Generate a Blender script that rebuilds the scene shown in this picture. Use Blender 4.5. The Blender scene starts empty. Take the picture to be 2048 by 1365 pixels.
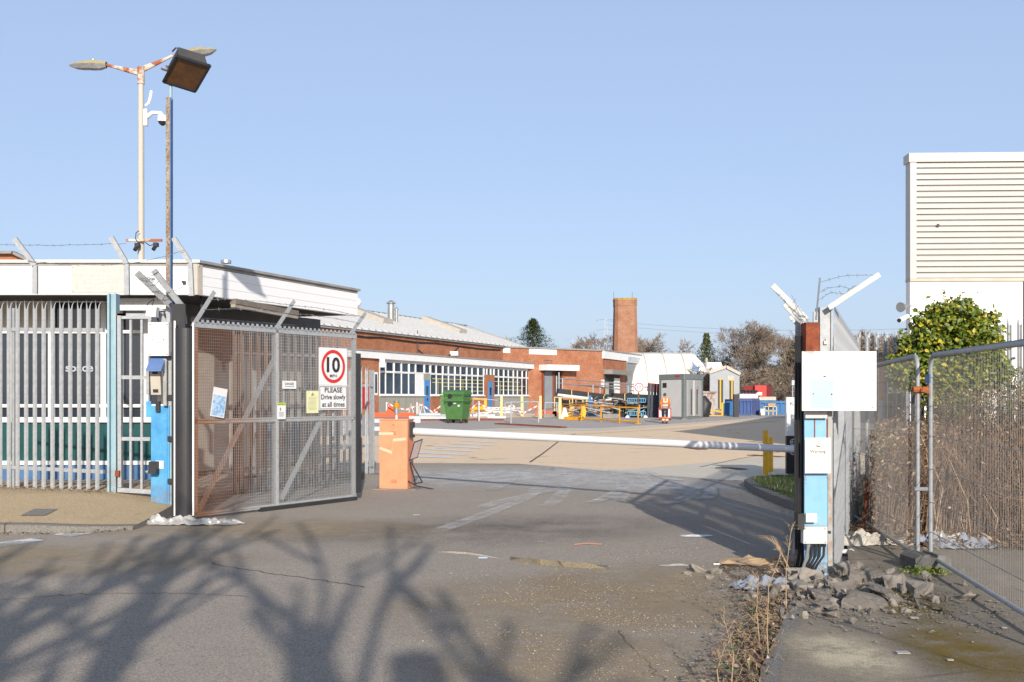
import bpy, bmesh, math, random
from mathutils import Vector as V, Matrix, noise as mnoise
random.seed(7)
R=math.radians
F=2000.0; HZ=795.0; CH=1.6
C=bpy.context.scene.collection
def hz(y): return 0.0 if y<52 else (0.41 if y>72 else 0.41*(y-52)/20)
def W(px,py,D): return V(((px-1024)/F*D, D, CH-(py-HZ)/F*D))
def GD(py,dz=0.0):
    D=30.0
    for _ in range(60): D=0.5*D+0.5*min(600,(CH-hz(D)-dz)*F/(py-HZ))
    return D
def G(px,py,dz=0.0):
    D=GD(py,dz); return V(((px-1024)/F*D, D, hz(D)+dz))
X=V((1,0,0)); Y=V((0,1,0)); Z=V((0,0,1))
class Fr:
    def __init__(s,o,u=X,v=Z):
        s.o=V(o); s.u=V(u).normalized(); s.v=V(v).normalized(); s.n=s.u.cross(s.v).normalized()
    def pt(s,a,b,c=0): return s.o+s.u*a+s.v*b+s.n*c
    def ua(s,px):
        r=(px-1024)/F; return (r*s.o.y-s.o.x)/(s.u.x-r*s.u.y)
    def za(s,px,py):
        D=s.o.y+s.u.y*s.ua(px); return CH-(py-HZ)/F*D-s.o.z
def line(A,B,z=0.0): return Fr((A[0],A[1],z),(B[0]-A[0],B[1]-A[1],0),Z)
L0=Fr((0,0,0))
class MB:
    def __init__(s): s.v=[];s.f=[];s.mi=[];s.uv=[];s.m=0;s.col=[]
    def face(s,pts,uv=None):
        i=len(s.v); s.v+= [tuple(p) for p in pts]; s.f.append(tuple(range(i,i+len(pts)))); s.mi.append(s.m)
        s.uv.append(uv or [(0,0)]*len(pts)); return s
    def fbox(s,fr,a0,a1,b0,b1,c0,c1):
        P=lambda a,b,c: fr.pt(a,b,c)
        s.face([P(a0,b0,c1),P(a1,b0,c1),P(a1,b1,c1),P(a0,b1,c1)],[(a0,b0),(a1,b0),(a1,b1),(a0,b1)])
        s.face([P(a1,b0,c0),P(a0,b0,c0),P(a0,b1,c0),P(a1,b1,c0)],[(a1,b0),(a0,b0),(a0,b1),(a1,b1)])
        s.face([P(a0,b0,c0),P(a0,b0,c1),P(a0,b1,c1),P(a0,b1,c0)],[(c0,b0),(c1,b0),(c1,b1),(c0,b1)])
        s.face([P(a1,b0,c1),P(a1,b0,c0),P(a1,b1,c0),P(a1,b1,c1)],[(c1,b0),(c0,b0),(c0,b1),(c1,b1)])
        s.face([P(a0,b1,c1),P(a1,b1,c1),P(a1,b1,c0),P(a0,b1,c0)],[(a0,c1),(a1,c1),(a1,c0),(a0,c0)])
        s.face([P(a0,b0,c0),P(a1,b0,c0),P(a1,b0,c1),P(a0,b0,c1)],[(a0,c0),(a1,c0),(a1,c1),(a0,c1)])
        return s
    def box(s,c,d,rz=0):
        u=V((math.cos(rz),math.sin(rz),0)); f=Fr(c,u,Z)
        return s.fbox(f,-d[0]/2,d[0]/2,-d[2]/2,d[2]/2,-d[1]/2,d[1]/2)
    def bar(s,p,q,w,h=None,up=Z):
        p=V(p);q=V(q);h=h or w; d=(q-p); L=d.length; d.normalize()
        up=V(up)
        if abs(d.dot(up))>.99: up=Y if abs(d.y)<.9 else X
        n=d.cross(up).normalized(); v=n.cross(d).normalized()
        f=Fr(p,d,v); return s.fbox(f,0,L,-h/2,h/2,-w/2,w/2)
    def tube(s,pts,r,n=6,cap=True,taper=None):
        pts=[V(p) for p in pts]; k=len(pts); rings=[]
        rr=r if isinstance(r,(list,tuple)) else [r]*k
        pu=None
        for i,p in enumerate(pts):
            d=(pts[min(i+1,k-1)]-pts[max(i-1,0)])
            if d.length<1e-9: d=Z.copy()
            d.normalize()
            if pu is None: pu=d.cross(Z if abs(d.z)<.9 else X).normalized()
            u=(pu-d*pu.dot(d)).normalized() if (pu-d*pu.dot(d)).length>1e-6 else d.orthogonal().normalized()
            pu=u; w=d.cross(u)
            i0=len(s.v); rings.append(i0)
            for j in range(n):
                a=2*math.pi*j/n; s.v.append(tuple(p+u*(math.cos(a)*rr[i])+w*(math.sin(a)*rr[i])))
        for i in range(k-1):
            for j in range(n):
                a=rings[i]+j;b=rings[i]+(j+1)%n;c=rings[i+1]+(j+1)%n;d_=rings[i+1]+j
                s.f.append((a,b,c,d_)); s.mi.append(s.m); s.uv.append([(0,0)]*4)
        if cap and n>3:
            s.f.append(tuple(rings[0]+j for j in range(n))[::-1]); s.mi.append(s.m); s.uv.append([(0,0)]*n)
            s.f.append(tuple(rings[-1]+j for j in range(n))); s.mi.append(s.m); s.uv.append([(0,0)]*n)
        return s
    def prism(s,poly,fr,c0,c1):   # polygon in frame coords (a,b) extruded c0..c1
        n=len(poly)
        s.face([fr.pt(a,b,c1) for a,b in poly],[(a,b) for a,b in poly])
        s.face([fr.pt(a,b,c0) for a,b in poly][::-1],[(a,b) for a,b in poly][::-1])
        for i in range(n):
            a,b=poly[i];c,d=poly[(i+1)%n]; L=math.hypot(c-a,d-b)
            s.face([fr.pt(a,b,c0),fr.pt(c,d,c0),fr.pt(c,d,c1),fr.pt(a,b,c1)],[(0,c0),(L,c0),(L,c1),(0,c1)])
        return s
    def disc(s,fr,a,b,r0,r1,c,n=32):  # ring or disc facing +n
        if r0<=0: return s.face([fr.pt(a+r1*math.cos(2*math.pi*i/n),b+r1*math.sin(2*math.pi*i/n),c) for i in range(n)])
        for i in range(n):
            t0=2*math.pi*i/n;t1=2*math.pi*(i+1)/n
            s.face([fr.pt(a+r0*math.cos(t0),b+r0*math.sin(t0),c),fr.pt(a+r1*math.cos(t0),b+r1*math.sin(t0),c),fr.pt(a+r1*math.cos(t1),b+r1*math.sin(t1),c),fr.pt(a+r0*math.cos(t1),b+r0*math.sin(t1),c)])
        return s
    def text(s,fr,txt,a,b,h,c,width=None,bold=0.0,align='CENTER'):
        cu=bpy.data.curves.new('t','FONT'); cu.body=txt; cu.size=1.0; cu.align_x=align; cu.offset=bold; cu.resolution_u=3
        ob=bpy.data.objects.new('t',cu); me=ob.to_mesh()
        vs=[v.co.copy() for v in me.vertices]; fs=[tuple(p.vertices) for p in me.polygons]
        ob.to_mesh_clear(); bpy.data.objects.remove(ob); bpy.data.curves.remove(cu)
        if not vs: return s
        k=h/0.7; kx=k
        xs=[v.x for v in vs]
        if width: kx=width/max(1e-6,(max(xs)-min(xs)))
        x0=(max(xs)+min(xs))/2 if align=='CENTER' else min(xs)
        i0=len(s.v)
        s.v+=[tuple(fr.pt(a+(v.x-x0)*kx,b+v.y*k,c)) for v in vs]
        for f in fs: s.f.append(tuple(i0+i for i in f)); s.mi.append(s.m); s.uv.append([(0,0)]*len(f))
        return s
    def mesh(s,name,mats,smooth=False,off=None,mtx=None):
        me=bpy.data.meshes.new(name)
        vs=s.v
        if mtx is not None: vs=[tuple(mtx@V(v)) for v in vs]
        if off is not None: vs=[(v[0]-off[0],v[1]-off[1],v[2]-off[2]) for v in vs]
        me.from_pydata(vs,[],s.f)
        if not isinstance(mats,(list,tuple)): mats=[mats]
        for m in mats: me.materials.append(m)
        if len(mats)>1: me.polygons.foreach_set('material_index',s.mi)
        if any(u!=(0,0) for uu in s.uv[:50] for u in uu):
            l=me.uv_layers.new(name='UVMap'); flat=[x for uu in s.uv for u in uu for x in u]
            l.data.foreach_set('uv',flat)
        if smooth: me.polygons.foreach_set('use_smooth',[True]*len(me.polygons))
        me.update(); return me
    def build(s,name,mats,parent=None,world=False,smooth=False,label=None,cat=None,group=None,kind=None,bevel=0):
        if parent is not None:
            mtx=parent_mtx(parent).inverted() if world else None
            o=bpy.data.objects.new(name,s.mesh(name,mats,smooth,mtx=mtx)); o.parent=parent
        else:
            xs=[v[0] for v in s.v];ys=[v[1] for v in s.v];zs=[v[2] for v in s.v]
            off=((min(xs)+max(xs))/2,(min(ys)+max(ys))/2,min(zs))
            if kind=='structure': off=(0,0,0)
            o=bpy.data.objects.new(name,s.mesh(name,mats,smooth,off=off)); o.location=off
        C.objects.link(o)
        if smooth and s.f and True:
            try: o.data.set_sharp_from_angle(angle=R(40))
            except Exception: pass
        if bevel:
            b=o.modifiers.new('bev','BEVEL'); b.width=bevel; b.segments=2; b.limit_method='ANGLE'
        tag(o,label,cat,group,kind); return o
def parent_mtx(o):
    m=Matrix.Translation(o.location)@Matrix.Rotation(o.rotation_euler.z,4,'Z')
    return parent_mtx(o.parent)@m if o.parent else m
def tag(o,label=None,cat=None,group=None,kind=None):
    if label: o['label']=label
    if cat: o['category']=cat
    if group: o['group']=group
    if kind: o['kind']=kind
def T(name,label,cat,loc=(0,0,0),rz=0,group=None,kind=None):
    o=bpy.data.objects.new(name,None); C.objects.link(o); o.location=loc; o.rotation_euler=(0,0,rz); o.empty_display_size=.1
    tag(o,label,cat,group,kind); return o
def dup(root,loc,rz=None,label=None,group=None,scale=None):
    r=root.copy(); C.objects.link(r); r.location=loc
    if rz is not None: r.rotation_euler=(0,0,rz)
    if scale: r.scale=scale if not isinstance(scale,(int,float)) else (scale,)*3
    if label: r['label']=label
    if group: r['group']=group
    for ch in list(root.children):
        c=ch.copy(); C.objects.link(c); c.parent=r
        for g in ch.children:
            d=g.copy(); C.objects.link(d); d.parent=c
    return r
# ---------------------------------------------------------------- materials
def col(c): return (c[0],c[1],c[2],1) if isinstance(c,(tuple,list)) else (c,c,c,1)
class NT:
    def __init__(s,name):
        s.mat=bpy.data.materials.new(name); s.mat.use_nodes=True; s.t=s.mat.node_tree; s.n=s.t.nodes; s.l=s.t.links
        s.b=s.n['Principled BSDF']; s.tc=s.n.new('ShaderNodeTexCoord')
    def link(s,a,b): s.l.new(a,b)
    def noise(s,scale,detail=4,rough=.6,stretch=None,src='Object',out='Fac',dist=0):
        n=s.n.new('ShaderNodeTexNoise'); n.inputs['Scale'].default_value=scale; n.inputs['Detail'].default_value=detail; n.inputs['Roughness'].default_value=rough; n.inputs['Distortion'].default_value=dist
        o=s.tc.outputs[src]
        if stretch:
            mp=s.n.new('ShaderNodeMapping'); mp.inputs['Scale'].default_value=stretch; s.link(o,mp.inputs[0]); o=mp.outputs[0]
        s.link(o,n.inputs['Vector']); return n.outputs[out]
    def vor(s,scale,feature='F1',out='Distance',stretch=None):
        n=s.n.new('ShaderNodeTexVoronoi'); n.feature=feature; n.inputs['Scale'].default_value=scale
        o=s.tc.outputs['Object']
        if stretch:
            mp=s.n.new('ShaderNodeMapping'); mp.inputs['Scale'].default_value=stretch; s.link(o,mp.inputs[0]); o=mp.outputs[0]
        s.link(o,n.inputs['Vector']); return n.outputs[out]
    def ramp(s,x,a,b,ca=0,cb=1):
        r=s.n.new('ShaderNodeMapRange'); r.clamp=True
        r.inputs[1].default_value=a; r.inputs[2].default_value=b; r.inputs[3].default_value=ca; r.inputs[4].default_value=cb
        s.link(x,r.inputs[0]); return r.outputs[0]
    def math(s,op,a,b):
        m=s.n.new('ShaderNodeMath'); m.operation=op
        for i,x in enumerate((a,b)):
            if isinstance(x,(int,float)): m.inputs[i].default_value=x
            else: s.link(x,m.inputs[i])
        return m.outputs[0]
    def mix(s,f,a,b,mode='MIX'):
        m=s.n.new('ShaderNodeMix'); m.data_type='RGBA'; m.blend_type=mode
        if isinstance(f,(int,float)): m.inputs[0].default_value=f
        else: s.link(f,m.inputs[0])
        for k,x in ((6,a),(7,b)):
            if isinstance(x,(tuple,list)) or isinstance(x,float): m.inputs[k].default_value=col(x)
            else: s.link(x,m.inputs[k])
        return m.outputs[2]
    def bump(s,h,strength=.3,dist=.01):
        b=s.n.new('ShaderNodeBump'); b.inputs['Strength'].default_value=strength; b.inputs['Distance'].default_value=dist
        s.link(h,b.inputs['Height']); s.link(b.outputs[0],s.b.inputs['Normal'])
    def done(s,colr,rough=.7,metal=0,spec=.5):
        if isinstance(colr,(tuple,list,float)): s.b.inputs['Base Color'].default_value=col(colr)
        else: s.link(colr,s.b.inputs['Base Color'])
        s.b.inputs['Roughness'].default_value=rough; s.b.inputs['Metallic'].default_value=metal
        s.b.inputs['Specular IOR Level'].default_value=spec
        return s.mat
def M(name,c1,c2=None,scale=4,thr=(.35,.65),rough=.65,metal=0,bump=0,bscale=60,c3=None,t3=(.6,.68),s3=3,stretch=None,spec=.4,detail=5,fade=None):
    t=NT(name); 
    if c2 is None: c2=tuple(x*.82 for x in c1)
    c=t.mix(t.ramp(t.noise(scale,detail,stretch=stretch),*thr),c1,c2)
    if c3 is not None: c=t.mix(t.ramp(t.noise(s3,6,.7,stretch=stretch),*t3),c,c3)
    if bump: t.bump(t.noise(bscale,3),bump,.005)
    return t.done(c,rough,metal,spec)
def brick(name,c1,c2,mort,dirt=.5,bw=.225,rh=.075):
    t=NT(name); b=t.n.new('ShaderNodeTexBrick'); t.link(t.tc.outputs['UV'],b.inputs['Vector'])
    b.inputs['Color1'].default_value=col(c1); b.inputs['Color2'].default_value=col(c2); b.inputs['Mortar'].default_value=col(mort)
    b.inputs['Scale'].default_value=1; b.inputs['Brick Width'].default_value=bw; b.inputs['Row Height'].default_value=rh; b.inputs['Mortar Size'].default_value=.008; b.inputs['Bias'].default_value=-.1
    c=t.mix(t.ramp(t.noise(1.2,6,.7),.35,.7),b.outputs['Color'],tuple(x*dirt for x in c1))
    c=t.mix(t.ramp(t.noise(9,4,.7),.56,.64,0,.55),c,(.10,.055,.05))
    return t.done(c,.9,0,.2)
WHITE=M('white_paint',(.84,.84,.83),(.78,.78,.76),scale=1.5,c3=(.60,.57,.52),t3=(.62,.8),s3=3,rough=.5)
WBOARD=M('white_board',(.86,.86,.86),(.83,.83,.82),scale=2,c3=(.70,.68,.63),t3=(.66,.85),s3=2,rough=.45,stretch=(1,1,5))
CREAM=M('cream_trim',(.52,.47,.40),(.44,.40,.34),scale=3,rough=.6)
CAPGREY=M('cap_grey',(.33,.32,.30),(.26,.25,.24),scale=3,rough=.6)
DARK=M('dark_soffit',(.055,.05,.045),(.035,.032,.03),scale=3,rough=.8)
BLACK=M('black_paint',(.018,.018,.02),(.03,.03,.032),scale=5,rough=.5)
RUBBER=M('black_rubber',(.028,.028,.031),(.04,.04,.043),scale=3,rough=.42,bump=.15,bscale=20,c3=(.075,.07,.065),t3=(.58,.8),s3=2,stretch=(1,1,.4))
GALV=M('galvanised',(.43,.44,.45),(.30,.315,.33),scale=18,thr=(.3,.7),rough=.55,metal=.2,bump=.1,bscale=50,c3=(.47,.47,.46),t3=(.6,.75),s3=9)
GALVD=M('galvanised_dark',(.30,.315,.335),(.22,.23,.25),scale=18,thr=(.3,.7),rough=.45,metal=.35,c3=(.30,.22,.16),t3=(.66,.74),s3=4)
RUST=M('rust',(.30,.075,.03),(.16,.045,.025),scale=14,rough=.9,bump=.3,c3=(.38,.13,.05),t3=(.55,.7),s3=25)
RUSTB=M('rust_brown',(.17,.10,.07),(.10,.065,.05),scale=9,rough=.9,c3=(.28,.12,.05),t3=(.58,.68),s3=6)
def blue_post(name,base,dark):
    t=NT(name)
    c=t.mix(t.ramp(t.noise(3,6,.7),.4,.62),base,dark)
    c=t.mix(t.ramp(t.noise(7,8,.8,stretch=(1,1,.35)),.60,.67),c,(.20,.07,.025))
    c=t.mix(t.ramp(t.noise(13,6,.8),.64,.7),c,(.42,.40,.33))
    z=t.n.new('ShaderNodeSeparateXYZ'); t.link(t.tc.outputs['Object'],z.inputs[0]); c=t.mix(t.math('MULTIPLY',t.ramp(z.outputs[2],.05,.55,1,0),t.ramp(t.noise(9,6,.8),.42,.58)),c,(.22,.13,.08)); t.bump(t.noise(30,5),.25,.004)
    return t.done(c,.6,0,.4)
BLUEP=blue_post('blue_post_paint',(.09,.36,.62),(.045,.24,.50))
BLUEF=blue_post('faded_blue_paint',(.31,.44,.49),(.24,.38,.45))
BLUED=M('deep_blue',(.03,.11,.30),(.02,.08,.22),scale=4,rough=.5)
BLUEB=M('bright_blue',(.03,.17,.40),(.03,.12,.30),scale=5,rough=.5,c3=(.15,.1,.07),t3=(.68,.75),s3=5)
def stripe_rust(name):
    t=NT(name); c=t.mix(t.ramp(t.noise(14,8,.8,stretch=(1,1,.6)),.42,.56),(.25,.16,.10),(.36,.32,.27))
    c=t.mix(t.ramp(t.noise(40,5,.8),.5,.62),c,(.12,.07,.05)); t.bump(t.noise(60,4),.4,.004); return t.done(c,.85,0,.3)
POLER=stripe_rust('pole_rust')
GLASS=M('dark_glass',(.012,.02,.032),(.02,.03,.045),scale=.6,rough=.06,spec=.9)
def glass_var():
    t=NT('window_glass'); c=t.mix(t.ramp(t.noise(.35,2),.42,.6),(.02,.035,.055),(.055,.085,.12))
    c=t.mix(t.ramp(t.noise(1.6,3),.62,.64),c,(.10,.10,.09)); return t.done(c,.12,0,.7)
GLASSW=glass_var()
GREENP=M('green_panel',(.005,.075,.075),(.004,.05,.052),scale=2,rough=.45)
GREENB=M('bin_green',(.08,.19,.055),(.06,.155,.045),scale=3,rough=.5)
YEL=M('yellow_paint',(.78,.43,.01),(.66,.34,.01),scale=8,rough=.5,c3=(.25,.14,.05),t3=(.68,.76),s3=12)
YELP=M('pale_yellow_paint',(.72,.55,.22),(.66,.50,.25),scale=2,rough=.6,c3=(.50,.25,.08),t3=(.6,.72),s3=3)
YELO=M('orange_yellow_rail',(.72,.36,.02),(.55,.24,.02),scale=5,rough=.6)
ORG=M('orange_plastic',(.75,.12,.04),(.62,.10,.04),scale=5,rough=.6)
BOXO=M('barrier_box_paint',(.80,.32,.175),(.73,.26,.13),scale=3.2,rough=.55,c3=(.78,.46,.32),t3=(.55,.75),s3=1.6,bump=.08)
REDP=M('red_paint',(.55,.03,.025),(.42,.025,.02),scale=4,rough=.5)
SIGNW=M('sign_white',(.76,.76,.76),(.70,.70,.71),scale=2,rough=.4)
SIGNP=M('sign_pinkwhite',(.76,.73,.72),(.69,.655,.635),scale=2.5,rough=.45,c3=(.60,.53,.47),t3=(.62,.85),s3=5)
SIGNR=M('sign_red',(.62,.03,.025),(.58,.03,.025),scale=3,rough=.45)
INK=M('sign_black',(.022,.022,.024),(.03,.03,.03),scale=3,rough=.5)
FADED=M('faded_ink',(.50,.46,.43),(.60,.56,.53),scale=18,rough=.8)
FADEY=M('faded_yellow_ink',(.66,.60,.42),(.72,.68,.55),scale=30,rough=.8)
PALEB=M('pale_blue_notice',(.40,.58,.70),(.46,.62,.72),scale=6,rough=.6)
MIDB=M('faded_blue_notice',(.22,.40,.62),(.45,.58,.72),scale=26,thr=(.45,.55),rough=.6)
YNOTE=M('yellow_notice',(.66,.66,.36),(.70,.70,.45),scale=8,rough=.6)
LIME=M('lime_header',(.50,.62,.08),(.45,.58,.07),scale=3,rough=.6)
OLDSIGN=M('old_sign',(.60,.565,.52),(.52,.48,.44),scale=14,rough=.8,c3=(.45,.33,.22),t3=(.68,.8),s3=4)
LICH=M('lamp_lichen',(.42,.34,.14),(.27,.25,.19),scale=18,rough=.95,bump=.5,bscale=40)
ALU=M('dull_alu',(.42,.42,.41),(.30,.30,.29),scale=6,rough=.4,metal=.4)
CONC=M('concrete_block',(.30,.28,.25),(.22,.205,.185),scale=5,rough=.95,bump=.5,bscale=30)
RENDER=M('grey_render',(.36,.345,.30),(.31,.30,.26),scale=1.2,rough=.9,c3=(.27,.25,.22),t3=(.6,.75),s3=2,stretch=(3,3,.6))
BRICK=brick('red_brick',(.49,.18,.085),(.34,.115,.06),(.46,.34,.25),.66)
BRICKL=brick('old_chimney_brick',(.43,.195,.11),(.28,.125,.075),(.42,.33,.24),.7)
WROOF=M('white_roof',(.66,.66,.66),(.60,.60,.60),scale=.6,rough=.5)
CLAD=M('beige_cladding',(.50,.485,.455),(.47,.455,.43),scale=1.2,rough=.45)
CLADD=M('cladding_groove',(.28,.26,.235),(.25,.23,.21),scale=1,rough=.6)
GREYC=M('grey_cladding',(.33,.35,.37),(.30,.32,.34),scale=1.5,rough=.5)
TENT=M('tent_fabric',(.80,.78,.70),(.68,.65,.55),scale=.35,rough=.7,c3=(.60,.56,.45),t3=(.55,.8),s3=.6,stretch=(1,1,2))
SHUT=M('roller_shutter',(.24,.26,.28),(.20,.215,.235),scale=1,rough=.5)
STEEL=M('pale_steel',(.50,.54,.58),(.42,.46,.50),scale=3,rough=.4,metal=.2)
GRAFF=M('graffiti_paint',(.76,.55,.38),(.72,.48,.32),scale=20,rough=.5)
ROCK=M('broken_asphalt',(.21,.185,.16),(.13,.115,.10),scale=8,rough=.95,bump=.8,bscale=35,c3=(.34,.30,.25),t3=(.58,.7),s3=7)
ROCKL=M('broken_concrete',(.34,.30,.255),(.21,.185,.155),scale=8,rough=.95,bump=.7,bscale=35)
def leafm(name,a,b,c,trans=.15):
    t=NT(name); o=t.n.new('ShaderNodeNewGeometry')
    r=o.outputs['Random Per Island']
    cc=t.mix(t.ramp(r,.2,.8),a,b); cc=t.mix(t.ramp(r,.82,.9),cc,c)
    m=t.done(cc,.45,0,.4); t.b.inputs['Subsurface Weight'].default_value=0
    return m
IVY=leafm('ivy_leaf',(.06,.105,.012),(.20,.235,.02),(.44,.36,.03))
DRYLEAF=leafm('dry_leaf',(.13,.075,.04),(.22,.14,.075),(.46,.38,.26))
GREENLEAF=leafm('bramble_leaf',(.05,.075,.02),(.10,.12,.035),(.20,.17,.06))
LITLEAF=leafm('fallen_leaf',(.15,.085,.05),(.23,.14,.08),(.36,.28,.19))
STEM=M('bramble_stem',(.12,.075,.055),(.235,.155,.105),scale=3,rough=.8)
STEMP=M('dry_stem',(.42,.31,.20),(.33,.22,.13),scale=3,rough=.8)
BARK=M('bark',(.125,.10,.08),(.18,.145,.11),scale=3,rough=.95)
TWIG=M('twig',(.20,.155,.12),(.27,.21,.16),scale=.5,rough=.95)
CONIF=leafm('conifer_leaf',(.055,.085,.03),(.11,.14,.045),(.18,.17,.06))
GRASSM=leafm('grass_blade',(.07,.12,.02),(.13,.17,.03),(.22,.19,.07))
PEB=leafm('pebble',(.32,.25,.17),(.46,.34,.20),(.68,.58,.44))
PLAST=NT('clear_plastic'); PLAST.done((.68,.69,.72),.22,0,.8); PLAST.bump(PLAST.noise(25,5),.6,.02); PLAST=PLAST.mat
RAG=M('rag_sheet',(.62,.57,.48),(.45,.40,.33),scale=6,rough=.8,bump=.5,bscale=12)
CARD=M('cardboard',(.48,.34,.21),(.40,.27,.16),scale=5,rough=.9)
SKIN=M('skin',(.45,.24,.17),(.42,.22,.16),rough=.6)
HIVIS=M('hi_vis_orange',(.74,.22,.025),(.62,.15,.015),scale=6,rough=.7)
REFL=M('reflective_tape',(.72,.72,.70),(.66,.66,.64),rough=.5)
NAVY=M('navy_cloth',(.02,.025,.045),(.03,.035,.055),scale=8,rough=.9)
HAIR=M('hair',(.10,.05,.03),(.07,.04,.025),scale=20,rough=.8)
AMBER=M('amber_lens',(.62,.30,.01),(.55,.25,.01),rough=.25)
FLOODG=M('flood_glass_rust',(.13,.055,.02),(.075,.035,.015),scale=7,rough=.35,c3=(.03,.018,.012),t3=(.6,.7),s3=5,spec=.6)
# ---------------------------------------------------------------- ground
def gmat(name,base,alt,speck,patch=None,sc=.35,cracks=0,sp=1.0):
    t=NT(name)
    c=t.mix(t.ramp(t.noise(sc,6,.65),.36,.66),base,alt)
    c=t.mix(t.ramp(t.noise(sc*6,5,.7),.45,.75,0,.5),c,tuple(x*.72 for x in base))
    if patch: c=t.mix(t.ramp(t.noise(sc*1.7,7,.7,dist=.6),.54,.68,0,.85),c,patch)
    g=t.noise(95,3,.85); c=t.mix(t.ramp(g,.42,.66,0,.9*sp),c,tuple(x*1.9 for x in base))
    c=t.mix(t.ramp(t.noise(38,4,.85),.40,.62,0,.75*sp),c,tuple(x*1.45 for x in base)); c=t.mix(t.ramp(t.noise(52,4,.85,stretch=(1,1.2,1)),.52,.64,0,.7*sp),c,tuple(x*.5 for x in base))
    c=t.mix(t.ramp(t.noise(120,3,.8),.50,.62,0,.8*sp),c,tuple(x*.35 for x in base))
    v=t.vor(34); c=t.mix(t.math('MULTIPLY',t.ramp(v,.10,.17,1,0),t.ramp(t.noise(9,3),.50,.62)),c,speck)
    if cracks:
        k=t.vor(cracks,'DISTANCE_TO_EDGE','Distance'); 
        c=t.mix(t.math('MULTIPLY',t.ramp(k,.0,.012,.8,0),t.ramp(t.noise(.8,3),.5,.6)),c,tuple(x*.3 for x in base))
    t.bump(t.noise(90,4,.7),.5,.008)
    return t.done(c,.93,0,.25)
ASPH=gmat('asphalt',(.33,.283,.235),(.40,.342,.28),(.60,.50,.37),(.33,.285,.225),.30,0)
YARD=gmat('yard_asphalt',(.40,.355,.32),(.46,.41,.36),(.45,.4,.35),None,.2)
TAN=gmat('tan_road',(.80,.60,.40),(.74,.57,.40),(.80,.70,.55),(.66,.55,.43),.25,.12,.5)
PAVE=gmat('pavement_surface',(.44,.335,.205),(.34,.265,.175),(.6,.52,.38),(.21,.18,.135),.9,.7,1.0)
PALEC=gmat('pale_concrete',(.62,.56,.46),(.56,.49,.39),(.6,.55,.45),None,.4,0,.5)
SLAB=gmat('slab_concrete',(.24,.205,.16),(.155,.135,.108),(.6,.54,.44),(.42,.35,.25),.9,.5,.8)
EARTH=gmat('earth',(.28,.22,.15),(.2,.17,.12),(.4,.33,.22),(.12,.12,.05),.3)
SOIL=gmat('soil',(.15,.10,.065),(.11,.08,.05),(.4,.3,.2),None,1.5)
MOSS=gmat('moss_ground',(.20,.165,.11),(.16,.135,.09),(.5,.45,.35),(.24,.16,.02),1.6,.8)
GRASSG=M('grass_ground',(.085,.12,.03),(.13,.13,.05),scale=2,rough=1)
ROADW=gmat('road_white',(.74,.73,.70),(.64,.62,.58),(.6,.6,.55),(.30,.27,.24),2.2,0,.6)
KERB=gmat('kerb_concrete',(.20,.185,.165),(.15,.14,.125),(.3,.28,.25),(.12,.12,.08),2)
def sheet(name,poly,dz,mat,div=0):
    bm=bmesh.new(); vs=[bm.verts.new((p[0],p[1],0)) for p in poly]; bm.faces.new(vs)
    for y in (52,72):
        bmesh.ops.bisect_plane(bm,geom=bm.verts[:]+bm.edges[:]+bm.faces[:],plane_co=(0,y,0),plane_no=(0,1,0))
    bmesh.ops.triangulate(bm,faces=bm.faces[:])
    for v in bm.verts: v.co.z=hz(v.co.y)+dz
    bmesh.ops.recalc_face_normals(bm,faces=bm.faces[:])
    if bm.faces[:] and bm.faces[0].normal.z<0: bmesh.ops.reverse_faces(bm,faces=bm.faces[:])
    me=bpy.data.meshes.new(name); bm.to_mesh(me); bm.free(); me.materials.append(mat)
    o=bpy.data.objects.new(name,me); C.objects.link(o); o['kind']='structure'; return o
sheet('ground',[(-700,-200),(700,-200),(700,900),(-700,900)],-.02,EARTH)
sheet('yard',[(-60,22),(60,14),(60,125),(-60,125)],-.008,YARD)
p=lambda *a:[tuple(G(x,y))[:2] for x,y in a]
# tan concrete road
sheet('concrete_road',[(-14,22.5),(5,19.3),(9,18),(30,24)]+p((1590,836),(1560,836),(1300,855),(1190,862),(1000,862),(900,868),(760,872))+[(-18,41)],-.002,TAN)
sheet('road_border',p((900,868),(1000,862),(1190,862),(1300,855),(1560,836),(1560,833.5),(1300,851),(1190,857),(1000,857),(900,862)),.002,PALEC)
sheet('concrete_slab',[(1.8,21.4),(4.6,19.0),(5.6,19.0),(9,24),(7,27.2),(5.5,25.2)],.003,PALEC)
sheet('driveway',[(-40,-40),(40,-40),(40,10),(9,16),(4.9,18.8),(4.2,19.2),(.18,23.8),(-2.6,24.2),(-6,23.4),(-14,23.4),(-40,23.4)],.006,ASPH)
# edge line
def strip(name,pts,w,dz,mat):
    m=MB(); pts=[V((a[0],a[1],0)) for a in pts]
    for i in range(len(pts)-1):
        d=(pts[i+1]-pts[i]).normalized(); n=V((-d.y,d.x,0))*w/2
        q=[pts[i]-n,pts[i+1]-n,pts[i+1]+n,pts[i]+n]
        m.face([(a.x,a.y,hz(a.y)+dz) for a in q])
    return m.build(name,mat,kind='structure')
strip('road_joint',[(-8,24.4),(-2.6,24.25),(.18,23.95),(2.4,21.2),(4.25,19.15)],.16,.010,PALEC)
strip('yellow_line',p((985,875),(1120,871),(1300,861),(1560,842)),.12,.006,M('line_yellow',(.62,.40,.10),(.55,.36,.14),scale=2,rough=.8))
hat=[((922,882.5),(995,885.5)),((898,887),(983,891)),((868,892),(965,897)),((850,898.5),(945,903)),((836,906),(930,910)),((834,913),(905,916))]
for i,(a,b) in enumerate(hat):
    A=G(*a);B=G(*b); w=.30
    m=MB(); m.face([(A.x,A.y-w,.006),(B.x,B.y-w,.006),(B.x,B.y+w,.006),(A.x,A.y+w,.006)]); m.build('road_marking',ROADW,kind='structure')
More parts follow.
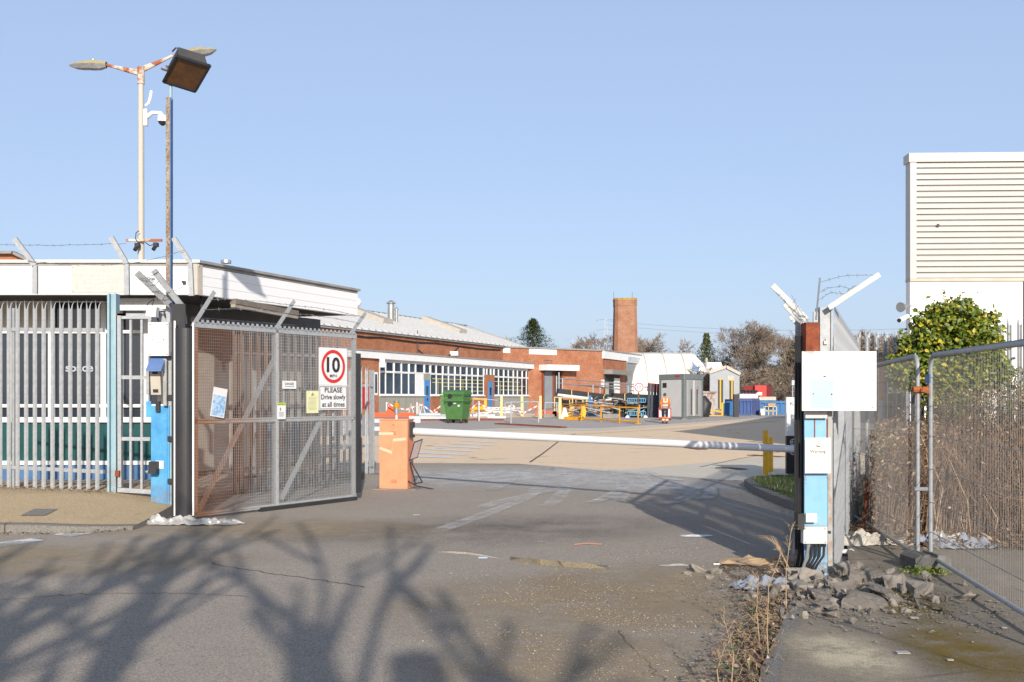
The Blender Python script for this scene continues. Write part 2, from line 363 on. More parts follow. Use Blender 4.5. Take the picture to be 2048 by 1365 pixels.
for q in (((0,1085),(62,1077),(90,1081),(0,1095)),((104,1069),(150,1059),(214,1055),(233,1059),(140,1074))):
    m=MB(); m.face([G(*a,dz=.012) for a in q][::-1]); m.build('road_marking',ROADW,kind='structure')
for q in (((1350,859.5),(1480,858),(1480,859.3),(1350,861)),):
    pass
# tyre tracks and spilled white dust: thin worn deposits on the tarmac
def deposit(name,colr,nz,dens=1.0,tread=0):
    t=NT(name); at=t.n.new('ShaderNodeAttribute'); at.attribute_name='a'
    f=t.math('MULTIPLY',at.outputs['Fac'],t.ramp(t.noise(nz,6,.75),.32,.66))
    if tread:
        w=t.n.new('ShaderNodeTexWave'); w.inputs['Scale'].default_value=5; w.inputs['Distortion'].default_value=1.5; t.link(t.tc.outputs['UV'],w.inputs['Vector']); f=t.math('MULTIPLY',f,t.ramp(w.outputs['Fac'],.2,.7,.92,1))
    f=t.math('MULTIPLY',f,t.ramp(t.noise(110,3,.8),.38,.58,.25,1)); f=t.math('MULTIPLY',f,dens)
    t.link(f,t.b.inputs['Alpha']); return t.done(colr,.95,0,.1)
DUST=deposit('white_dust',(.76,.75,.73),2.2,1.15); TRACK=deposit('tyre_dust',(.72,.70,.67),2,1.0,1); GRIT=deposit('tan_grit',(.46,.36,.235),1.6,1.3)
DAMP=deposit('dark_stain',(.06,.06,.065),1.0,.6)
def grid_alpha(name,pts_rows,alpha_rows,mat,uvs=None):
    m=MB(); nr=len(pts_rows); nc=len(pts_rows[0]); 
    me=bpy.data.meshes.new(name); vs=[tuple(q) for r in pts_rows for q in r]
    fs=[(i*nc+j,i*nc+j+1,(i+1)*nc+j+1,(i+1)*nc+j) for i in range(nr-1) for j in range(nc-1)]
    me.from_pydata(vs,[],fs); a=me.attributes.new('a','FLOAT','POINT'); a.data.foreach_set('value',[x for r in alpha_rows for x in r])
    l=me.uv_layers.new(name='UVMap')
    for pl in me.polygons:
        for li,vi in zip(pl.loop_indices,pl.vertices): l.data[li].uv=((vi%nc)/max(1,nc-1)*.4,(vi//nc)*.4)
    me.materials.append(mat); me.update(); o=bpy.data.objects.new(name,me); C.objects.link(o); o['kind']='structure'; return o
def blob(name,c,rx,ry,dz,mat,rot=0,n=26):
    rows=[];al=[]
    for i in range(n+1):
        r_=[];a_=[]
        for j in range(n+1):
            u=i/n*2-1;v=j/n*2-1; x=u*rx;y=v*ry; X_=c[0]+x*math.cos(rot)-y*math.sin(rot);Y_=c[1]+x*math.sin(rot)+y*math.cos(rot)
            d=math.hypot(u,v); r_.append((X_,Y_,hz(Y_)+dz)); a_.append(max(0,1-d**1.6))
        rows.append(r_);al.append(a_)
    return grid_alpha(name,rows,al,mat)
def track(name,pxs,w0,w1,dz,mat):
    pts=[G(*q) for q in pxs]; P=[]
    for i in range(len(pts)-1):
        for k in range(6):
            t=k/6; a=pts[max(i-1,0)];b=pts[i];c=pts[i+1];d=pts[min(i+2,len(pts)-1)]
            P.append(.5*((2*b)+(c-a)*t+(2*a-5*b+4*c-d)*t*t+(3*b-a-3*c+d)*t**3))
    P.append(pts[-1]); rows=[];al=[]; N=len(P)
    for i,q in enumerate(P):
        d=(P[min(i+1,N-1)]-P[max(i-1,0)]).normalized(); n=V((-d.y,d.x,0)); w=w0+(w1-w0)*i/(N-1)
        rows.append([(q.x+n.x*w*k,q.y+n.y*w*k,dz) for k in (-.5,-.42,-.2,0,.2,.42,.5)]); e=min(1,i/3,(N-1-i)/3)
        al.append([0,e*.9,e,e*.8,e,e*.9,0])
    return grid_alpha(name,rows,al,mat)
blob('dust_patch',tuple(G(905,957))[:2],2.3,3.0,.012,DUST)
blob('dust_patch',tuple(G(1180,960))[:2],2.6,3.2,.0135,DUST,.2)
blob('dust_patch',tuple(G(1020,950))[:2],3.6,2.6,.015,DUST,.1)
blob('dust_patch',tuple(G(1350,975))[:2],1.5,1.6,.0165,DUST)
TR=[((1100,934),(1088,962),(1062,992),(1004,1018),(930,1046),(863,1068)),((1262,942),(1219,954),(1135,976),(1070,990),(1000,1006),(960,1020)),((1224,938),(1233,952),(1243,972),(1246,990),(1230,1010)),((1272,944),(1290,962),(1315,978),(1345,984)),((1111,938),(1127,955),(1132,975),(1115,1000),(1090,1018)),((1320,1012),(1360,1004),(1385,990),(1392,975)),((1385,1002),(1415,998),(1422,985),(1410,974)),((1180,1010),(1215,998),(1250,975),(1262,955)),((1290,940),(1330,958),(1380,966)),((1035,945),(1020,965),(980,985))]
for i,q in enumerate(TR): track('tyre_track',q,.24,.26,.018+.0015*i,TRACK)
blob('grit_patch',tuple(G(1150,1210))[:2],1.7,1.6,.012,GRIT,.3)
blob('grit_patch',tuple(G(1350,1180))[:2],1.3,1.6,.0135,GRIT,.0)
blob('grit_patch',tuple(G(1230,1330))[:2],1.4,.9,.015,GRIT,.0)
blob('grit_patch',tuple(G(560,1060))[:2],2.4,1.3,.012,GRIT,.0)
blob('grit_patch',tuple(G(60,1120))[:2],2.6,1.2,.012,GRIT,.0)
blob('stain',tuple(G(1000,1060))[:2],3.0,1.6,.011,DAMP,.3)
# left pavement with kerb (a raised, sloping sheet)
prof=[(11.62,-.03,0),(11.62,.115,0),(11.66,.125,1),(11.78,.125,1),(13.35,.31,2),(14.6,.35,2),(15.6,.25,2),(17.5,.0,2)]
xs=[-30,-20,-14,-10,-8,-7,-6.2,-5.6,-5.1,-4.75,-4.55]
m=MB()
def pz(i,x): 
    y,z,_=prof[i]; k=1 if x<-5.6 else max(0,1-(x+5.6)/1.5); 
    yy=y+ (0 if x<-5.6 else (x+5.6)**2*.35 if i<4 else 0)
    return (x,yy,z*(.25+.75*k) if z>0 else z)
for i in range(len(prof)-1):
    m.m=0 if i<3 else 1
    for j in range(len(xs)-1): m.face([pz(i,xs[j]),pz(i,xs[j+1]),pz(i+1,xs[j+1]),pz(i+1,xs[j])])
for i in range(1,len(prof)-1):
    a=pz(i,xs[-1]);b=pz(i+1,xs[-1]); m.m=0; m.face([a,b,(b[0]+.02,b[1],-.03),(a[0]+.02,a[1],-.03)])
m.build('pavement',[KERB,PAVE],kind='structure',smooth=True)
m=MB()
for k in range(12):
    x=-14+.9*k
    if x<-5.7: m.fbox(Fr((x,11.606,0)),0,.012,.0,.122,-.01,0); m.fbox(Fr((x,11.62,.1275),X,Y),0,.012,0,.16,-.002,0.001)
m.build('kerb_joint',SOIL,kind='structure')
m=MB()
for a,b in (((175,1032),(262,1022)),):
    A=W(175,1033,12.35);
    m.face([(-5.95,12.1,.171),(-5.65,12.1,.171),(-5.65,12.45,.212),(-5.95,12.45,.212)])
m.build('painted_patch',KERB,kind='structure')
# right grass island with kerb
kp=[(4.02,12.6),(3.98,13.6),(3.95,15.0),(4.0,16.6),(4.18,18.0),(4.5,18.75),(5.1,19.1),(6.2,19.2),(8.5,19.2)]
def off(pl,d):
    o=[]
    for i,a in enumerate(pl):
        b=V(pl[min(i+1,len(pl)-1)])-V(pl[max(i-1,0)]); b=b.normalized(); o.append((a[0]+b.y*d,a[1]-b.x*d))
    return o
ki=off(kp,.13); m=MB()
for i in range(len(kp)-1):
    a,b,c,d=kp[i],kp[i+1],ki[i+1],ki[i]
    m.face([(a[0],a[1],-.03),(b[0],b[1],-.03),(b[0],b[1],.12),(a[0],a[1],.12)])
    m.face([(a[0],a[1],.12),(b[0],b[1],.12),(c[0],c[1],.125),(d[0],d[1],.125)])
m.build('kerb',KERB,kind='structure')
m=MB(); m.face([(a,b,.118) for a,b in ki]+[(8.5,13,.118),(5.0,12.6,.118)]); m.build('grass_verge',GRASSG,kind='structure')
def pip(x,y,poly):
    ins=False;n=len(poly)
    for i in range(n):
        x1,y1=poly[i][:2];x2,y2=poly[(i+1)%n][:2]
        if (y1>y)!=(y2>y) and x<(x2-x1)*(y-y1)/(y2-y1)+x1: ins=not ins
    return ins
gp_=[(a,b) for a,b in ki]+[(8.5,13),(5.0,12.6)]
m=MB(); rnd=random.Random(3); n=0
while n<9000:
    x=rnd.uniform(4,8.4);y=rnd.uniform(12.6,19.2)
    if not pip(x,y,gp_): continue
    n+=1; a=rnd.uniform(0,6.28); h=rnd.uniform(.025,.075); w=.006; l=rnd.uniform(0,.03)
    m.face([(x-w*math.cos(a),y-w*math.sin(a),.115),(x+w*math.cos(a),y+w*math.sin(a),.115),(x+l*math.cos(a+1),y+l*math.sin(a+1),.118+h)])
m.build('grass',GRASSM,kind='stuff',label='short green grass on the kerbed verge behind the barrier arm',cat='grass')
# right slab (raised) and earth verge between it and the driveway
m=MB()
sl=[(1.2,4.9),(1.42,5.7),(1.80,6.7),(2.12,7.6),(2.3,8.3),(3.0,8.9),(4.2,12.6),(9,12.6),(9,2),(0.6,2)]
m.face([(a,b,.055) for a,b in sl]); 
for i in range(5):
    a,b=sl[i],sl[i+1]; m.face([(a[0],a[1],-.03),(b[0],b[1],-.03),(b[0],b[1],.055),(a[0],a[1],.055)])
m.build('footway_slab',SLAB,kind='structure')
m=MB(); a=[(1.2,4.9),(1.42,5.7),(1.80,6.7),(2.12,7.6)]; b=off(a,.11)
for i in range(3): m.face([(*a[i],.062),(*a[i+1],.062),(*b[i+1],.062),(*b[i],.062)])
m.build('slab_edging',KERB,kind='structure')
blob('moss_patch',(2.75,6.1),.45,.9,.061,deposit('moss_deposit',(.22,.15,.02),4.5,1.5),-.1)
blob('moss_patch',(2.95,7.6),.35,.9,.0625,deposit('moss_deposit2',(.24,.17,.03),4,1.6),-.1)
blob('worn_patch',(2.0,6.0),.40,.75,.064,deposit('pale_wear',(.62,.53,.38),2.5,2.0),0)
m=MB(); rows=[]
N=40;K=10; rnd=random.Random(5)
for i in range(N+1):
    y=4.9+(9.6-4.9)*i/N
    xe= 1.2+(y-4.9)*.34; wd=.36 if y<8 else .36+(y-8)*.35
    rows.append([(xe-wd+wd*1.02*j/K, y, -.01+ (.045*math.sin(math.pi*min(1,j/K*.62))+ .03*mnoise.noise(V((j*.5,i*.35,0))))*(1 if j<K else .8)) for j in range(K+1)])
for i in range(N):
    for j in range(K): m.face([rows[i][j],rows[i][j+1],rows[i+1][j+1],rows[i+1][j]])
m.build('soil_verge',SOIL,kind='structure',smooth=True)
# gravel, leaves (countless)
def pebbles(n,fn,r0,r1,seed,zf=lambda x,y:.012):
    m=MB(); rnd=random.Random(seed); k=0
    while k<n:
        x,y=fn(rnd); 
        if x is None: continue
        k+=1; r=rnd.uniform(r0,r1)*rnd.uniform(.6,1); z=zf(x,y); a=rnd.uniform(0,6.28)
        c=V((x,y,z+r*.25)); i=len(m.v)
        q=[c+V((math.cos(a+t)*r*s,math.sin(a+t)*r*s*.8,0)) for t,s in ((0,1),(1.4,.8),(3,1.1),(4.6,.9))]
        m.v+=[tuple(w) for w in q]+[tuple(c+V((0,0,r*.5)))]+[tuple(c-V((0,0,r*.4)))]
        for j in range(4):
            m.f.append((i+j,i+(j+1)%4,i+4)); m.f.append((i+(j+1)%4,i+j,i+5)); m.mi+= [0,0]; m.uv+=[[(0,0)]*3]*2
    return m
def f1(r):
    px=r.gauss(1220,190);py=r.uniform(1085,1365)
    if px>1500+ (1200-py)*.1 or px<650: return None,None
    g=G(px,py)
    if mnoise.noise(V((g.x*1.3,g.y*1.3,3)))+.25*mnoise.noise(V((g.x*6,g.y*6,1)))<r.uniform(-.35,.25): return None,None
    return g.x,g.y
pebbles(5200,f1,.003,.0095,1).build('gravel',PEB,kind='stuff',label='loose tan and white grit scattered over the driveway asphalt',cat='gravel')
def f2(r):
    y=r.uniform(4.9,9.3); xe=1.2+(y-4.9)*.34; return xe-r.uniform(0,.5)-max(0,(y-8)*.3*r.random()),y
pebbles(1500,f2,.005,.02,2,lambda x,y:.03).build('verge_grit',ROCK,kind='stuff',label='grey crumbs of stone in the soil strip beside the concrete edging',cat='grit')
def f3(r):
    return r.gauss(2.55,.5),r.gauss(7.6,.45)
pebbles(1700,f3,.005,.024,4,lambda x,y:.06).build('rubble_crumbs',ROCK,kind='stuff',label='small grey rubble crumbs around the foot of the right blue post',cat='rubble')
def leaves(n,fn,r0,r1,seed):
    m=MB(); rnd=random.Random(seed)
    for _ in range(n):
        x,y,z=fn(rnd); r=rnd.uniform(r0,r1); u=V((rnd.gauss(0,1),rnd.gauss(0,1),rnd.gauss(0,.4))).normalized(); v=u.cross(V((rnd.gauss(0,.5),rnd.gauss(0,.5),1))).normalized()
        c=V((x,y,z)); m.face([c-u*r,c+v*r*.5,c+u*r,c-v*r*.5])
    return m
leaves(1000,lambda r:(lambda y:(1.2+(y-4.9)*.34-abs(r.gauss(0,.17)),y,.04+r.random()*.03))(r.uniform(4.9,8.4)),.012,.03,9).build('leaf_litter',LITLEAF,kind='stuff',label='brown dead leaves lying along the soil strip by the slab edge',cat='leaf litter')
leaves(2600,lambda r:(r.uniform(3.9,7.8),r.uniform(10.0,11.8),.07+r.random()*.08),.02,.045,10).build('leaf_litter',LITLEAF,kind='stuff',label='rusty brown leaves heaped under the front of the brambles',cat='leaf litter')
# ledge of broken asphalt across the road
def ledge(name,pxs,w,h,mat,label):
    m=MB(); pts=[G(*q) for q in pxs]; rnd=random.Random(len(pxs))
    P=[]
    for i in range(len(pts)-1):
        for k in range(8): P.append(pts[i].lerp(pts[i+1],k/8))
    P.append(pts[-1]); 
    for i in range(len(P)-1):
        a,b=P[i],P[i+1]; e0=min(1,i/5,(len(P)-1-i)/5); e1=min(1,(i+1)/5,(len(P)-2-i)/5); j0=mnoise.noise(a*6)*.02; j1=mnoise.noise(b*6)*.02
        m.face([(a.x,a.y+j0,.007),(b.x,b.y+j1,.007),(b.x,b.y+j1+.02,.007+h*e1),(a.x,a.y+j0+.02,.007+h*e0)])
        m.face([(a.x,a.y+j0+.02,.007+h*e0),(b.x,b.y+j1+.02,.007+h*e1),(b.x,b.y+w,.0075),(a.x,a.y+w,.0075)])
    return m.build(name,mat,kind='structure')
ledge('broken_edge',((1020,1122),(1080,1132),(1150,1138),(1220,1141)),.22,.05,MOSS,'')
ledge('broken_edge',((868,1106),(930,1110),(1010,1121)),.2,.018,ASPH,'')

CRK=M('crack_dark',(.05,.045,.04),(.08,.07,.06),scale=9,rough=1)
def crack(pxs,w=.012,seed=0):
    rnd=random.Random(seed); P=[]
    for i in range(len(pxs)-1):
        a=G(*pxs[i]);b=G(*pxs[i+1])
        for k in range(10): q=a.lerp(b,k/10); P.append((q.x+rnd.gauss(0,.012),q.y+rnd.gauss(0,.02)))
    strip('road_crack',P,w,.0095,CRK)
crack([(420,1128),(540,1150),(640,1162),(740,1178)],.012,1); crack([(1230,1262),(1300,1330),(1330,1365)],.012,2); crack([(1350,1310),(1400,1360)],.010,3)
crack([(0,1203),(160,1190),(330,1188),(520,1196)],.008,4)

strip('concrete_joint',[tuple(G(1060,925))[:2],tuple(G(1085,908))[:2],tuple(G(1115,885))[:2],tuple(G(1150,868))[:2]],.05,.004,CRK)
strip('concrete_joint',[tuple(G(1400,935))[:2],tuple(G(1480,918))[:2],tuple(G(1560,905))[:2]],.03,.011,CRK)
for i,(x0,x1,y,w,lab) in enumerate(((1439,1487,938,.22,'rusty drain grate set in the pale concrete nearest the grass verge'),(1500,1566,913,.25,'rusty drain grate further back behind the yellow bollards'),(1377,1406,898,.30,'small rusty grate in the tan road left of the bollards'))):
    a=G(x0,y-2);b=G(x1,y+2); m=MB(); d=(b-a).normalized(); n=V((-d.y,d.x,0)); k=int((b-a).length/.04)
    m.bar(a+n*w/2+V((0,0,.012)),b+n*w/2+V((0,0,.012)),.03,.012); m.bar(a-n*w/2+V((0,0,.012)),b-n*w/2+V((0,0,.012)),.03,.012)
    for j in range(k+1): c=a.lerp(b,j/k)+V((0,0,.010)); m.bar(c-n*w/2,c+n*w/2,.018,.01)
    m.build('drain_grate',RUSTB,label=lab,cat='drain grate')

def fgt(r):
    x=r.uniform(-9,-4.6); return (x,11.58+abs(r.gauss(0,.015)) if x<-5.6 else 11.58+(x+5.6)**2*.35,.01+r.random()*.03)
leaves(420,fgt,.008,.022,19).build('gutter_weeds',leafm('gutter_leaf',(.08,.09,.03),(.16,.13,.06),(.26,.2,.1)),kind='stuff',label='tiny weeds and leaf scraps along the foot of the left kerb',cat='weeds')
def fgf(r):
    t=r.random(); return (-8.6+3.1*t+r.gauss(0,.02),14.3-.77*t-abs(r.gauss(0,.10)),.36-.03*t+r.random()*.03)
leaves(500,fgf,.01,.028,20).build('fence_litter',LITLEAF,kind='stuff',label='leaf and twig litter along the base of the left palisade',cat='leaf litter')
# ---------------------------------------------------------------- palisade fencing
def pale_mb(x,z0,z1,w=.066):
    m=MB(); h=w/2; prof=[(-h,0),(-h*.62,.02),(-h*.2,.004),(h*.2,.004),(h*.62,.02),(h,0)]
    P=lambda i,z:(x+prof[i][0],-prof[i][1],z)
    zt=z1-.13
    for i in range(5): m.face([P(i,z0),P(i+1,z0),P(i+1,zt),P(i,zt)])
    # left point, straight
    m.face([P(0,zt),P(1,zt),P(2,zt),(x-h*.35,-.012,zt+.06),(x-h*.75,-.006,z1),(x-h*1.0,-.004,zt+.05)])
    # right point bends outwards, curved
    c=[(x+h*.75,-.005,zt),(x+h*.9,.0,zt+.05),(x+h*1.25,.012,zt+.09),(x+h*1.9,.03,zt+.115)]
    for i in range(3):
        a,b=c[i],c[i+1]; wa=.012*(1-i/3);wb=.012*(1-(i+1)/3)
        m.face([(a[0]-wa,a[1],a[2]),(a[0]+wa,a[1],a[2]),(b[0]+wb,b[1],b[2]),(b[0]-wb,b[1],b[2])])
    return m
def ipost(m,x,z0,z1,w=.05,d=.10,y0=.03):
    for yy in (y0,y0+d): m.box((x,yy,(z0+z1)/2),(w,.008,z1-z0))
    m.box((x,y0+d/2,(z0+z1)/2),(.007,d,z1-z0))
def palisade(name,label,A,B,z0,h,sp=.14,posts=(),mat=GALV,group=None,zb0=0,zb1=0,cat='fence',pw=.066,skip=()):
    A=V((A[0],A[1],0));B=V((B[0],B[1],0)); L=(B-A).length; rz=math.atan2(B.y-A.y,B.x-A.x)
    t=T(name,label,cat,(A.x,A.y,z0),rz,group)
    n=int(L/sp)
    for k in range(n+1):
        x=k*sp; zb=zb0+(zb1-zb0)*x/L
        if any(a<x<b for a,b in skip): continue
        pale_mb(0,0,h,pw).build('pale',mat,t).location=(x,0,zb) if n<100 else (x,0,zb)
    for zz in (.28,h-.42):
        m=MB(); m.bar((0,.028,zz+zb0),(L,.028,zz+zb1),.045,.05); m.build('rail',mat,t)
    for x in posts:
        m=MB(); zb=zb0+(zb1-zb0)*x/L; ipost(m,x,-.1,h-.12); m.build('post',mat,t).location=(0,0,zb)
    return t
def barbed(name,label,strands,group=None,sag=.04,r=.0035):
    t=T(name,label,'barbed wire',strands[0][0],0,group) if len(strands)>1 else None
    for a,b in strands:
        a=V(a);b=V(b);L=(b-a).length;n=max(6,int(L/.12)); m=MB(); rnd=random.Random(int(L*100))
        pts=[a.lerp(b,i/n)+V((0,0,-sag*4*(i/n)*(1-i/n)))+V((0,0,rnd.gauss(0,.004))) for i in range(n+1)]
        m.tube(pts,r,4)
        for q in pts[1:-1]:
            for k in range(2):
                d=V((rnd.gauss(0,1),rnd.gauss(0,1),rnd.gauss(0,1))).normalized()*.022; m.tube([q-d,q+d],r*.7,3)
        if t: m.build('strand',GALVD,t,world=True)
        else: m.build(name,GALVD,label=label,cat='barbed wire',group=group)
    return t
def arm(p0,p1,name,label,w=.05,foot=None,mat=GALV,parent=None):
    m=MB(); p0=V(p0);p1=V(p1)
    if foot: m.bar(foot,p0,w,.012,up=Y); m.bar(V(foot)+V((w/2,.02,0)),p0+V((w/2,.02,0)),.008,.045,up=Y)
    m.bar(p0,p1,w,.012,up=Y); d=(p1-p0).normalized(); n=V((d.z,0,-d.x)); m.bar(p0+n*w/2+V((0,.02,0)),p1+n*w/2+V((0,.02,0)),.008,.045,up=Y)
    return m.build('wire_arm',mat,parent,world=True)
FA=(-8.6,14.45); FB=(-5.60,13.68)
PF1=palisade('palisade_fence','galvanised palisade fence in front of the white guardhouse, left of the foot gate',FA,FB,.36,2.28+.36,.1435,posts=(1.62,),zb0=0.01,zb1=-.06)
lf=line(FA,FB)
for i,(f0,k0,k1,lab) in enumerate((((69,588),(69,532),(28,478),'leftmost bent galvanised arm rising above the left palisade fence'),
      ((253,590),(252,528),(221,475),'middle bent galvanised arm rising above the palisade by the faded old sign'),
      ((382,592),(379,526),(346,476),'bent galvanised arm just right of the rusty floodlight pole, above the roof corner'))):
    D=13.75+.25*(i==0); arm(W(*k0,D),W(*k1,D),'fence_arm',lab,foot=W(*f0,D),w=.065,parent=PF1)
barbed('barbed_wire','barbed wire strands strung between the arms above the left fence',[(W(-140,483,14.3),W(252,487,13.75)),(W(40,520,14),W(240,528,13.75)),(W(240,528,13.75),W(368,500,13.7))])
barbed('barbed_wire','short barbed wire strands between the two leaning arms by the floodlight pole',[(W(276,556,13.0),W(318,542,13.0)),(W(290,568,13.0),W(320,562,13)),(W(300,585,13),W(372,572,13.2)),(W(310,596,13),W(330,566,13.1))])
# pedestrian gate with its faded blue post
t=T('gate_post','faded pale blue steel post with rust patches at the end of the left palisade',  'post',(-5.5,13.72,.2))
m=MB(); m.box((-5.52,13.74,1.62),(.03,.14,2.8)); m.box((-5.43,13.74,1.62),(.03,.14,2.8)); m.box((-5.475,13.74,1.62),(.07,.02,2.8)); m.build('column',BLUEF,t,world=True)
m=MB(); m.box((-5.36,13.7,2.73),(.16,.05,.035)); m.build('hinge',RUST,t,world=True); m=MB(); m.box((-5.38,13.66,.56),(.06,.08,.08)); m.build('hinge',RUST,t,world=True)
t=T('pedestrian_gate','tall galvanised tube foot gate standing between the pale blue post and the bright blue post','gate',(-5.32,13.7,.3))
D=13.7; q=lambda px,py:W(px,py,D)
m=MB(); m.bar(q(241,975),q(240,632),.075,.05,up=X); m.bar(q(236,633),q(330,633),.05,.075,up=Z); m.bar(q(236,980),q(303,984),.05,.06); m.build('frame',GALV,t,world=True)
for x in (262,284): m=MB(); m.bar(q(x,978),q(x,640),.042,.03,up=X); m.build('upright',GALV,t,world=True)
for y in (755,878): m=MB(); m.bar(q(242,y),q(301,y+.5),.04,.05); m.build('crossbar',GALV,t,world=True)
# main left post
lp=W(320,1030,13.45)
t=T('gate_post','thick bright blue steel gate post with peeling rusty paint on the left side','post',(lp.x,lp.y,0))
arm(W(338,608,13.3),W(273,546,13.0),'','',w=.085,parent=t); arm(W(362,612,13.2),W(306,541,13.0),'','',foot=W(366,648,13.2),w=.075,parent=t)
D=13.45; q=lambda px,py,d=0:W(px,py,D+d)
def pxbox(m,x0,y0,x1,y1,D,depth): # box whose front face at depth D covers px rect
    a=W(x0,y1,D);b=W(x1,y0,D); m.fbox(Fr((0,D,0)),a.x,b.x,a.z,b.z,-depth,0); return m
m=MB(); pxbox(m,302,812,334,1027,D,.02); pxbox(m,292,803,302,835,D+.03,.02); m.build('face_plate',BLUEP,t,world=True)
m=MB(); pxbox(m,334,812,339,1042,D+.01,.22); m.build('flange',BLUEP,t,world=True)
m=MB(); pxbox(m,339,700,347,1044,D+.03,.24); m.build('flange',BLUEF,t,world=True)
m=MB(); pxbox(m,296,618,340,645,D+.10,.04); pxbox(m,332,617,340,720,D+.04,.10); pxbox(m,330,705,345,812,D+.02,.12); m.build('bracket_channel',GALV,t,world=True)
m=MB(); 
for y in (705,790,873,958): pxbox(m,335,y,350,y+10,D-.03,.03)
m.build('hinge_bracket',BLACK,t,world=True)
for nm,lab,x0,y0,x1,y1,dd,dp,mt in (('control_box','white rectangular control box with a small blue sticker on the left post',296,645,337,712,-.14,.13,SIGNP),):
    tt=T(nm,lab,'box',tuple(W((x0+x1)/2,y1,D+dd)))
    m=MB(); pxbox(m,x0,y0,x1,y1,D+dd,dp); m.build('case',mt,tt,world=True,bevel=.006)
    m=MB(); pxbox(m,311,683,319,687,D+dd-.004,.003); m.build('sticker',MIDB,tt,world=True)
    m=MB(); pxbox(m,308,688,321,705,D+dd-.004,.003); m.build('small_label',SIGNW,tt,world=True)
    m=MB(); 
    for (a,b) in ((299,648),(333,648),(299,708),(333,708),(303,678),(326,678)): pxbox(m,a,b,a+2,b+2,D+dd-.004,.004)
    m.build('screw',INK,tt,world=True)
tt=T('intercom','cream keypad intercom with small black grille under a blue hood on the left post','intercom',tuple(W(311,790,D)))
m=MB(); fr=Fr(W(302,790,D-.06),X,V((0,-.12,1))); m.fbox(fr,0,.135,0,.33,-.05,0); m.build('panel',CREAM,tt,world=True)
m=MB(); m.fbox(fr,.03,.10,.28,.31,0,.004); m.fbox(fr,.03,.10,.03,.075,0,.004); m.build('grille',INK,tt,world=True)
a=W(302,713,D-.02);b=W(332,713,D-.02);c=W(322,741,D-.26);d=W(291,741,D-.26); m=MB(); m.face([a,b,c,d]); m.face([d+V((0,0,-.012)),c+V((0,0,-.012)),b+V((0,0,-.012)),a+V((0,0,-.012))]); m.face([d,c,c-V((0,0,.012)),d-V((0,0,.012))]); m.face([b,W(332,745,D-.02),c])
m.build('hood',M('hood_blue',(.13,.22,.44),(.11,.19,.40),rough=.5),tt,world=True)
m=MB(); pxbox(m,292,742,298,790,D-.08,.10); pxbox(m,326,718,333,812,D-.08,.03); m.build('side_plate',ALU,tt,world=True)
m=MB(); pxbox(m,311,803,319,824,D-.05,.05); m.build('push_button',BLACK,label='small black push button box on the left blue post below the intercom',cat='button',bevel=.008)
tt=T('gate_latch','black rounded latch box on a white plate low on the left blue post','latch',tuple(W(306,950,D)))
m=MB(); pxbox(m,297,924,312,948,D-.14,.11); m.build('latch_case',BLACK,tt,world=True,bevel=.015)
m=MB(); pxbox(m,311,922,327,938,D-.012,.010); m.build('plate',SIGNW,tt,world=True)
m=MB(); m.tube([W(297,944,D-.08),W(292,944,D-.08)],.02,8); m.build('knob',ALU,tt,world=True)
tt=T('junction_box','small tilted off-white junction box with a cable on top of the left post','box',tuple(W(300,632,D-.1)))
fr=Fr(W(291,632,D-.18),V((1,0,-.13)),V((.13,0,1))); m=MB(); m.fbox(fr,0,.13,0,.135,-.12,0); m.build('case',WHITE,tt,world=True,bevel=.005)
m=MB(); m.tube([W(294,612,D-.1),W(297,606,D-.1),W(304,601,D-.08),W(308,599,D),W(306,606,D-.05),W(304,612,D-.1)],.006,6); m.build('cable',BLACK,tt,world=True)
m=MB(); m.tube([W(318,645,D),W(314,634,D),W(320,624,D),W(328,623,D),W(330,634,D)],.012,8); m.build('conduit',BLACK,label='looped black conduit on top of the white control box',cat='conduit')
# rubber safety edge on hinge side
tt=T('safety_edge','tall curved black rubber guard with white edge strips at the hinge of the left gate','guard',tuple(W(368,1040,12.95)))
m=MB(); c=W(368,795,12.98); zt=W(0,657,12.98).z; zb=.0; n=12; w=.115
for i in range(n):
    a0=math.pi*i/n;a1=math.pi*(i+1)/n
    m.face([(c.x-w*math.cos(a0),c.y-.075*math.sin(a0),zb),(c.x-w*math.cos(a1),c.y-.075*math.sin(a1),zb),(c.x-w*math.cos(a1),c.y-.075*math.sin(a1),zt),(c.x-w*math.cos(a0),c.y-.075*math.sin(a0),zt)])
m.face([(c.x-w*math.cos(math.pi*i/n),c.y-.075*math.sin(math.pi*i/n),zt) for i in range(n+1)])
m.build('rubber',RUBBER,tt,world=True,smooth=True)
for x0,y0 in ((347.5,642),(384.5,646)):
    m=MB(); pxbox(m,x0,y0,x0+3.5,1032,12.95,.02); m.build('edge_strip',SIGNW,tt,world=True)
m=MB(); pxbox(m,343,608,370,1042,13.1,.03); m.build('backing_plate',BLACK,tt,world=True)
# floodlight pole
tt=T('floodlight_pole','tall rusty square pole painted blue on one side carrying a big dark floodlight','pole',tuple(W(340,1030,13.75)))
D=13.75; a=W(339.5,700,D); zt=W(339,197,D).z
m=MB(); m.box((a.x-.012,D,(zt+.6)/2),(.055,.09,zt-.6)); m.build('pole',[POLER],tt,world=True)
m=MB(); m.box((a.x+.0225,D,(zt+.6)/2),(.014,.088,zt-.6)); m.build('pole_side',BLUED if False else M('pole_blue',(.06,.15,.32),(.05,.12,.26),scale=3,rough=.5,c3=(.2,.1,.05),t3=(.66,.75),s3=5),tt,world=True)
m=MB(); b=W(341,195,D); m.tube([b-V((0,0,.05)),W(341,150,D)],.024,10); m.build('spigot',BLUEF,tt,world=True)
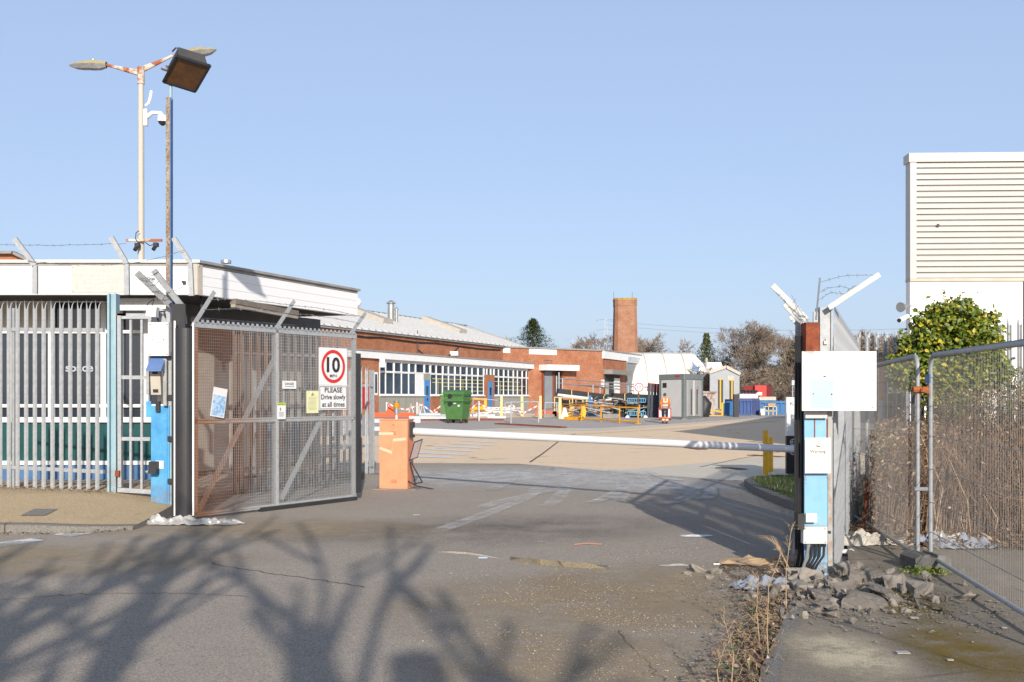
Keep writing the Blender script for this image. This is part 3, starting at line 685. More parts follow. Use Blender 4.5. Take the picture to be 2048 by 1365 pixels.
# floodlight: tilted box lamp
FD=13.6
cnr=[W(327,163,FD+.12),W(391,183,FD+.12),W(420,133,FD-.26),W(354,113,FD-.26)]   # front rim plane (faces down and towards the road)
cnr=[V(c_) for c_ in cnr]; ctr=sum(cnr,V())/4; nn=(cnr[1]-cnr[0]).cross(cnr[3]-cnr[0]).normalized()
if nn.z>0: nn=-nn
fl=T('floodlight','large dark boxy floodlight with rusty brown glass tilted down on top of the blue pole','floodlight',tuple(ctr))
m=MB(); back=[ctr-nn*.20+(c_-ctr)*.80+V((-.10,0,.05)) for c_ in cnr]; mid=[c_*.86+ctr*.14-nn*.02 for c_ in cnr]
for i in range(4): j=(i+1)%4; m.face([mid[i],mid[j],back[j],back[i]])
m.face(back); m.build('housing',M('flood_housing',(.045,.052,.066),(.03,.035,.045),scale=6,rough=.6),fl,world=True)
m=MB()
for i in range(4):
    j=(i+1)%4; m.bar(cnr[i],cnr[j],.03,.045,up=nn)
m.build('rim',BLACK,fl,world=True)
m=MB(); m.face([c_*.95+ctr*.05+nn*.004 for c_ in cnr]); m.build('glass',FLOODG,fl,world=True)
m=MB()
for k in range(7):
    s_=.12+.76*k/6; a=back[0].lerp(back[3],s_); b=back[1].lerp(back[2],s_); m.bar(a-nn*.012,b-nn*.012,.012,.04,up=nn)
for k in range(6):
    s_=.1+.8*k/5; a=mid[3].lerp(back[3],s_); b=mid[2].lerp(back[2],s_); m.bar(a+V((0,0,.012)),b+V((0,0,.012)),.012,.03,up=Z)
m.build('cooling_fin',BLACK,fl,world=True)
m=MB(); m.bar(W(341,150,D),W(333,132,D),.02,.05,up=Y); m.bar(W(323,138,D),W(338,143,D),.02,.05,up=Y); m.tube([W(345,103,D+.1),W(352,96,D),W(357,98,D),W(357,106,D)],.012,6); m.build('bracket',RUSTB,fl,world=True)
# ---------------------------------------------------------------- left gate leaf (mesh on frame)
GA=V((-4.13,13.0,0)); GB=V((-2.42,15.5,0)); gl=line(GA,GB); GLn=(GB-GA).length; grz=math.atan2(GB.y-GA.y,GB.x-GA.x)
gate=T('swing_gate','wide swing gate of fine wire mesh, rusty towards its hinge, standing open on the left','gate',tuple(GA),grz)
def gg(px,py): return gl.ua(px),gl.za(px,py)
def gmesh(name,mt2,a,b,thr0,thr1,rough=.6):
    t=NT(name); s=t.n.new('ShaderNodeSeparateXYZ'); t.link(t.tc.outputs['Object'],s.inputs[0])
    nz=t.noise(1.5,5,.7); f=t.math('ADD',t.math('MULTIPLY',s.outputs[0],.33),t.math('MULTIPLY',nz,.9)); 
    c=t.mix(t.ramp(f,thr0,thr1),a,b); c=t.mix(t.ramp(t.noise(30,4,.8),.5,.7,0,.5),c,tuple(x*.6 for x in a)); return t.done(c,rough,.2,.4)
WIRE=gmesh('mesh_wire',0,(.32,.17,.11),(.37,.385,.39),.55,.95)
GFRM=gmesh('gate_frame_steel',0,(.36,.19,.11),(.43,.45,.46),.45,.8)
GPALE=gmesh('gate_pale',0,(.14,.10,.08),(.27,.28,.30),.5,1.0)
zt=2.56; zb=.07
m=MB()
for (a,b,c,d) in ((0,zb,GLn,zb),(0,zt,GLn,zt)): m.bar((a,.02,b),(c,.02,d),.05,.05)
for x in (.03,GLn-.03): m.bar((x,.02,zb),(x,.02,zt),.05,.05,up=Y)
m.build('frame',GFRM,gate)
m=MB(); x0=gg(553,800)[0]; m.bar((x0,.02,zb),(x0,.02,zt),.05,.08,up=Y); m.build('mid_stile',GFRM,gate)
m=MB(); zm=gg(553,840)[1]; m.bar((0,.02,zm),(GLn,.02,zm),.05,.07); m.build('mid_rail',GFRM,gate)
for a,b in (((398,1028),(553,715)),((565,1000),(695,735))):
    A_=gg(*a);B_=gg(*b); m=MB(); m.bar((A_[0],.03,A_[1]),(B_[0],.03,B_[1]),.03,.065); m.build('diagonal_brace',GFRM,gate)
m=MB()
x=.0
while x<GLn: m.bar((x,-.012,zb),(x,-.012,zt-.005),.0045,.0045,up=Y); x+=.0325
z=zb
while z<zt: m.bar((0,-.017,z),(GLn,-.017,z),.0045,.0045); z+=.041
m.build('wire_mesh',WIRE,gate)
m=MB(); n=36
for k in range(n):
    x0_=GLn*k/n; w=GLn/n; m.face([(x0_,-.02,zt),(x0_+w*.75,-.02,zt),(x0_+w*.6,-.02,zt+.055),(x0_+w*.15,-.02,zt+.055)])
m.fbox(L0,0,GLn,zt-.05,zt+.02,-.01,.02); m.build('serrated_top',GALV,gate)
m=MB(); m.fbox(L0,GLn-.01,GLn+.08,.12,zt-.28,-.05,.03); m.build('edge_rubber',RUBBER,gate,bevel=.01)
m=MB(); m.bar((1.1,.0,zb-.035),(GLn,.0,zb-.035),.06,.05); m.build('bottom_rubber',RUBBER,gate)
for (f,k1,lab) in (((386,652),(427,584),0),((551,652),(587,602),0),((700,664),(730,626),0)):
    a=gg(*f); b=gg(*k1); p0=V((a[0],0,min(a[1],zt))); d0=(b[1]-p0.z); m=MB(); ang=d0*.8
    u1=gl.ua(k1[0]); m.bar(p0,(u1,-.02,b[1]),.055,.012,up=Y); m.bar(p0+V((0,.02,0)),(u1,.0,b[1]),.008,.05,up=Y); m.build('wire_arm',GALV,gate)
def gw(px,py,c=-.03): a=gl.pt(*gg(px,py),-c); return a
barbed('barbed_wire','barbed wire sagging between the three slanted arms on top of the mesh gate',[(gw(418,600),gw(582,612)),(gw(582,612),gw(725,636)),(gw(405,620),gw(572,628)),(gw(572,628),gw(716,648))],sag=-.03)
# things fixed on the mesh gate
def plate(m,fr,a0,a1,b0,b1,c): m.fbox(fr,a0,a1,b0,b1,c-.004,c)
def onframe(px0,py0,px1,py1): a0,b1=gg(px0,py0); a1,_=gg(px1,py0); _,b0=gg(px0,py1); return a0,a1,b0,b1
a0,a1,b0,b1=onframe(632,695,688.5,820.5)
sg=T('speed_limit_sign','white 10 MPH sign with red ring and PLEASE Drive slowly text on the mesh gate','sign',tuple(gl.pt((a0+a1)/2,b0,.03)),grz)
hh=b1-b0; ww=a1-a0; sf=Fr((-ww/2,0,0))
m=MB(); plate(m,sf,0,ww,hh*.40,hh,.03); m.build('upper_plate',SIGNW,sg)
m=MB(); plate(m,sf,0,ww,0,hh*.395,.032); m.build('lower_plate',SIGNW,sg)
cx,cy=ww*.5,hh*.70; rr=min(ww*.42,hh*.285); sx_=1
m=MB()
n=48; ry=rr*1.06
m.disc(sf,cx,cy,rr*.80,rr*1.0,.034,48); m.build('red_ring',SIGNR,sg)
m=MB(); m.text(sf,'10',cx,cy-rr*.32,rr*.86,.034,width=rr*1.12,bold=.03); m.text(sf,'MPH',cx,cy-rr*.66,rr*.19,.034,width=rr*.6,bold=.012); m.build('lettering',INK,sg)
m=MB(); g=.012
for (a,b,c,d) in ((g,ww-g,g,g+.008),(g,ww-g,hh*.39-g-.008,hh*.39-g),(g,g+.008,g,hh*.39-g),(ww-g-.008,ww-g,g,hh*.39-g)): plate(m,sf,a,b,c,d,.0345)
m.build('border',INK,sg)
m=MB(); m.text(sf,'PLEASE',cx,hh*.282,hh*.078,.036,width=ww*.62,bold=.022); m.text(sf,'Drive slowly',cx,hh*.170,hh*.078,.036,width=ww*.86,bold=.02); m.text(sf,'at all times',cx,hh*.052,hh*.078,.036,width=ww*.80,bold=.02); m.build('lettering',INK,sg)
def gsign(name,label,rect,mt,tilt=0,cat='sign'):
    a0,a1,b0,b1=onframe(*rect); s=T(name,label,cat,tuple(gl.pt((a0+a1)/2,b0,.028)),grz); w=a1-a0;h=b1-b0
    f=Fr((-w/2*math.cos(tilt),0,0),V((math.cos(tilt),0,math.sin(tilt))),V((-math.sin(tilt),0,math.cos(tilt))))
    m=MB(); plate(m,f,0,w,0,h,.024); m.build('panel',mt,s); return s,f,w,h
s,f,w,h=gsign('danger_plate','small white DANGER plate with rounded corners in the middle of the mesh gate',(560,762,587.5,778),SIGNW)
m=MB(); m.text(f,'DANGER',w/2,h*.48,h*.30,.026,width=w*.66,bold=.02); m.build('lettering',INK,s)
m=MB(); plate(m,f,w*.15,w*.85,h*.26,h*.31,.026); m.build('small_print',INK,s)
s,f,w,h=gsign('notice','small white notice with a lime green header on the middle stile of the mesh gate',(549.5,806,566.5,839),SIGNW)
m=MB(); plate(m,f,0,w,h*.84,h,.026); m.build('header',LIME,s); m=MB(); m.text(f,'WARNING',w*.6,h*.88,h*.06,.028,width=w*.6,bold=.02)
m.prism([(w*.1,h*.87),(w*.26,h*.87),(w*.18,h*.96)],f,.026,.028); m.disc(f,w*.36,h*.66,0,w*.06,.0265,10); plate(m,f,w*.32,w*.40,h*.52,h*.62,.0265); m.build('lettering',INK,s)
m=MB(); 
for k in range(6): plate(m,f,w*.2,w*(.8-.05*(k%3)),h*(.42-.05*k),h*(.43-.05*k)+.002,.0265)
m.build('small_print',GALVD,s)
s,f,w,h=gsign('notice','pale yellow paper notice with faint lines behind the mesh, left of the speed sign',(608,782,632,827),YNOTE,cat='notice')
m=MB(); m.prism([(w*.35,h*.78),(w*.65,h*.78),(w*.5,h*.93)],f,.024,.0255)
for k in range(11): plate(m,f,w*.15,w*(.85-.04*(k%3)),h*(.70-.055*k),h*(.70-.055*k)+.004,.0255)
m.build('print',M('notice_ink',(.25,.24,.10),(.35,.34,.18),scale=30),s)
s,f,w,h=gsign('notice','crooked faded blue and white paper notice tied to the left part of the mesh gate',(415,773,443,832),SIGNP,tilt=-R(9),cat='notice')
m=MB(); plate(m,f,w*.05,w*.95,h*.04,h*.74,.0255); m.build('blue_panel',MIDB,s)
# white lower plate on the stile
m=MB(); a0,a1,b0,b1=onframe(549,838,558,985); m.fbox(gl,a0,a1,b0,b1,.0,.006); 
# ---------------------------------------------------------------- second palisade behind the gate and bits stored there
palisade('palisade_fence','tall grey palisade panel seen through the mesh of the open gate',(-4.55,16.4),(-3.1,18.0),.0,2.75,.15,posts=(.1,),mat=GPALE)
palisade('palisade_fence','short run of galvanised palisade ending just left of the orange barrier box',(-3.55,19.9),(-2.72,19.35),.0,2.25,.145,posts=(.93,),mat=GALV)
m=MB()
for k in range(9): m.bar((-4.35+.13*k,15.9+.22*k,.05),(-4.33+.13*k,15.95+.22*k,1.45+.1*math.sin(k*3)),.10,.02,up=X)
m.build('stored_gate_panel',RUSTB,label='rusty brown upright steel slats stacked behind the mesh gate',cat='steel panel')
t=T('steel_stillage','dark blue grey steel frame standing behind the mesh gate','frame',(-4.1,17.9,0))
m=MB()
for z in (.5,1.2,1.75): m.bar((-4.5,17.6,z),(-3.3,18.9,z),.05,.06)
for k in range(4): m.bar((-4.5+.4*k,17.6+.43*k,.0),(-4.5+.4*k,17.6+.43*k,1.8),.05,.05,up=X)
m.build('frame',GALVD,t,world=True)
m=MB(); m.fbox(line((-4.4,17.75),(-3.5,18.7)),0,1.2,.55,1.15,-.02,0); m.build('panel',M('slate_panel',(.13,.17,.24),(.10,.13,.18)),t,world=True)
# concrete kerb edge under second palisade
m=MB(); m.fbox(line((-3.6,19.7),(-2.1,18.9)),0,1.7,-.02,.12,-.3,0); m.build('kerb',KERB,kind='structure')
# ---------------------------------------------------------------- guardhouse
gh=T('guardhouse','low flat-roofed guardhouse with a wide white boarded canopy behind the left fence','building',(-8.5,20,0))
zc0,zc1=W(0,590,18).z,W(0,533,18).z; zcap=W(0,523,18).z
poly=[(-22,18),(-5.66,18),(-3.52,22.8),(-12,25.5),(-22,25.5)]
f1_=line(poly[0],poly[1]); f2_=line(poly[1],poly[2]); L1=16.34; L2=math.hypot(2.14,4.8)
for nm,f,L in (('fascia_front',f1_,L1),('fascia_side',f2_,L2)):
    m=MB(); n=3; hh=(zc1-zc0)/n
    for k in range(n): m.fbox(f,0,L+(.0 if nm=='fascia_side' else 0),zc0+hh*k+.008,zc0+hh*(k+1),-.05,0)
    m.fbox(f,0,L,zc0,zc1,-.08,-.012); m.build(nm,WBOARD,gh,world=True)
m=MB(); m.fbox(f1_,0,L1+.03,zc1,zc1+.06,-.1,-.004); m.build('trim_board',CREAM,gh,world=True)
for f,L,mt in ((f1_,L1,WHITE),(f2_,L2,CAPGREY)):
    m=MB(); m.fbox(f,0,L+.05,zc1+.062,zcap+.02,-.12,.05); m.build('roof_edge',mt,gh,world=True)
m=MB(); m.fbox(f2_,0,.12,zc0,zc1+.06,-.03,.008); m.fbox(f1_,L1-.10,L1+.0,zc0,zc1+.06,-.03,.008); m.build('corner_trim',CREAM,gh,world=True)
m=MB(); m.prism([(a,b) for a,b in poly],Fr((0,0,0),X,Y),zcap-.08,zcap-.02); m.build('roof',CAPGREY,gh,world=True)
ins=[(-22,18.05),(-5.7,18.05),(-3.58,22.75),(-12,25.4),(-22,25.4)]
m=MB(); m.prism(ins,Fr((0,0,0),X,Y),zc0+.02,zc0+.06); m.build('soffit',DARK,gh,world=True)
m=MB(); m.box((-15,20,3.65+.0),(.3,.3,.1)); 
# walls set back
wy=19.4; wf=line((-22,wy),(-6.75,wy)); WL=15.25
def wx(px): return wf.ua(px)
def wz(py): return CH-(py-HZ)/F*wy
m=MB(); m.fbox(wf,0,WL,-.1,wz(930),-.2,-.0); m.build('plinth',M('plinth_blue',(.07,.16,.32),(.05,.12,.25),scale=3,rough=.6),gh,world=True)
m=MB(); m.fbox(wf,0,WL,wz(600)+.0,zc0+.03,-.2,0); m.build('wall_head',WHITE,gh,world=True)
m=MB(); m.fbox(wf,0,WL,wz(922),wz(845),-.15,-.04); m.build('green_panel',GREENP,gh,world=True)
m=MB(); m.fbox(wf,0,WL,wz(930),wz(922),-.15,.03); m.fbox(wf,0,WL,wz(845),wz(838),-.15,.03); m.build('sill',WHITE,gh,world=True)
cols=[-400,-330,-260,-190,-120,-50,20,100,205,238,290,340]
for i in range(len(cols)-1):
    a,b=wx(cols[i]),wx(cols[i+1]); w=T2=None
    win=MB(); 
    for (c,d) in ((a,a+.07),(b-.03,b)): win.fbox(wf,c,d,wz(838),wz(600),-.1,.02)
    for y in (838,812,664,602): win.fbox(wf,a+.07,b-.03,wz(y)-.03,wz(y)+.03,-.1,.015)
    wo=win.build('window_frame',WHITE,gh,world=True)
    for (y0,y1,mt) in ((835,815,GLASS),(809,667,GLASS),(660,605,CREAM if i<=6 else GLASS)):
        p_=MB(); p_.fbox(wf,a+.07,b-.03,wz(y0),wz(y1),-.09,-.07); p_.build('pane',mt,wo,world=True)
    if i==96: 
        p_=MB()
        for k in range(9): p_.fbox(wf,a+.1+(b-a-.15)*k/9,a+.1+(b-a-.15)*k/9+.05,wz(800),wz(668),-.068,-.06)
        p_.build('blind',M('blind_cream',(.42,.40,.33),(.30,.29,.25),scale=4),wo,world=True)
m=MB(); a=W(129,745,wy+.0); m.text(Fr((a.x,wy+.045,0)),'space',0,W(0,743,wy).z,.15,.0,width=.54,bold=.02,align='LEFT'); m.build('window_lettering',M('letter_grey',(.42,.48,.54),(.38,.44,.5)),gh,world=True)
# side wall and end wall
sw=line((-6.75,wy),(-4.6,24.2)); m=MB(); m.fbox(sw,0,5.2,-.1,zc0+.03,-.2,0); m.build('side_wall',M('shaded_wall',(.13,.13,.13),(.09,.09,.09),scale=2),gh,world=True)  # wall toned dark so shade sits in its colour, doors likewise
m=MB(); 
for k in range(3): m.fbox(sw,.4+1.5*k,1.4+1.5*k,.1,2.5,.0,.03)
m.build('side_door',M('door_cream',(.34,.33,.29),(.28,.27,.24)),gh,world=True)
# security sign board, old notice, danger label, light, lamp, pipe
D=18.4
s=T('security_sign','long white SECURITY sign board with very faded letters under the guardhouse canopy','sign',tuple(W(270,621,D)))
m=MB(); pxbox(m,233,597,338,621,D,.08); m.build('board',WHITE,s,world=True)
m=MB(); b=W(240,614,D); m.text(Fr((b.x,D,b.z)),'SECURITY',0,0,.105,.003,width=.43,align='LEFT',bold=.01); m.build('lettering',M('very_faded_ink',(.66,.65,.63),(.7,.69,.67),scale=20),s,world=True)
D=17.985
s=T('old_notice_board','weathered beige notice board with illegible faded text fixed on the white canopy boards','sign',tuple(W(197,586,D)))
m=MB(); pxbox(m,143,531,251,586,D,.01); m.build('board',OLDSIGN,s,world=True)
m=MB(); 
rnd=random.Random(2)
for (x0,x1,yy) in ((170,222,543),(147,246,553),(147,240,561),(165,232,568),(152,238,577)):
    x=x0
    while x<x1:
        w_=rnd.uniform(1.2,2.4); pxbox(m,x,yy-rnd.uniform(3,4.5),x+w_*.45,yy,D-.003,.002); x+=w_+1.1
m.build('faded_text',FADED,s,world=True)
m=MB(); 
for a,b in ((145,534),(247,534),(145,582),(247,582)): pxbox(m,a,b,a+1.6,b+1.6,D-.004,.003)
m.build('screw',RUST,s,world=True)
m=MB(); b=W(287,561,D-.002); m.text(Fr((b.x,D-.002,b.z)),'DANGER',0,0,.045,.001,width=.21,bold=.015,align='LEFT'); pxbox(m,287,563.5,309,564.5,D-.003,.001); m.build('danger_label',INK,label='small DANGER lettering on the white canopy boards left of the floodlight pole',cat='label')
m=MB(); pxbox(m,363,562,369,566,17.9,.1); pxbox(m,378,577,385,582,17.9,.1); m.build('wall_fitting',BLACK,gh,world=True)
s=T('light_fitting','long brown and cream fluorescent batten light under the guardhouse soffit','light',tuple(W(530,635,20)))
m=MB(); a=W(466,603,18.9);b=W(592,627,20.9); m.bar(a,b,.14,.10); m.build('housing',M('batten_brown',(.17,.14,.11),(.22,.19,.16),scale=5),s,world=True)
m=MB(); a2=a-V((0,0,.08));b2=b-V((0,0,.08)); m.bar(a2,b2,.10,.07); m.build('diffuser',M('batten_cream',(.40,.36,.30),(.3,.27,.22),scale=5),s,world=True)
m=MB(); m.tube([W(385,588,18.6),W(402,592,18.4),W(404,630,18.4)],.03,8); m.tube([W(385,640,17),W(590,655,19.5)],.05,8); m.build('drain_pipe',BLACK,gh,world=True)
s=T('dome_lamp','white round dome lamp at the far lower corner of the guardhouse canopy','lamp',tuple(W(713,620,22.7)))
m=MB(); c=W(712,606,22.9)
pr=[(0,.11),(.07,.105),(.115,.06),(.125,0),(.105,-.05),(.06,-.1),(.03,-.13)]
for i in range(len(pr)-1):
    for j in range(14):
        t0=2*math.pi*j/14;t1=2*math.pi*(j+1)/14; (r0,z0),(r1,z1)=pr[i],pr[i+1]
        m.face([c+V((r0*math.cos(t0),r0*math.sin(t0),z0)),c+V((r0*math.cos(t1),r0*math.sin(t1),z0)),c+V((r1*math.cos(t1),r1*math.sin(t1),z1)),c+V((r1*math.cos(t0),r1*math.sin(t0),z1))][::-1])
m.build('globe',WHITE,s,world=True,smooth=True)
m=MB(); m.tube([c-V((0,0,.12)),c-V((0,0,.22)),c-V((.1,.1,.24))],.02,8); m.build('stem',RUST,s,world=True)
m=MB(); m.tube([W(452,527,21),W(452,521,21)],.11,12); m.build('roof_vent',ALU,gh,world=True)
# brick gable glimpsed above the roof at far left
b=T('brick_building','brick building corner with a stone coping peeping above the guardhouse roof at the far left','building',tuple(G(-20,830)))
Dg=52; m=MB(); fg=Fr((0,Dg,0)); a=W(-200,509,Dg); 
m.prism([(W(-200,0,Dg).x,0),(W(64,0,Dg).x,0),(W(64,0,Dg).x,W(0,526,Dg).z),(W(28,0,Dg).x,W(0,508,Dg).z),(W(-200,0,Dg).x,W(0,508,Dg).z)],fg,-4,0); m.build('wall',BRICK,b,world=True)
m=MB(); m.bar(W(-200,506,Dg-.1),W(30,506,Dg-.1),.5,.14); m.bar(W(28,506,Dg-.1),W(66,525,Dg-.1),.5,.14); m.build('coping',CONC,b,world=True)
# ---------------------------------------------------------------- lamp post with two heads
D=25.0; s=T('street_lamp','tall cream lamp post with two lichen covered lamp heads on rusty arms behind the guardhouse','street lamp',(W(282,0,D).x,D,0))
zt=W(0,135,D).z; x0=W(282,0,D).x
m=MB(); m.tube([(x0,D,0),(x0,D,3),(x0,D,zt-.3)],[.10,.085,.07],14); m.build('pole',M('cream_pole',(.55,.51,.45),(.48,.44,.38),scale=2,c3=(.36,.32,.26),t3=(.6,.75),s3=4,stretch=(1,1,.3)),s,world=True,smooth=True)
m=MB(); m.tube([(x0,D,zt-.42),(x0,D,zt)],.09,14); m.build('cap',M('rusty_cap',(.55,.50,.44),(.34,.14,.07),scale=4,thr=(.5,.6)),s,world=True,smooth=True)
ARMM=M('rusty_white_arm',(.60,.52,.44),(.34,.11,.045),scale=3.5,thr=(.44,.52),rough=.8)
for (p0,p1,h0,h1,dy) in (((276,148),(213,130),(213,130),(139,131),-.0),((288,140),(345,112),(372,108),(432,100),.4)):
    m=MB(); m.tube([W(*p0,D),W(*p1,D+dy*.6)],[.05,.035],8); m.tube([W(p0[0],p0[1]-6,D),W(*p1,D+dy*.6)],[.03,.02],6)
    if dy: m.tube([W(*p1,D+dy*.6),W(*h0,D+dy)],.03,8)
    am=m.build('lamp_arm',ARMM,s,world=True)
    a=W(*h0,D+dy);b_=W(*h1,D+dy); d=(b_-a).normalized(); up=V((0,0,1)); side=Y
    def hull(m,zs,ws):
        k=6; prev=None
        for i in range(k+1):
            t_=i/k; c=a.lerp(b_,t_); w=.16*ws[i]; hz_=zs[i]
            ring=[c+side*w+up*.0,c+side*w*.6+up*hz_,c-side*w*.6+up*hz_,c-side*w]
            if prev:
                for j in range(3): m.face([prev[j],prev[j+1],ring[j+1],ring[j]])
            prev=ring
    m=MB(); hull(m,[.07,.09,.10,.09,.07,.05,.02],[.5,.8,1,1,.9,.7,.2]); m.build('lamp_canopy',LICH,s,world=True)
    m=MB(); hull(m,[-.07,-.11,-.11,-.10,-.10,-.08,-.02],[.5,.8,1,1,.9,.7,.2]); m.build('lamp_bowl',ALU,s,world=True)
m=MB(); c=W(186,127,D); m.tube([c,c+V((0,0,.10))],.05,8); m.build('photocell',ALU,s,world=True)
s=T('dome_camera','white dome camera on a swan neck bracket on the cream lamp post','camera',tuple(W(305,240,D-.1)))
m=MB(); pxbox(m,287,218,294,251,D-.12,.10); m.tube([W(294,234,D-.1),W(305,226,D-.1),W(322,226,D-.1),W(326,232,D-.1)],[.06,.05,.04,.04],10); m.build('bracket',WHITE,s,world=True,smooth=True)
m=MB(); c=W(325,240,D-.1); m.tube([c+V((0,0,.12)),c+V((0,0,.1)),c-V((0,0,.05)),c-V((0,0,.055))],[.05,.115,.125,.11],14); m.build('housing',WHITE,s,world=True,smooth=True)
m=MB(); m.tube([c-V((0,0,.05)),c-V((0,0,.10)),c-V((0,0,.145))],[.10,.085,.03],14); m.build('dome',BLACK,s,world=True,smooth=True)
m=MB(); m.tube([W(291,212,D-.1),W(297,207,D-.1),W(300,198,D-.1),W(303,182,D-.1)],.035,8); m.build('antenna',WHITE,label='short bent white antenna clamped to the cream lamp post',cat='antenna')
s=T('camera_bracket','rusty white cross bar with two small black cameras low on the cream lamp post','bracket',tuple(W(285,486,D-.15)))
m=MB(); m.bar(W(252,481,D-.15),W(324,481,D-.15),.06,.06); m.build('cross_bar',ARMM,s,world=True)
for (x,y) in ((275,491),(312,490)):
    m=MB(); c=W(x,y,D-.2); m.box(c,(.10,.14,.10)); m.tube([c-V((.02,0,.04)),c-V((.05,.05,.13))],.05,8); m.build('camera',BLACK,s,world=True)
m=MB(); m.tube([W(276,486,D-.2),W(271,478,D-.2),W(272,466,D-.2),W(278,462,D-.2)],.012,5); m.tube([W(290,485,D-.2),W(300,492,D-.2),W(308,489,D-.2)],.012,5); m.build('cable',BLACK,s,world=True)
# ---------------------------------------------------------------- barrier
bx=W(787,980,17.3); s=BAR=T('entrance_barrier','orange barrier cabinet with pale graffiti and its long white arm lowered across the road','barrier',(bx.x,bx.y,0),R(-9))
wB=.50; dB=.40; hB=1.20
m=MB(); m.fbox(L0,-wB/2,wB/2,.02,hB,-dB,0); m.build('cabinet',BOXO,s,bevel=.01)
m=MB(); m.fbox(L0,-wB/2-.012,wB/2+.012,hB,hB+.02,-dB-.01,.012); m.build('lid',BOXO,s)
m=MB(); m.fbox(L0,-wB/2+.01,wB/2-.0,.05,hB-.02,0,.008); m.build('door',BOXO,s)
m=MB()
for k in range(3): m.fbox(L0,-.05,.05,hB-.20-.022*k,hB-.193-.022*k,.008,.011); m.fbox(L0,-.04,.06,.12+.022*k,.127+.022*k,.008,.011)
m.disc(L0,0,hB-.08,0,.012,.011,10); m.build('vent_slot',RUSTB,s)
m=MB(); pl=[((-.26,.97),(-.0,.97)),((-.24,.72),(-.02,.64)),((-.02,.64),(.0,.86)),((.0,.86),(.23,.88))]
for a,b in pl: m.bar((a[0],-.012,a[1]),(b[0],-.012,b[1]),.004,.05,up=Z)
m.build('graffiti',GRAFF,s)
m=MB(); m.fbox(L0,-.35,.42,.0,.018,-.5,.1); m.build('base_slab',CONC,s)
m=MB(); m.fbox(L0,wB/2,wB/2+.06,hB-.30,hB-.03,-.28,-.12); m.build('hub',BLACK,s)
m=MB(); m.tube([(.02,.12,hB+.02),(.02,.12,hB+.24)],.018,8); m.build('lamp_stem',WHITE,s)
m=MB(); m.tube([(.02,.12,hB+.10),(.02,.12,hB+.22)],.045,12); m.build('lamp_base',ALU,s,smooth=True)
m=MB(); m.tube([(.02,.12,hB+.22),(.02,.12,hB+.30),(.02,.12,hB+.31)],[.055,.055,.04],12); m.build('beacon_lens',AMBER,s,smooth=True)
m=MB(); m.tube([(.02,.12,hB+.31),(.02,.12,hB+.34)],.052,12); m.build('beacon_cap',GALVD,s,smooth=True)
A=W(818,863,17.55); B=W(1597,899,13.0)
m=MB(); m.tube([A,A.lerp(B,.5),B],[.068,.056,.047],20); m.build('arm',M('barrier_white',(.84,.84,.84),(.80,.80,.80),scale=2,rough=.35),BAR,world=True,smooth=True)
s=T('leaning_sign','small dark framed sign leaning on a thin black folding stand beside the barrier cabinet','sign',tuple(W(830,975,17.4)))
fr=Fr(W(818,922,17.3),V((.35,.1,.12)),V((.28,0,1))); m=MB(); m.fbox(fr,0,.16,0,.34,-.02,0); m.build('frame',BLACK,s,world=True)
m=MB(); m.fbox(fr,.015,.145,.02,.32,0,.004); m.build('face',M('sign_mauve',(.24,.19,.19),(.30,.24,.23),scale=9),s,world=True)
m=MB(); q=lambda x,y,d=17.3:W(x,y,d)
for a,b in (((820,925),(832,972)),((832,972),(868,979)),((822,925),(845,965)),((845,965),(826,968)),((832,972),(815,962))): m.tube([q(*a),q(*b)],.012,6)
m.build('stand',BLACK,s,world=True)
# ---------------------------------------------------------------- right post and signs
D=8.75; rb=W(1634,1160,D)
s=RP=T('gate_post','light blue steel gate post with a rusty top on the right of the entrance','post',(rb.x,rb.y,0))
m=MB(); pxbox(m,1609,815,1656,1162,D+.02,.02); m.build('face_plate',blue_post('right_post_paint',(.25,.47,.66),(.19,.41,.62)),s,world=True)
m=MB(); pxbox(m,1612,645,1639,820,D+.0,.20); m.build('rusty_top',RUST,s,world=True)
m=MB(); pxbox(m,1656,815,1664,1165,D+.01,.24); m.build('flange',M('rusty_flange',(.38,.37,.35),(.33,.20,.13),scale=4,thr=(.5,.6)),s,world=True)
m=MB(); pxbox(m,1611,822,1655,837,D-.03,.05); m.build('bracket',M('galv_rusty',(.55,.54,.52),(.40,.20,.10),scale=7,thr=(.58,.64)),s,world=True)
for x,w in ((1628,2.5),(1653,3)):
    m=MB(); pxbox(m,x,838,x+w,876,D+.017,.002); m.build('rust_streak',RUST,s,world=True)
m=MB(); pxbox(m,1601,640,1613,676,D+.15,.02); m.build('top_channel',GALVD,s,world=True)
m=MB()
for k,x in enumerate((1592,1595.5,1599,1602.5,1606)):
    m.tube([W(x,672,D+.12),W(x+(-1,2,-2,1,1.5)[k],850,D+.10),W(x,1145,D+.1)],.012,6)
pxbox(m,1603,672,1608,1150,D+.16,.02)
m.build('cable_run',BLACK,label='bundle of black cables running down the left edge of the right blue post',cat='cables')
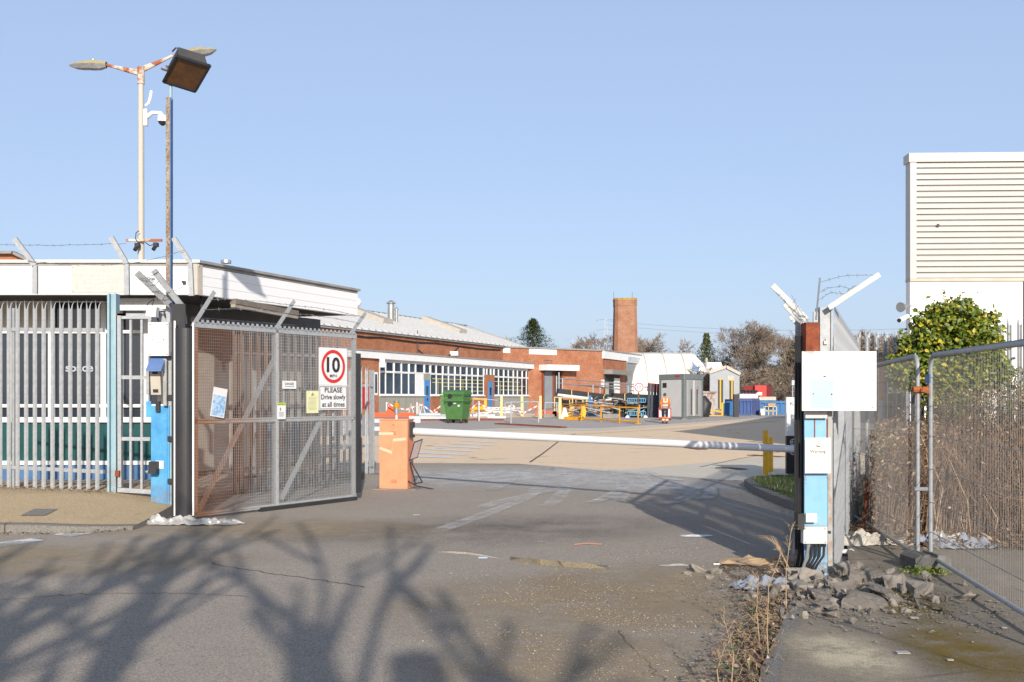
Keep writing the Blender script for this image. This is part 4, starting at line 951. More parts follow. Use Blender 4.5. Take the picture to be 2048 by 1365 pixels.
# big white sign
D2=8.62; s=T('notice_board','big blank white board with a pale blue notice, bolted across the right gate post','sign',tuple(W(1678,822,D2)))
m=MB(); a=W(1604,822,D2);b=W(1753,703,D2); fr=Fr((0,D2,0)); m.prism([(a.x,a.z),(b.x,a.z),(b.x,b.z),(a.x+.105,b.z),(a.x+.09,b.z-.03),(a.x,b.z+.0)],fr,-.008,0); m.build('board',SIGNP,s,world=True)
m=MB(); m.face([fr.pt(a.x,b.z,.001),fr.pt(a.x+.09,b.z-.03,.001),fr.pt(a.x+.10,b.z,.001)]); m.build('peeled_corner',CREAM,s,world=True)
m=MB(); pxbox(m,1620,748,1669,819,D2-.004,.003); m.build('paper',SIGNW,s,world=True)
m=MB(); pxbox(m,1622,760,1667,817,D2-.006,.002); m.build('notice',PALEB,s,world=True)
m=MB(); 
for k in range(9): pxbox(m,1627,765+5.5*k,1662-(k%3)*4,766+5.5*k,D2-.008,.001)
m.build('notice_lines',M('notice_line',(.52,.66,.76),(.5,.64,.74)),s,world=True)
m=MB()
for x,y in ((1609,708),(1675,708),(1745,708),(1609,760),(1745,761),(1676,814),(1745,815),(1609,812),(1627,788),(1663,789)):
    c=W(x,y,D2-.004); m.disc(Fr(c),0,0,0,.007,.002,10)
m.build('bolt',ALU,s,world=True)
m=MB(); pxbox(m,1647,752,1652,754,D2-.008,.001); m.build('mark',INK,s,world=True)
rnd=random.Random(6); GHOST=M('ghost_ink',(.68,.64,.62),(.72,.69,.67),scale=14)
for k,(y,x0,x1) in enumerate(((722,1640,1722),(735,1628,1730),(752,1690,1736),(766,1684,1738),(780,1690,1732),(795,1688,1728))):
    x=x0; m=MB()
    while x<x1: w_=rnd.uniform(1.5,4); pxbox(m,x,y-(6 if k<2 else 3),x+w_*.7,y,D2-.003,.0015); x+=w_+1
    m.build('ghost_lettering',GHOST,s,world=True)
# warning sign
D3=8.70; s=T('warning_sign','white Warning sign with a camera triangle and faded yellow text on the right blue post','sign',tuple(W(1635,947,D3)))
m=MB(); pxbox(m,1610,876,1661,947,D3,.006); m.build('panel',SIGNW,s,world=True,bevel=.006)
INKF=M('brown_ink',(.16,.12,.06),(.22,.17,.09),scale=20)
m=MB(); fr=Fr((0,D3-.002,0)); P=lambda x,y:(W(x,y,D3).x,W(x,y,D3).z)
tri=[P(1627,897),P(1645,897),P(1636,882)]
for i in range(3):
    a,b=tri[i],tri[(i+1)%3]; m.bar(fr.pt(*a,.001),fr.pt(*b,.001),.002,.0022,up=Z)
c=P(1636,893); m.bar(fr.pt(c[0]-.015,c[1]+.004,.001),fr.pt(c[0]+.017,c[1]-.002,.001),.002,.011,up=Z); m.build('camera_triangle',INKF,s,world=True)
m=MB(); c=P(1635.5,906); m.text(fr,'Warning',c[0],c[1],.025,.001,width=.137,bold=.012); m.build('lettering',INKF,s,world=True)
m=MB()
for k in range(8):
    a=P(1616+(3 if k==0 else 0),911+4*k); b=P(1656-(k*7)%5,912+4*k); rnd=random.Random(k); x=a[0]
    while x<b[0]: w_=rnd.uniform(.004,.016); m.fbox(fr,x,min(b[0],x+w_),a[1]-.005,a[1],.0,.001); x+=w_+.003
m.build('small_print',FADEY,s,world=True)
m=MB()
for x,y in ((1635,879),(1658,879),(1635,944)): c=W(x,y,D3-.003); m.disc(Fr(c),0,0,0,.006,.001,10)
m.build('screw',ALU,s,world=True)
s=T('junction_box','pale grey junction box with black cables below it, low on the right blue post','box',tuple(W(1630,1088,8.66)))
m=MB(); pxbox(m,1607,1054,1655,1088,8.62,.08); m.build('case',M('box_grey',(.60,.62,.58),(.56,.58,.54),rough=.5),s,world=True,bevel=.006)
m=MB()
for x,y in ((1611,1085),(1611,1057),(1650,1058),(1651,1085)): c=W(x,y,8.618); m.disc(Fr(c),0,0,0,.007,.002,10)
m.build('screw',ALU,s,world=True)
m=MB(); pxbox(m,1655,1063,1662,1068,8.65,.03); m.build('gland',BLACK,s,world=True)
for k,x in enumerate((1617,1624,1632,1640,1648)):
    m=MB(); x1=(1600,1607,1611,1616,1621)[k]; m.tube([W(x,1086,8.66),W(x,1094,8.66)],.018,8); m.tube([W(x,1092,8.66),W(x-(1 if k else 3),1112,8.66),W((x+x1)/2,1130,8.67),W(x1,1158,8.7)],.011 if k else .014,8); m.build('cable',BLACK if k else ALU,s,world=True,smooth=True)
m=MB(); pxbox(m,1612,1027,1634,1045,8.70,.03); m.build('switch_plate',SIGNW,label='small white plate above the grey junction box on the right blue post',cat='plate',bevel=.004)
m=MB(); pxbox(m,1596,1028,1609,1060,8.60,.12); m.build('gate_stop',BLACK,label='black gate catch block at the left edge of the right post',cat='gate catch',bevel=.01)
# right angled arms
def warm(p0,p1,D,w,label,mat=SIGNW,foot=None): 
    m=MB(); m.bar(W(*p0,D),W(*p1,D),w,w*.25,up=Y)
    if foot: m.bar(W(*foot,D),W(*p0,D),w,w*.25,up=Y)
    return m.build('wire_arm',mat,RP,world=True)
WARM=M('arm_white',(.62,.62,.60),(.50,.50,.48),scale=5,rough=.6)
warm((1613,640),(1545,571),8.9,.052,'upper of the pale arms leaning left above the rusty post top',WARM)
warm((1607,650),(1569,608),9.2,.05,'middle pale arm leaning left just below the longest one by the rusty post top',WARM)
warm((1602,655),(1581,632),9.6,.05,'shortest pale arm leaning left beside the rusty post top',WARM)
warm((1657,616),(1759,549),8.75,.046,'long pale arm leaning right above the white fence post',WARM)
m=MB(); pxbox(m,1627,624,1636,646,8.8,.02); m.tube([W(1632,640,8.8),W(1640,556,8.8)],.008,6); m.build('antenna',GALVD,label='thin dark rod rising from a white stub behind the rusty post top',cat='rod')
barbed('barbed_wire','thin barbed wire strands hanging from the long right-leaning arm',[(W(1640,566,8.8),W(1752,552,8.8)),(W(1637,585,8.8),W(1700,578,8.8)),(W(1636,600,8.8),W(1690,590,8.8)),(W(1690,590,8.8),W(1720,573,8.8))],sag=-.03,r=.002)
barbed('barbed_wire','short tangled barbed wire on the left-leaning pale arms',[(W(1549,582,8.88),W(1610,636,8.88)),(W(1575,608,8.9),W(1606,645,8.9)),(W(1583,590,8.9),W(1620,648,8.8))],sag=.02,r=.0025)
# right palisade receding, with end post
fr0=(2.88,8.95); fr1=(5.45,15.7)
pf=palisade('palisade_fence','light grey palisade fence running away behind the right blue post beside the brambles',fr0,fr1,.02,2.42,.15,posts=(2.4,4.8,7.1),mat=GALV)
m=MB(); a=W(1641,1160,8.85); b=W(1661,615,8.85); m.fbox(Fr((0,8.85,0)),a.x,b.x,0.02,b.z,-.10,0); m.fbox(Fr((0,8.83,0)),b.x,b.x+.012,0.02,b.z,-.14,0); m.fbox(Fr((0,8.83,0)),a.x-.01,a.x,.6,b.z,-.14,0); m.build('end_post',GALV,pf,world=True)
m=MB(); c=W(1652,683,8.84); pxbox(m,1648,682,1655,689,8.83,.015); pxbox(m,1651.5,677,1653,682,8.83,.008); m.build('padlock',ALU,label='small padlock hanging on the pale end post above the blank board',cat='padlock')
# right gate leaf, edge on, folded back into the yard
ra=V((2.62,9.05,0)); rb_=V((3.78,13.0,0)); rz=math.atan2(rb_.y-ra.y,rb_.x-ra.x); RL=(rb_-ra).length
g=T('swing_gate','right gate leaf seen edge-on behind the cable run, opened back into the yard','gate',tuple(ra),rz)
for k in range(int(RL/.15)): pale_mb(0,.0,2.2,.066).build('pale',GALV,g).location=(.1+k*.15,0,.1)
m=MB()
for z in (.12,1.2,2.3): m.bar((0,.03,z),(RL,.03,z),.05,.06)
for x in (.02,RL-.02): m.bar((x,.03,.1),(x,.03,2.35),.05,.05,up=Y)
m.build('frame',GALV,g)
m=MB(); m.fbox(L0,-.03,.02,.05,2.15,-.06,.03); m.build('edge_rubber',RUBBER,g)
# cross palisade at back right (two runs)
palisade('palisade_fence','tall galvanised palisade fence crossing behind the brambles in front of the white warehouse',(5.45,15.75),(7.45,15.7),.05,2.62,.143,posts=(.02,),mat=GALV,pw=.07)
palisade('palisade_fence','right-hand run of tall palisade fence beyond the ivy against the white wall',(7.55,15.5),(10.9,14.6),.05,2.80,.145,posts=(.05,2.8),mat=GALV,pw=.07)
# ---------------------------------------------------------------- temporary wire fence panels
def heras(label,P,Q,z0P,z0Q,H=1.9,zoff=0):
    P=V(P);Q=V(Q);L=(Q-P).length; t=T('wire_fence_panel',label,'fence panel',(P.x,P.y,0),math.atan2(Q.y-P.y,Q.x-P.x),'temporary wire fence panels')
    r=.020; zl=lambda x,k:(z0P+(z0Q-z0P)*x/L)+k
    cr=.12
    m=MB(); 
    def rc(x0,z0,x1,z1): pass
    pts=[(0,0,zl(0,0)-.12),(0,0,zl(0,H-cr))]+[(cr-cr*math.cos(a),0,zl(0,H-cr)+cr*math.sin(a)) for a in (R(20),R(45),R(70),R(90))]
    pts+=[(L-cr+cr*math.sin(a),0,zl(L,H-cr)+cr*math.cos(a)) for a in (0,R(20),R(45),R(70))]+[(L,0,zl(L,H-cr)),(L,0,zl(L,0)-.12)]
    m.tube(pts,r,10); m.build('frame_tube',GALV,t,smooth=True)
    m=MB(); m.tube([(0,0,zl(0,.06)),(L,0,zl(L,.06))],r*.9,10); m.build('bottom_tube',GALV,t,smooth=True)
    m=MB(); x=.03
    while x<L: m.bar((x,0,zl(x,.05)),(x,0,zl(x,H)),.0017,.0017,up=Y); x+=.036
    m.build('wires',M('heras_wire',(.30,.29,.27),(.25,.24,.23)),t)
    m=MB()
    for z in (.28,.55,.85,1.15,1.42,1.68): m.bar((0,-.004,zl(0,z)),(L,-.004,zl(L,z)),.004,.005)
    m.build('cross_wires',GALVD,t)
    m=MB(); x=0.1
    while x<L-.1: m.bar((x,0,zl(x,H)-.024),(x,0,zl(x,H)+.026),.05,.008,up=Y); x+=.028
    m.build('weld_ribs',GALVD,t)
    return t
heras('farther temporary wire fence panel in front of the brambles behind the white board',(4.28,12.5,0),(3.70,9.12,0),.06,.10,1.88)
hb=heras('nearer temporary wire fence panel running out of the right edge of the frame',(3.80,9.08,0),(3.28,5.65,0),.10,.08,1.88)
m=MB(); P_=W(1832,780,9.1); m.tube([P_+V((-.03,0,0)),P_+V((.13,0,.0))],.03,8); m.bar(P_+V((.03,-.03,0)),P_+V((.10,-.05,-.02)),.03,.03); m.build('fence_clamp',M('clamp_rust',(.45,.14,.04),(.35,.11,.04),rough=.8),label='rusty orange clamp joining the two temporary fence panels near the top',cat='clamp')
m=MB(); P_=W(1834,978,9.1); m.bar(P_+V((-.03,0,0)),P_+V((.12,0,0)),.035,.03); m.build('fence_clamp',GALVD,label='grey steel clamp joining the two temporary fence panels lower down',cat='clamp')
m=MB(); a=W(1860,767,8.7); m.fbox(Fr(a,V((-.15,-1,0)) ,Z),-.16,0,0,.08,-.004,.004); m.build('tag_plate',BLUEB,label='small blue plate wired to the nearer fence panel near its top corner',cat='plate')
# fence foot block (moulded rubber block with arch)
fb=W(1835,1160,8.85); m=MB(); f=Fr((3.72,8.83,.035),V((1,.1,0)),Z)
pr=[(-.17,0),(-.09,0),(-.06,.04),(0,.055),(.06,.04),(.09,0),(.17,0),(.165,.13),(.12,.165),(.05,.17),(.045,.145),(-.02,.145),(-.03,.175),(-.12,.17),(-.165,.14)]
m.prism(pr,f,-.28,.0); m.build('rubber_block',M('foot_block',(.17,.165,.155),(.11,.108,.10),scale=12,rough=.95,bump=.6),label='dark grey moulded foot block holding the two fence panel poles',cat='block',bevel=.012)
# rusty stake
m=MB(); m.tube([(4.25,11.6,0),(4.1,11.5,.55)],.02,6); m.tube([(4.05,11.55,0),(4.12,11.6,.65)],.016,6); m.build('stake',RUST,label='rusty iron stakes leaning at the base of the palisade by the brambles',cat='stake')
# ---------------------------------------------------------------- totem sign and bollards
D=19.3; a=W(1573,795,D); s=T('totem_sign','white and black direction sign with a left arrow, mostly hidden behind the right gate post','sign',(a.x+.45,D,.1))
x0=a.x; x1=a.x+.95; zm=W(0,872,D).z; zt=W(0,795,D).z; fr=Fr((0,D,0))
m=MB(); m.fbox(fr,x0,x1,zm,zt,-.1,0); m.build('white_panel',SIGNW,s,world=True)
m=MB(); m.fbox(fr,x0+.005,x1-.005,W(0,948,D).z,zm,-.1,0); m.build('black_panel',BLACK,s,world=True)
m=MB(); m.fbox(fr,x0+.04,x1-.04,0,W(0,948,D).z,-.08,-.02); m.build('foot',CREAM,s,world=True)
m=MB(); b=W(1580,811.5,D); m.text(fr,'Kelvin',b.x,b.z,.075,.002,width=.33,align='LEFT'); m.build('lettering',INK,s,world=True)
m=MB(); 
for k in range(3): m.text(fr,'1 - 9 ',W(1580,0,D).x+.0,W(0,857+3.6*k,D).z,.022,.002,width=.13,align='LEFT')
m=MB(); c=W(1586,884.5,D)
m.disc(fr,c.x,c.z,.048,.06,.003,28); m.bar(fr.pt(c.x-.035,c.z,.003),fr.pt(c.x+.035,c.z,.003),.002,.011,up=Z); m.bar(fr.pt(c.x-.035,c.z,.003),fr.pt(c.x-.005,c.z+.03,.003),.002,.011,up=Z); m.bar(fr.pt(c.x-.035,c.z,.003),fr.pt(c.x-.005,c.z-.03,.003),.002,.011,up=Z)
c=W(1586,904,D); m.disc(fr,c.x,c.z,.048,.06,.003,28); m.bar(fr.pt(c.x,c.z-.03,.003),fr.pt(c.x,c.z+.035,.003),.002,.011,up=X); m.build('arrow_symbol',SIGNW,s,world=True)
for x,yb,yt,d,lab in ((1531.5,947,861,20.6,'taller yellow steel bollard at the corner of the grass verge'),(1541,943,875,21.4,'shorter yellow bollard standing behind the taller one on the grass verge')):
    a=W(x,yb,d); zt=W(x,yt,d).z; m=MB(); m.tube([(a.x,d,0),(a.x,d,zt-.015),(a.x,d,zt)],[.056,.056,.045],16); m.build('bollard',YEL,label=lab,cat='bollard',group='yellow bollards on the verge',smooth=True)
# ---------------------------------------------------------------- warehouse on the right
A=V((10.35,26,0));B=V((24,25.5,0)); wf=line(A,B); WLn=(B-A).length; sd=V((.42,.91,0)).normalized()
wh=T('warehouse','large white and beige industrial warehouse with horizontal ribbed cladding on the right','building',(14,27,0))
za=lambda py:CH-(py-HZ)/F*26
zc=za(562); zt=za(313); zcp=za(318)
E=A+sd*24; Fp=B+sd*24
m=MB(); m.fbox(wf,0,WLn,-.05,zc-.02,-.3,0); m.build('lower_wall',WHITE,wh,world=True)
m=MB(); m.fbox(wf,-.015,WLn,zc-.02,zc+.06,-.3,.05); m.build('drip_trim',CREAM,wh,world=True)
m=MB(); m.fbox(wf,-.01,.15,zc+.062,zt-.16,-.3,.04); m.build('corner_flashing',CLAD,wh,world=True)
m=MB(); m.fbox(wf,-.05,WLn,zt-.16,zt+.07,-.35,.07); m.build('parapet_flashing',M('flashing',(.58,.56,.52),(.55,.53,.5)),wh,world=True)
n=20; H_=(zt-.16-zc-.062)/n
m=MB(); m.fbox(wf,.15,WLn,zc+.062,zt-.16,-.3,-.012); m.build('cladding_back',CLADD,wh,world=True)
m=MB()
for k in range(n):
    z0=zc+.062+H_*k; a0,a1=.15,WLn
    P=lambda a,z,c: wf.pt(a,z,c)
    pf_=[(0,.0),(.0,.038),(.60,.038),(.68,.008),(.76,.008),(.80,.02),(.84,.0)]
    for i in range(len(pf_)-1):
        (t0,c0),(t1,c1)=pf_[i],pf_[i+1]; zz0=z0+H_*(t0+.08);zz1=z0+H_*(t1+.08)
        m.face([P(a0,zz0,c0-.01),P(a1,zz0,c0-.01),P(a1,zz1,c1-.01),P(a0,zz1,c1-.01)])
m.build('ribbed_cladding',CLAD,wh,world=True)
m=MB(); sl_=line(E,A); m.face([sl_.pt(0,0,0),sl_.pt(24,0,0),sl_.pt(24,zt,0),sl_.pt(0,zt,0)])
m.face([(E.x,E.y,0),(Fp.x,Fp.y,0),(Fp.x,Fp.y,zt),(E.x,E.y,zt)]); m.build('side_wall',WHITE,wh,world=True)
m=MB(); m.face([(A.x,A.y,zt),(B.x,B.y,zt),(Fp.x,Fp.y,zt),(E.x,E.y,zt)]); m.build('roof',CAPGREY,wh,world=True)
m=MB(); m.fbox(wf,.02,WLn,za(586),za(586)+.012,0,.004); m.build('panel_joint',CREAM,wh,world=True)
m=MB(); m.fbox(wf,wf.ua(2046),wf.ua(2090),0,za(565),0,.02); m.build('doorway',DARK,wh,world=True)
m=MB(); c=wf.pt(wf.ua(1875),wf.za(1875,452),.035); m.disc(Fr(c),0,0,0,.045,.001,12); m.build('hole',INK,wh,world=True)
s=T('horn_speaker','grey horn loudspeaker on the left edge of the warehouse wall','loudspeaker',tuple(W(1812,622,25.9)))
m=MB(); m.tube([W(1820,612,25.9),W(1812,613,25.8),W(1808,614,25.7),W(1801,615,25.6)],[.02,.05,.08,.13],14); m.build('horn',M('horn_grey',(.22,.23,.24),(.18,.19,.2)),s,world=True,smooth=True)
m=MB(); m.bar(W(1822,612,25.95),W(1812,613,25.8),.04,.04); m.build('bracket',GALVD,s,world=True)
s=T('security_camera','white bullet camera on a dark bracket on the warehouse corner below the horn','camera',tuple(W(1810,642,25.9)))
m=MB(); m.tube([W(1815,633,25.8),W(1799,641,25.5)],[.06,.065],12); m.build('housing',WHITE,s,world=True)
m=MB(); m.bar(W(1822,632,25.95),W(1812,634,25.8),.05,.05); m.tube([W(1799,641,25.5),W(1797.5,641.7,25.48)],.05,12); m.build('bracket',INK,s,world=True)
# grey unit seen through the fence
D=58; s=T('industrial_unit','grey unit with a dark striped shutter and a sign, glimpsed between the palisade pales','building',tuple(W(1790,830,D)))
f=Fr((0,D,0)); z=lambda py:CH-(py-HZ)/F*D; xx=lambda px:(px-1024)/F*D
m=MB(); m.fbox(f,xx(1745),xx(1900),0,z(735),-8,0); m.build('wall',GREYC,s,world=True)
m=MB(); m.fbox(f,xx(1745),xx(1776),z(745),z(718),0,.1); m.fbox(f,xx(1745),xx(1776),z(800),z(750),0,.06); m.build('brick_panel',BRICK,s,world=True)
m=MB(); m.fbox(f,xx(1768),xx(1818),0,z(757),0,.05); m.build('shutter',DARK,s,world=True)
m=MB(); m.fbox(f,xx(1776),xx(1812),z(787),z(775),.05,.10); m.build('sign_panel',SIGNW,s,world=True)
m=MB(); m.text(f,'DOCK',xx(1792),z(780.5),.11,.105,width=.5,bold=.01); m.text(f,'COMPANIES',xx(1794),z(785.5),.10,.105,width=.8,bold=.01); m.build('lettering',INK,s,world=True)
m=MB(); m.fbox(f,xx(1809),xx(1812),0,z(792),.1,.2); m.build('yellow_strip',YEL,s,world=True)
# ---------------------------------------------------------------- long brick building
LA=V((-9.68,72,0)); LB=V((2.8,100,0)); d_=(LB-LA).normalized(); LS=LA-d_*17; lw=line(LS,LB); LL=(LB-LS).length
g0=.35
bb=T('brick_building','long red brick building with a row of white framed windows and a white corrugated roof','building',(LA.x,LA.y,g0))
bt=T('brick_extension','red brick block with flat parapet and roller shutters, right of the long windowed building','building',(4,99,g0))
U=lambda px: lw.ua(px)
def fb(m,px0,px1,z0,z1,c0,c1): m.fbox(lw,U(px0),U(px1),z0,z1,c0,c1); return m
ZS,ZM,ZT=1.78,3.46,4.22; ZF0,ZF1=4.36,4.95
cap=lambda px:ZF1
m=MB(); m.fbox(lw,0,U(755),0,ZF0,-.25,.12); m.build('wall',BRICK,bb,world=True); m=MB(); fb(m,1080,1082,0,ZF0,-.25,.12); m.build('wall',BRICK,bb,world=True)
m=MB(); fb(m,861,897,0,ZS-.1,-.2,.0); m.build('wall',BRICK,bb,world=True)
m=MB(); fb(m,967.5,988,0,ZM+.15,-.2,.06); m.build('wall',BRICK,bb,world=True)
m=MB(); fb(m,759,848,0,ZS-.08,-.2,-.0); m.build('rendered_panel',RENDER,bb,world=True)
m=MB(); fb(m,988,1080,0,ZS-.08,-.2,-.0); m.build('rendered_panel',RENDER,bb,world=True)
m=MB(); fb(m,897,968,0,ZS-.1,-.2,0); m.build('wall',BRICK,bb,world=True)
m=MB(); 
for px in (770,790,810,830,1010,1035,1058): fb(m,px,px+.5,.4,ZS-.08,0,.012)
m.build('panel_joint',M('joint',(.24,.23,.2),(.2,.19,.17)),bb,world=True)
m=MB(); m.fbox(lw,0,LL+.1,ZF0,ZF1-.1,-.3,.35); m.build('fascia',WHITE,bb,world=True)
m=MB(); m.fbox(lw,0,LL+.15,ZF1-.098,ZF1,-1.6,.42); m.build('gutter',CAPGREY,bb,world=True)
m=MB(); m.fbox(lw,0,LL,ZT+.02,ZF0-.002,-.2,-.02); m.build('window_head',WHITE,bb,world=True)
z7=lambda z:700+z/4.655
s1=[z7(k) for k in (275,332,407,480,547,612,690,747)]; s2=[z7(k) for k in (747,804,862,918,975,1030,1085,1138,1190,1245)]; s3=[z7(k) for k in (1340,1384,1430,1475,1520,1560,1602,1643,1683,1722,1762)]
m=MB(); fb(m,z7(275),z7(690),ZS-.1,ZS,-.1,.12); fb(m,z7(747),z7(1250),ZS-.1,ZS,-.1,.12); fb(m,z7(1340),z7(1770),ZS-.1,ZS,-.1,.12); m.build('sill',WHITE,bb,world=True)
rnd=random.Random(11)
def winrow(cols,lower_skip=()):
    for i in range(len(cols)-1):
        a,b=U(cols[i]),U(cols[i+1]); 
        for (z0,z1,lo) in ((ZM,ZT,0),(ZS,ZM,1)):
            if lo and i in lower_skip: continue
            m=MB(); wv=.085; th=.11 if not lo else .085
            op=(not lo) and (i%2==0)
            if op: th=.15
            m.fbox(lw,a,a+th*.6,z0,z1,-.06,.02+.03*op); m.fbox(lw,b-th*.6,b,z0,z1,-.06,.02+.03*op); m.fbox(lw,a+th*.6,b-th*.6,z0,z0+.07,-.06,.02+.03*op); m.fbox(lw,a+th*.6,b-th*.6,z1-.07,z1,-.06,.02+.03*op)
            w=m.build('window_frame',WHITE,bb,world=True)
            m=MB(); m.fbox(lw,a+th*.6,b-th*.6,z0+.07,z1-.07,-.05,-.03); m.build('pane',GLASSW,w,world=True)
winrow(s1,(5,6)); winrow(s2); 
winrow(s3); winrow([967.6,974,981,987.8],(0,1,2))
m=MB(); fb(m,s1[5],s1[6],ZS,ZM,-.06,.0); m.build('infill_panel',WHITE,bb,world=True)
# yellow racking seen through the windows: strips laid just in front of the panes
rk=MB()
for (a,b,z) in ((865,968,3.05),(865,968,2.75),(885,968,2.45),(890,966,2.1),(990,1040,3.0),(992,1050,2.6),(1000,1045,2.25)): rk.fbox(lw,U(a),U(b),z,z+.07,-.028,-.024)
for a in (876,884,926,1001): rk.fbox(lw,U(a),U(a)+.1,ZS+.1,3.1,-.027,-.023)
rk.build('racking',M('rack_cream',(.55,.50,.22),(.35,.36,.16),scale=2),bb,world=True)
def bdoor(px0,px1,z0,z1,cc=.03):
    m=MB(); fb(m,px0,px1,z0,z1,-.1,cc); w=m.build('door',M('door_blue',(.085,.26,.55),(.07,.22,.48),scale=2,rough=.6),bb,world=True)
    m=MB(); a,b=U(px0),U(px1); k=(b-a); m.fbox(lw,a+k*.3,b-k*.3,z0+1.4,z0+2.1,cc,cc+.006); m.build('window',GLASSW,w,world=True)
    m=MB(); m.fbox(lw,a+k*.45,a+k*.6,z0+.95,z0+1.15,cc,cc+.03); m.build('handle',INK,w,world=True)
bdoor(z7(690),z7(743),.38,2.95)
bdoor(z7(1280),z7(1320),.38,3.0,.09)
m=MB(); fb(m,z7(684),z7(747),2.95,ZM,-.1,.02); m.build('over_panel',RENDER,bb,world=True)
m=MB(); fb(m,717,735,.8,ZM-.9,.12,.14); m.build('red_door',REDP,bb,world=True)
m=MB(); fb(m,745,752,1.75,3.4,.12,.15); w=m.build('window_frame',WHITE,bb,world=True); m=MB(); fb(m,746.5,750.5,1.9,3.25,.15,.16); m.build('pane',GLASSW,w,world=True)
# upper wall, roof
n2=lw.n; uw=line(LS-n2*1.5,LB-n2*1.5)
EH=6.35; e0=0; e1=uw.ua(1052); w1=uw.ua(1006)
m=MB(); m.fbox(uw,-3,w1,ZF1-.3,EH,-.3,0); m.build('upper_wall',BRICK,bb,world=True)
m=MB(); m.fbox(uw,w1,e1+2,ZF1-.3,EH-.05,-.3,-.02); m.build('upper_wall',BRICK,bb,world=True)
m=MB(); m.fbox(uw,-3,e1,EH+.0,EH+.12,-.3,.22); m.build('eaves_gutter',CAPGREY,bb,world=True)
r1=uw.ua(985)-1.5; RW=8.5; RH=EH+2.7
def rp(u,t): # roof surface point, t in 0..1
    return uw.pt(u,EH+.14+(RH-EH)*t,.3-RW*t)
rr=uw.ua(940)
# ridge end found so that it projects near px 985
best=None
for k in range(400):
    u=e1-25+k*.07; q=rp(u,1); px=1024+q.x/q.y*F
    if best is None or abs(px-985)<best[0]: best=(abs(px-985),u)
re_=best[1]
m=MB(); m.face([rp(-6,0),rp(e1+.5,0),rp(re_,1),rp(-6,1)]); a=uw.pt(e1+.5,EH+.14,.3-2*RW); b=uw.pt(-6,EH+.14,.3-2*RW)
m.face([rp(e1+.5,0),a,rp(re_,1)]); m.face([rp(-6,1),rp(re_,1),a,b]); m.build('roof',WROOF,bb,world=True)
m=MB(); k=0; u=-6
while u<e1+.3:
    tt=1.0 if u<re_ else max(0,(e1+.5-u)/(e1+.5-re_))
    if tt>.03: m.bar(rp(u,0)+V((0,0,.05)),rp(u,tt)+V((0,0,.05)),.20,.16)
    u+=.95
m.build('roof_rib',M('roof_rib',(.50,.50,.50),(.44,.44,.44)),bb,world=True)  # darker than the roof: rib shadows are put into the colour
m=MB(); m.bar(rp(-6,1),rp(re_,1),.35,.22); m.build('ridge',M('ridge_dark',(.12,.12,.11),(.30,.29,.27),scale=.35,thr=(.5,.55)),bb,world=True)
m=MB(); m.bar(rp(re_,1),rp(e1+.5,0),.35,.15); m.build('hip',CREAM,bb,world=True)
for px in (745,900):
    best=min((abs(1024+rp(k*.2,.55).x/rp(k*.2,.55).y*F-px),k*.2) for k in range(0,300)); u=best[1]
    m=MB(); a=rp(u,.38)+V((0,0,.25));b=rp(u,.85)+V((0,0,.35)); m.bar(a,b,1.5,.45); m.build('roof_ventilator',CREAM,bb,world=True,bevel=.08)
for px,py0,py1,r in ((782,630,604,.28),(793,630,617,.12)):
    c=W(px,py0,86); t_=W(px,py1,86); m=MB(); m.tube([c-V((0,0,1)),t_-V((0,0,.15))],r,12); m.tube([t_-V((0,0,.15)),t_-V((0,0,.1)),t_+V((0,0,.12))],[r*1.5,r*1.5,r*.3],12); m.build('flue',ALU,bb,world=True,smooth=True)
m=MB()
pts=[uw.pt(uw.ua(px),EH-.25-.1*((k*7)%3)/2,.08) for k,px in enumerate((680,700,730,760,790,830,870,920,960,1000))]; m.tube(pts,.06,5); 
a=uw.pt(uw.ua(833),EH-.9,.1);b=uw.pt(uw.ua(916),EH-.35,.1); m.tube([a.lerp(b,k/10)-V((0,0,4*.9*(k/10)*(1-k/10))) for k in range(11)],.035,5); m.bar(uw.pt(uw.ua(833),EH-1.3,.1),uw.pt(uw.ua(833),EH+.6,.1),.07,.07,up=X); m.build('wall_cable',INK,bb,world=True)
m=MB(); c=uw.pt(uw.ua(904),5.35,.2); m.box(c,(.7,.5,.35)); m.build('wall_lamp',WHITE,bb,world=True)
m=MB(); c=lw.pt(U(753),4.05,.5); m.box(c,(.35,.35,.6)); m.build('wall_lamp',WHITE,bb,world=True)
# right block
bw=line((uw.pt(w1,0,0).x,uw.pt(w1,0,0).y),(9.37,103)); bwL=math.hypot(9.37-uw.pt(w1,0,0).x,103-uw.pt(w1,0,0).y)
bs=line((9.37,103),(14.9,116)); bsL=math.hypot(5.53,13)
BH=6.35
B_=lambda px:bw.ua(px)
m=MB(); m.fbox(bw,-.2,bwL,0,BH,-.3,0); m.build('wall',BRICK,bt,world=True)
m=MB(); m.fbox(bw,0,bwL+.05,BH,BH+.15,-.5,.15); m.build('parapet_coping',CAPGREY,bt,world=True)
m=MB(); m.fbox(bw,B_(1006),B_(1020),BH-.5,BH-.02,0,.03); m.build('white_patch',WHITE,bt,world=True)
m=MB(); m.fbox(bw,B_(1058),B_(1113),BH-.55,BH-.02,0,.03); m.build('white_patch',WHITE,bt,world=True)
m=MB(); m.fbox(bs,0,bsL,0,BH,-.3,-.0); m.build('side_wall',BRICK,bt,world=True)
m=MB(); m.fbox(bs,-.1,bsL+.1,BH-.75,BH+.05,-.2,.15); m.build('fascia',WHITE,bt,world=True)
m=MB(); m.fbox(bs,-.1,bsL+.1,BH+.052,BH+.18,-.4,.22); m.build('parapet_coping',CAPGREY,bt,world=True)
m=MB(); m.face([bw.pt(0,BH,0),bw.pt(bwL,BH,0),bs.pt(bsL,BH,0),bs.pt(bsL-2,BH,-14)]); m.build('roof',CAPGREY,bt,world=True)
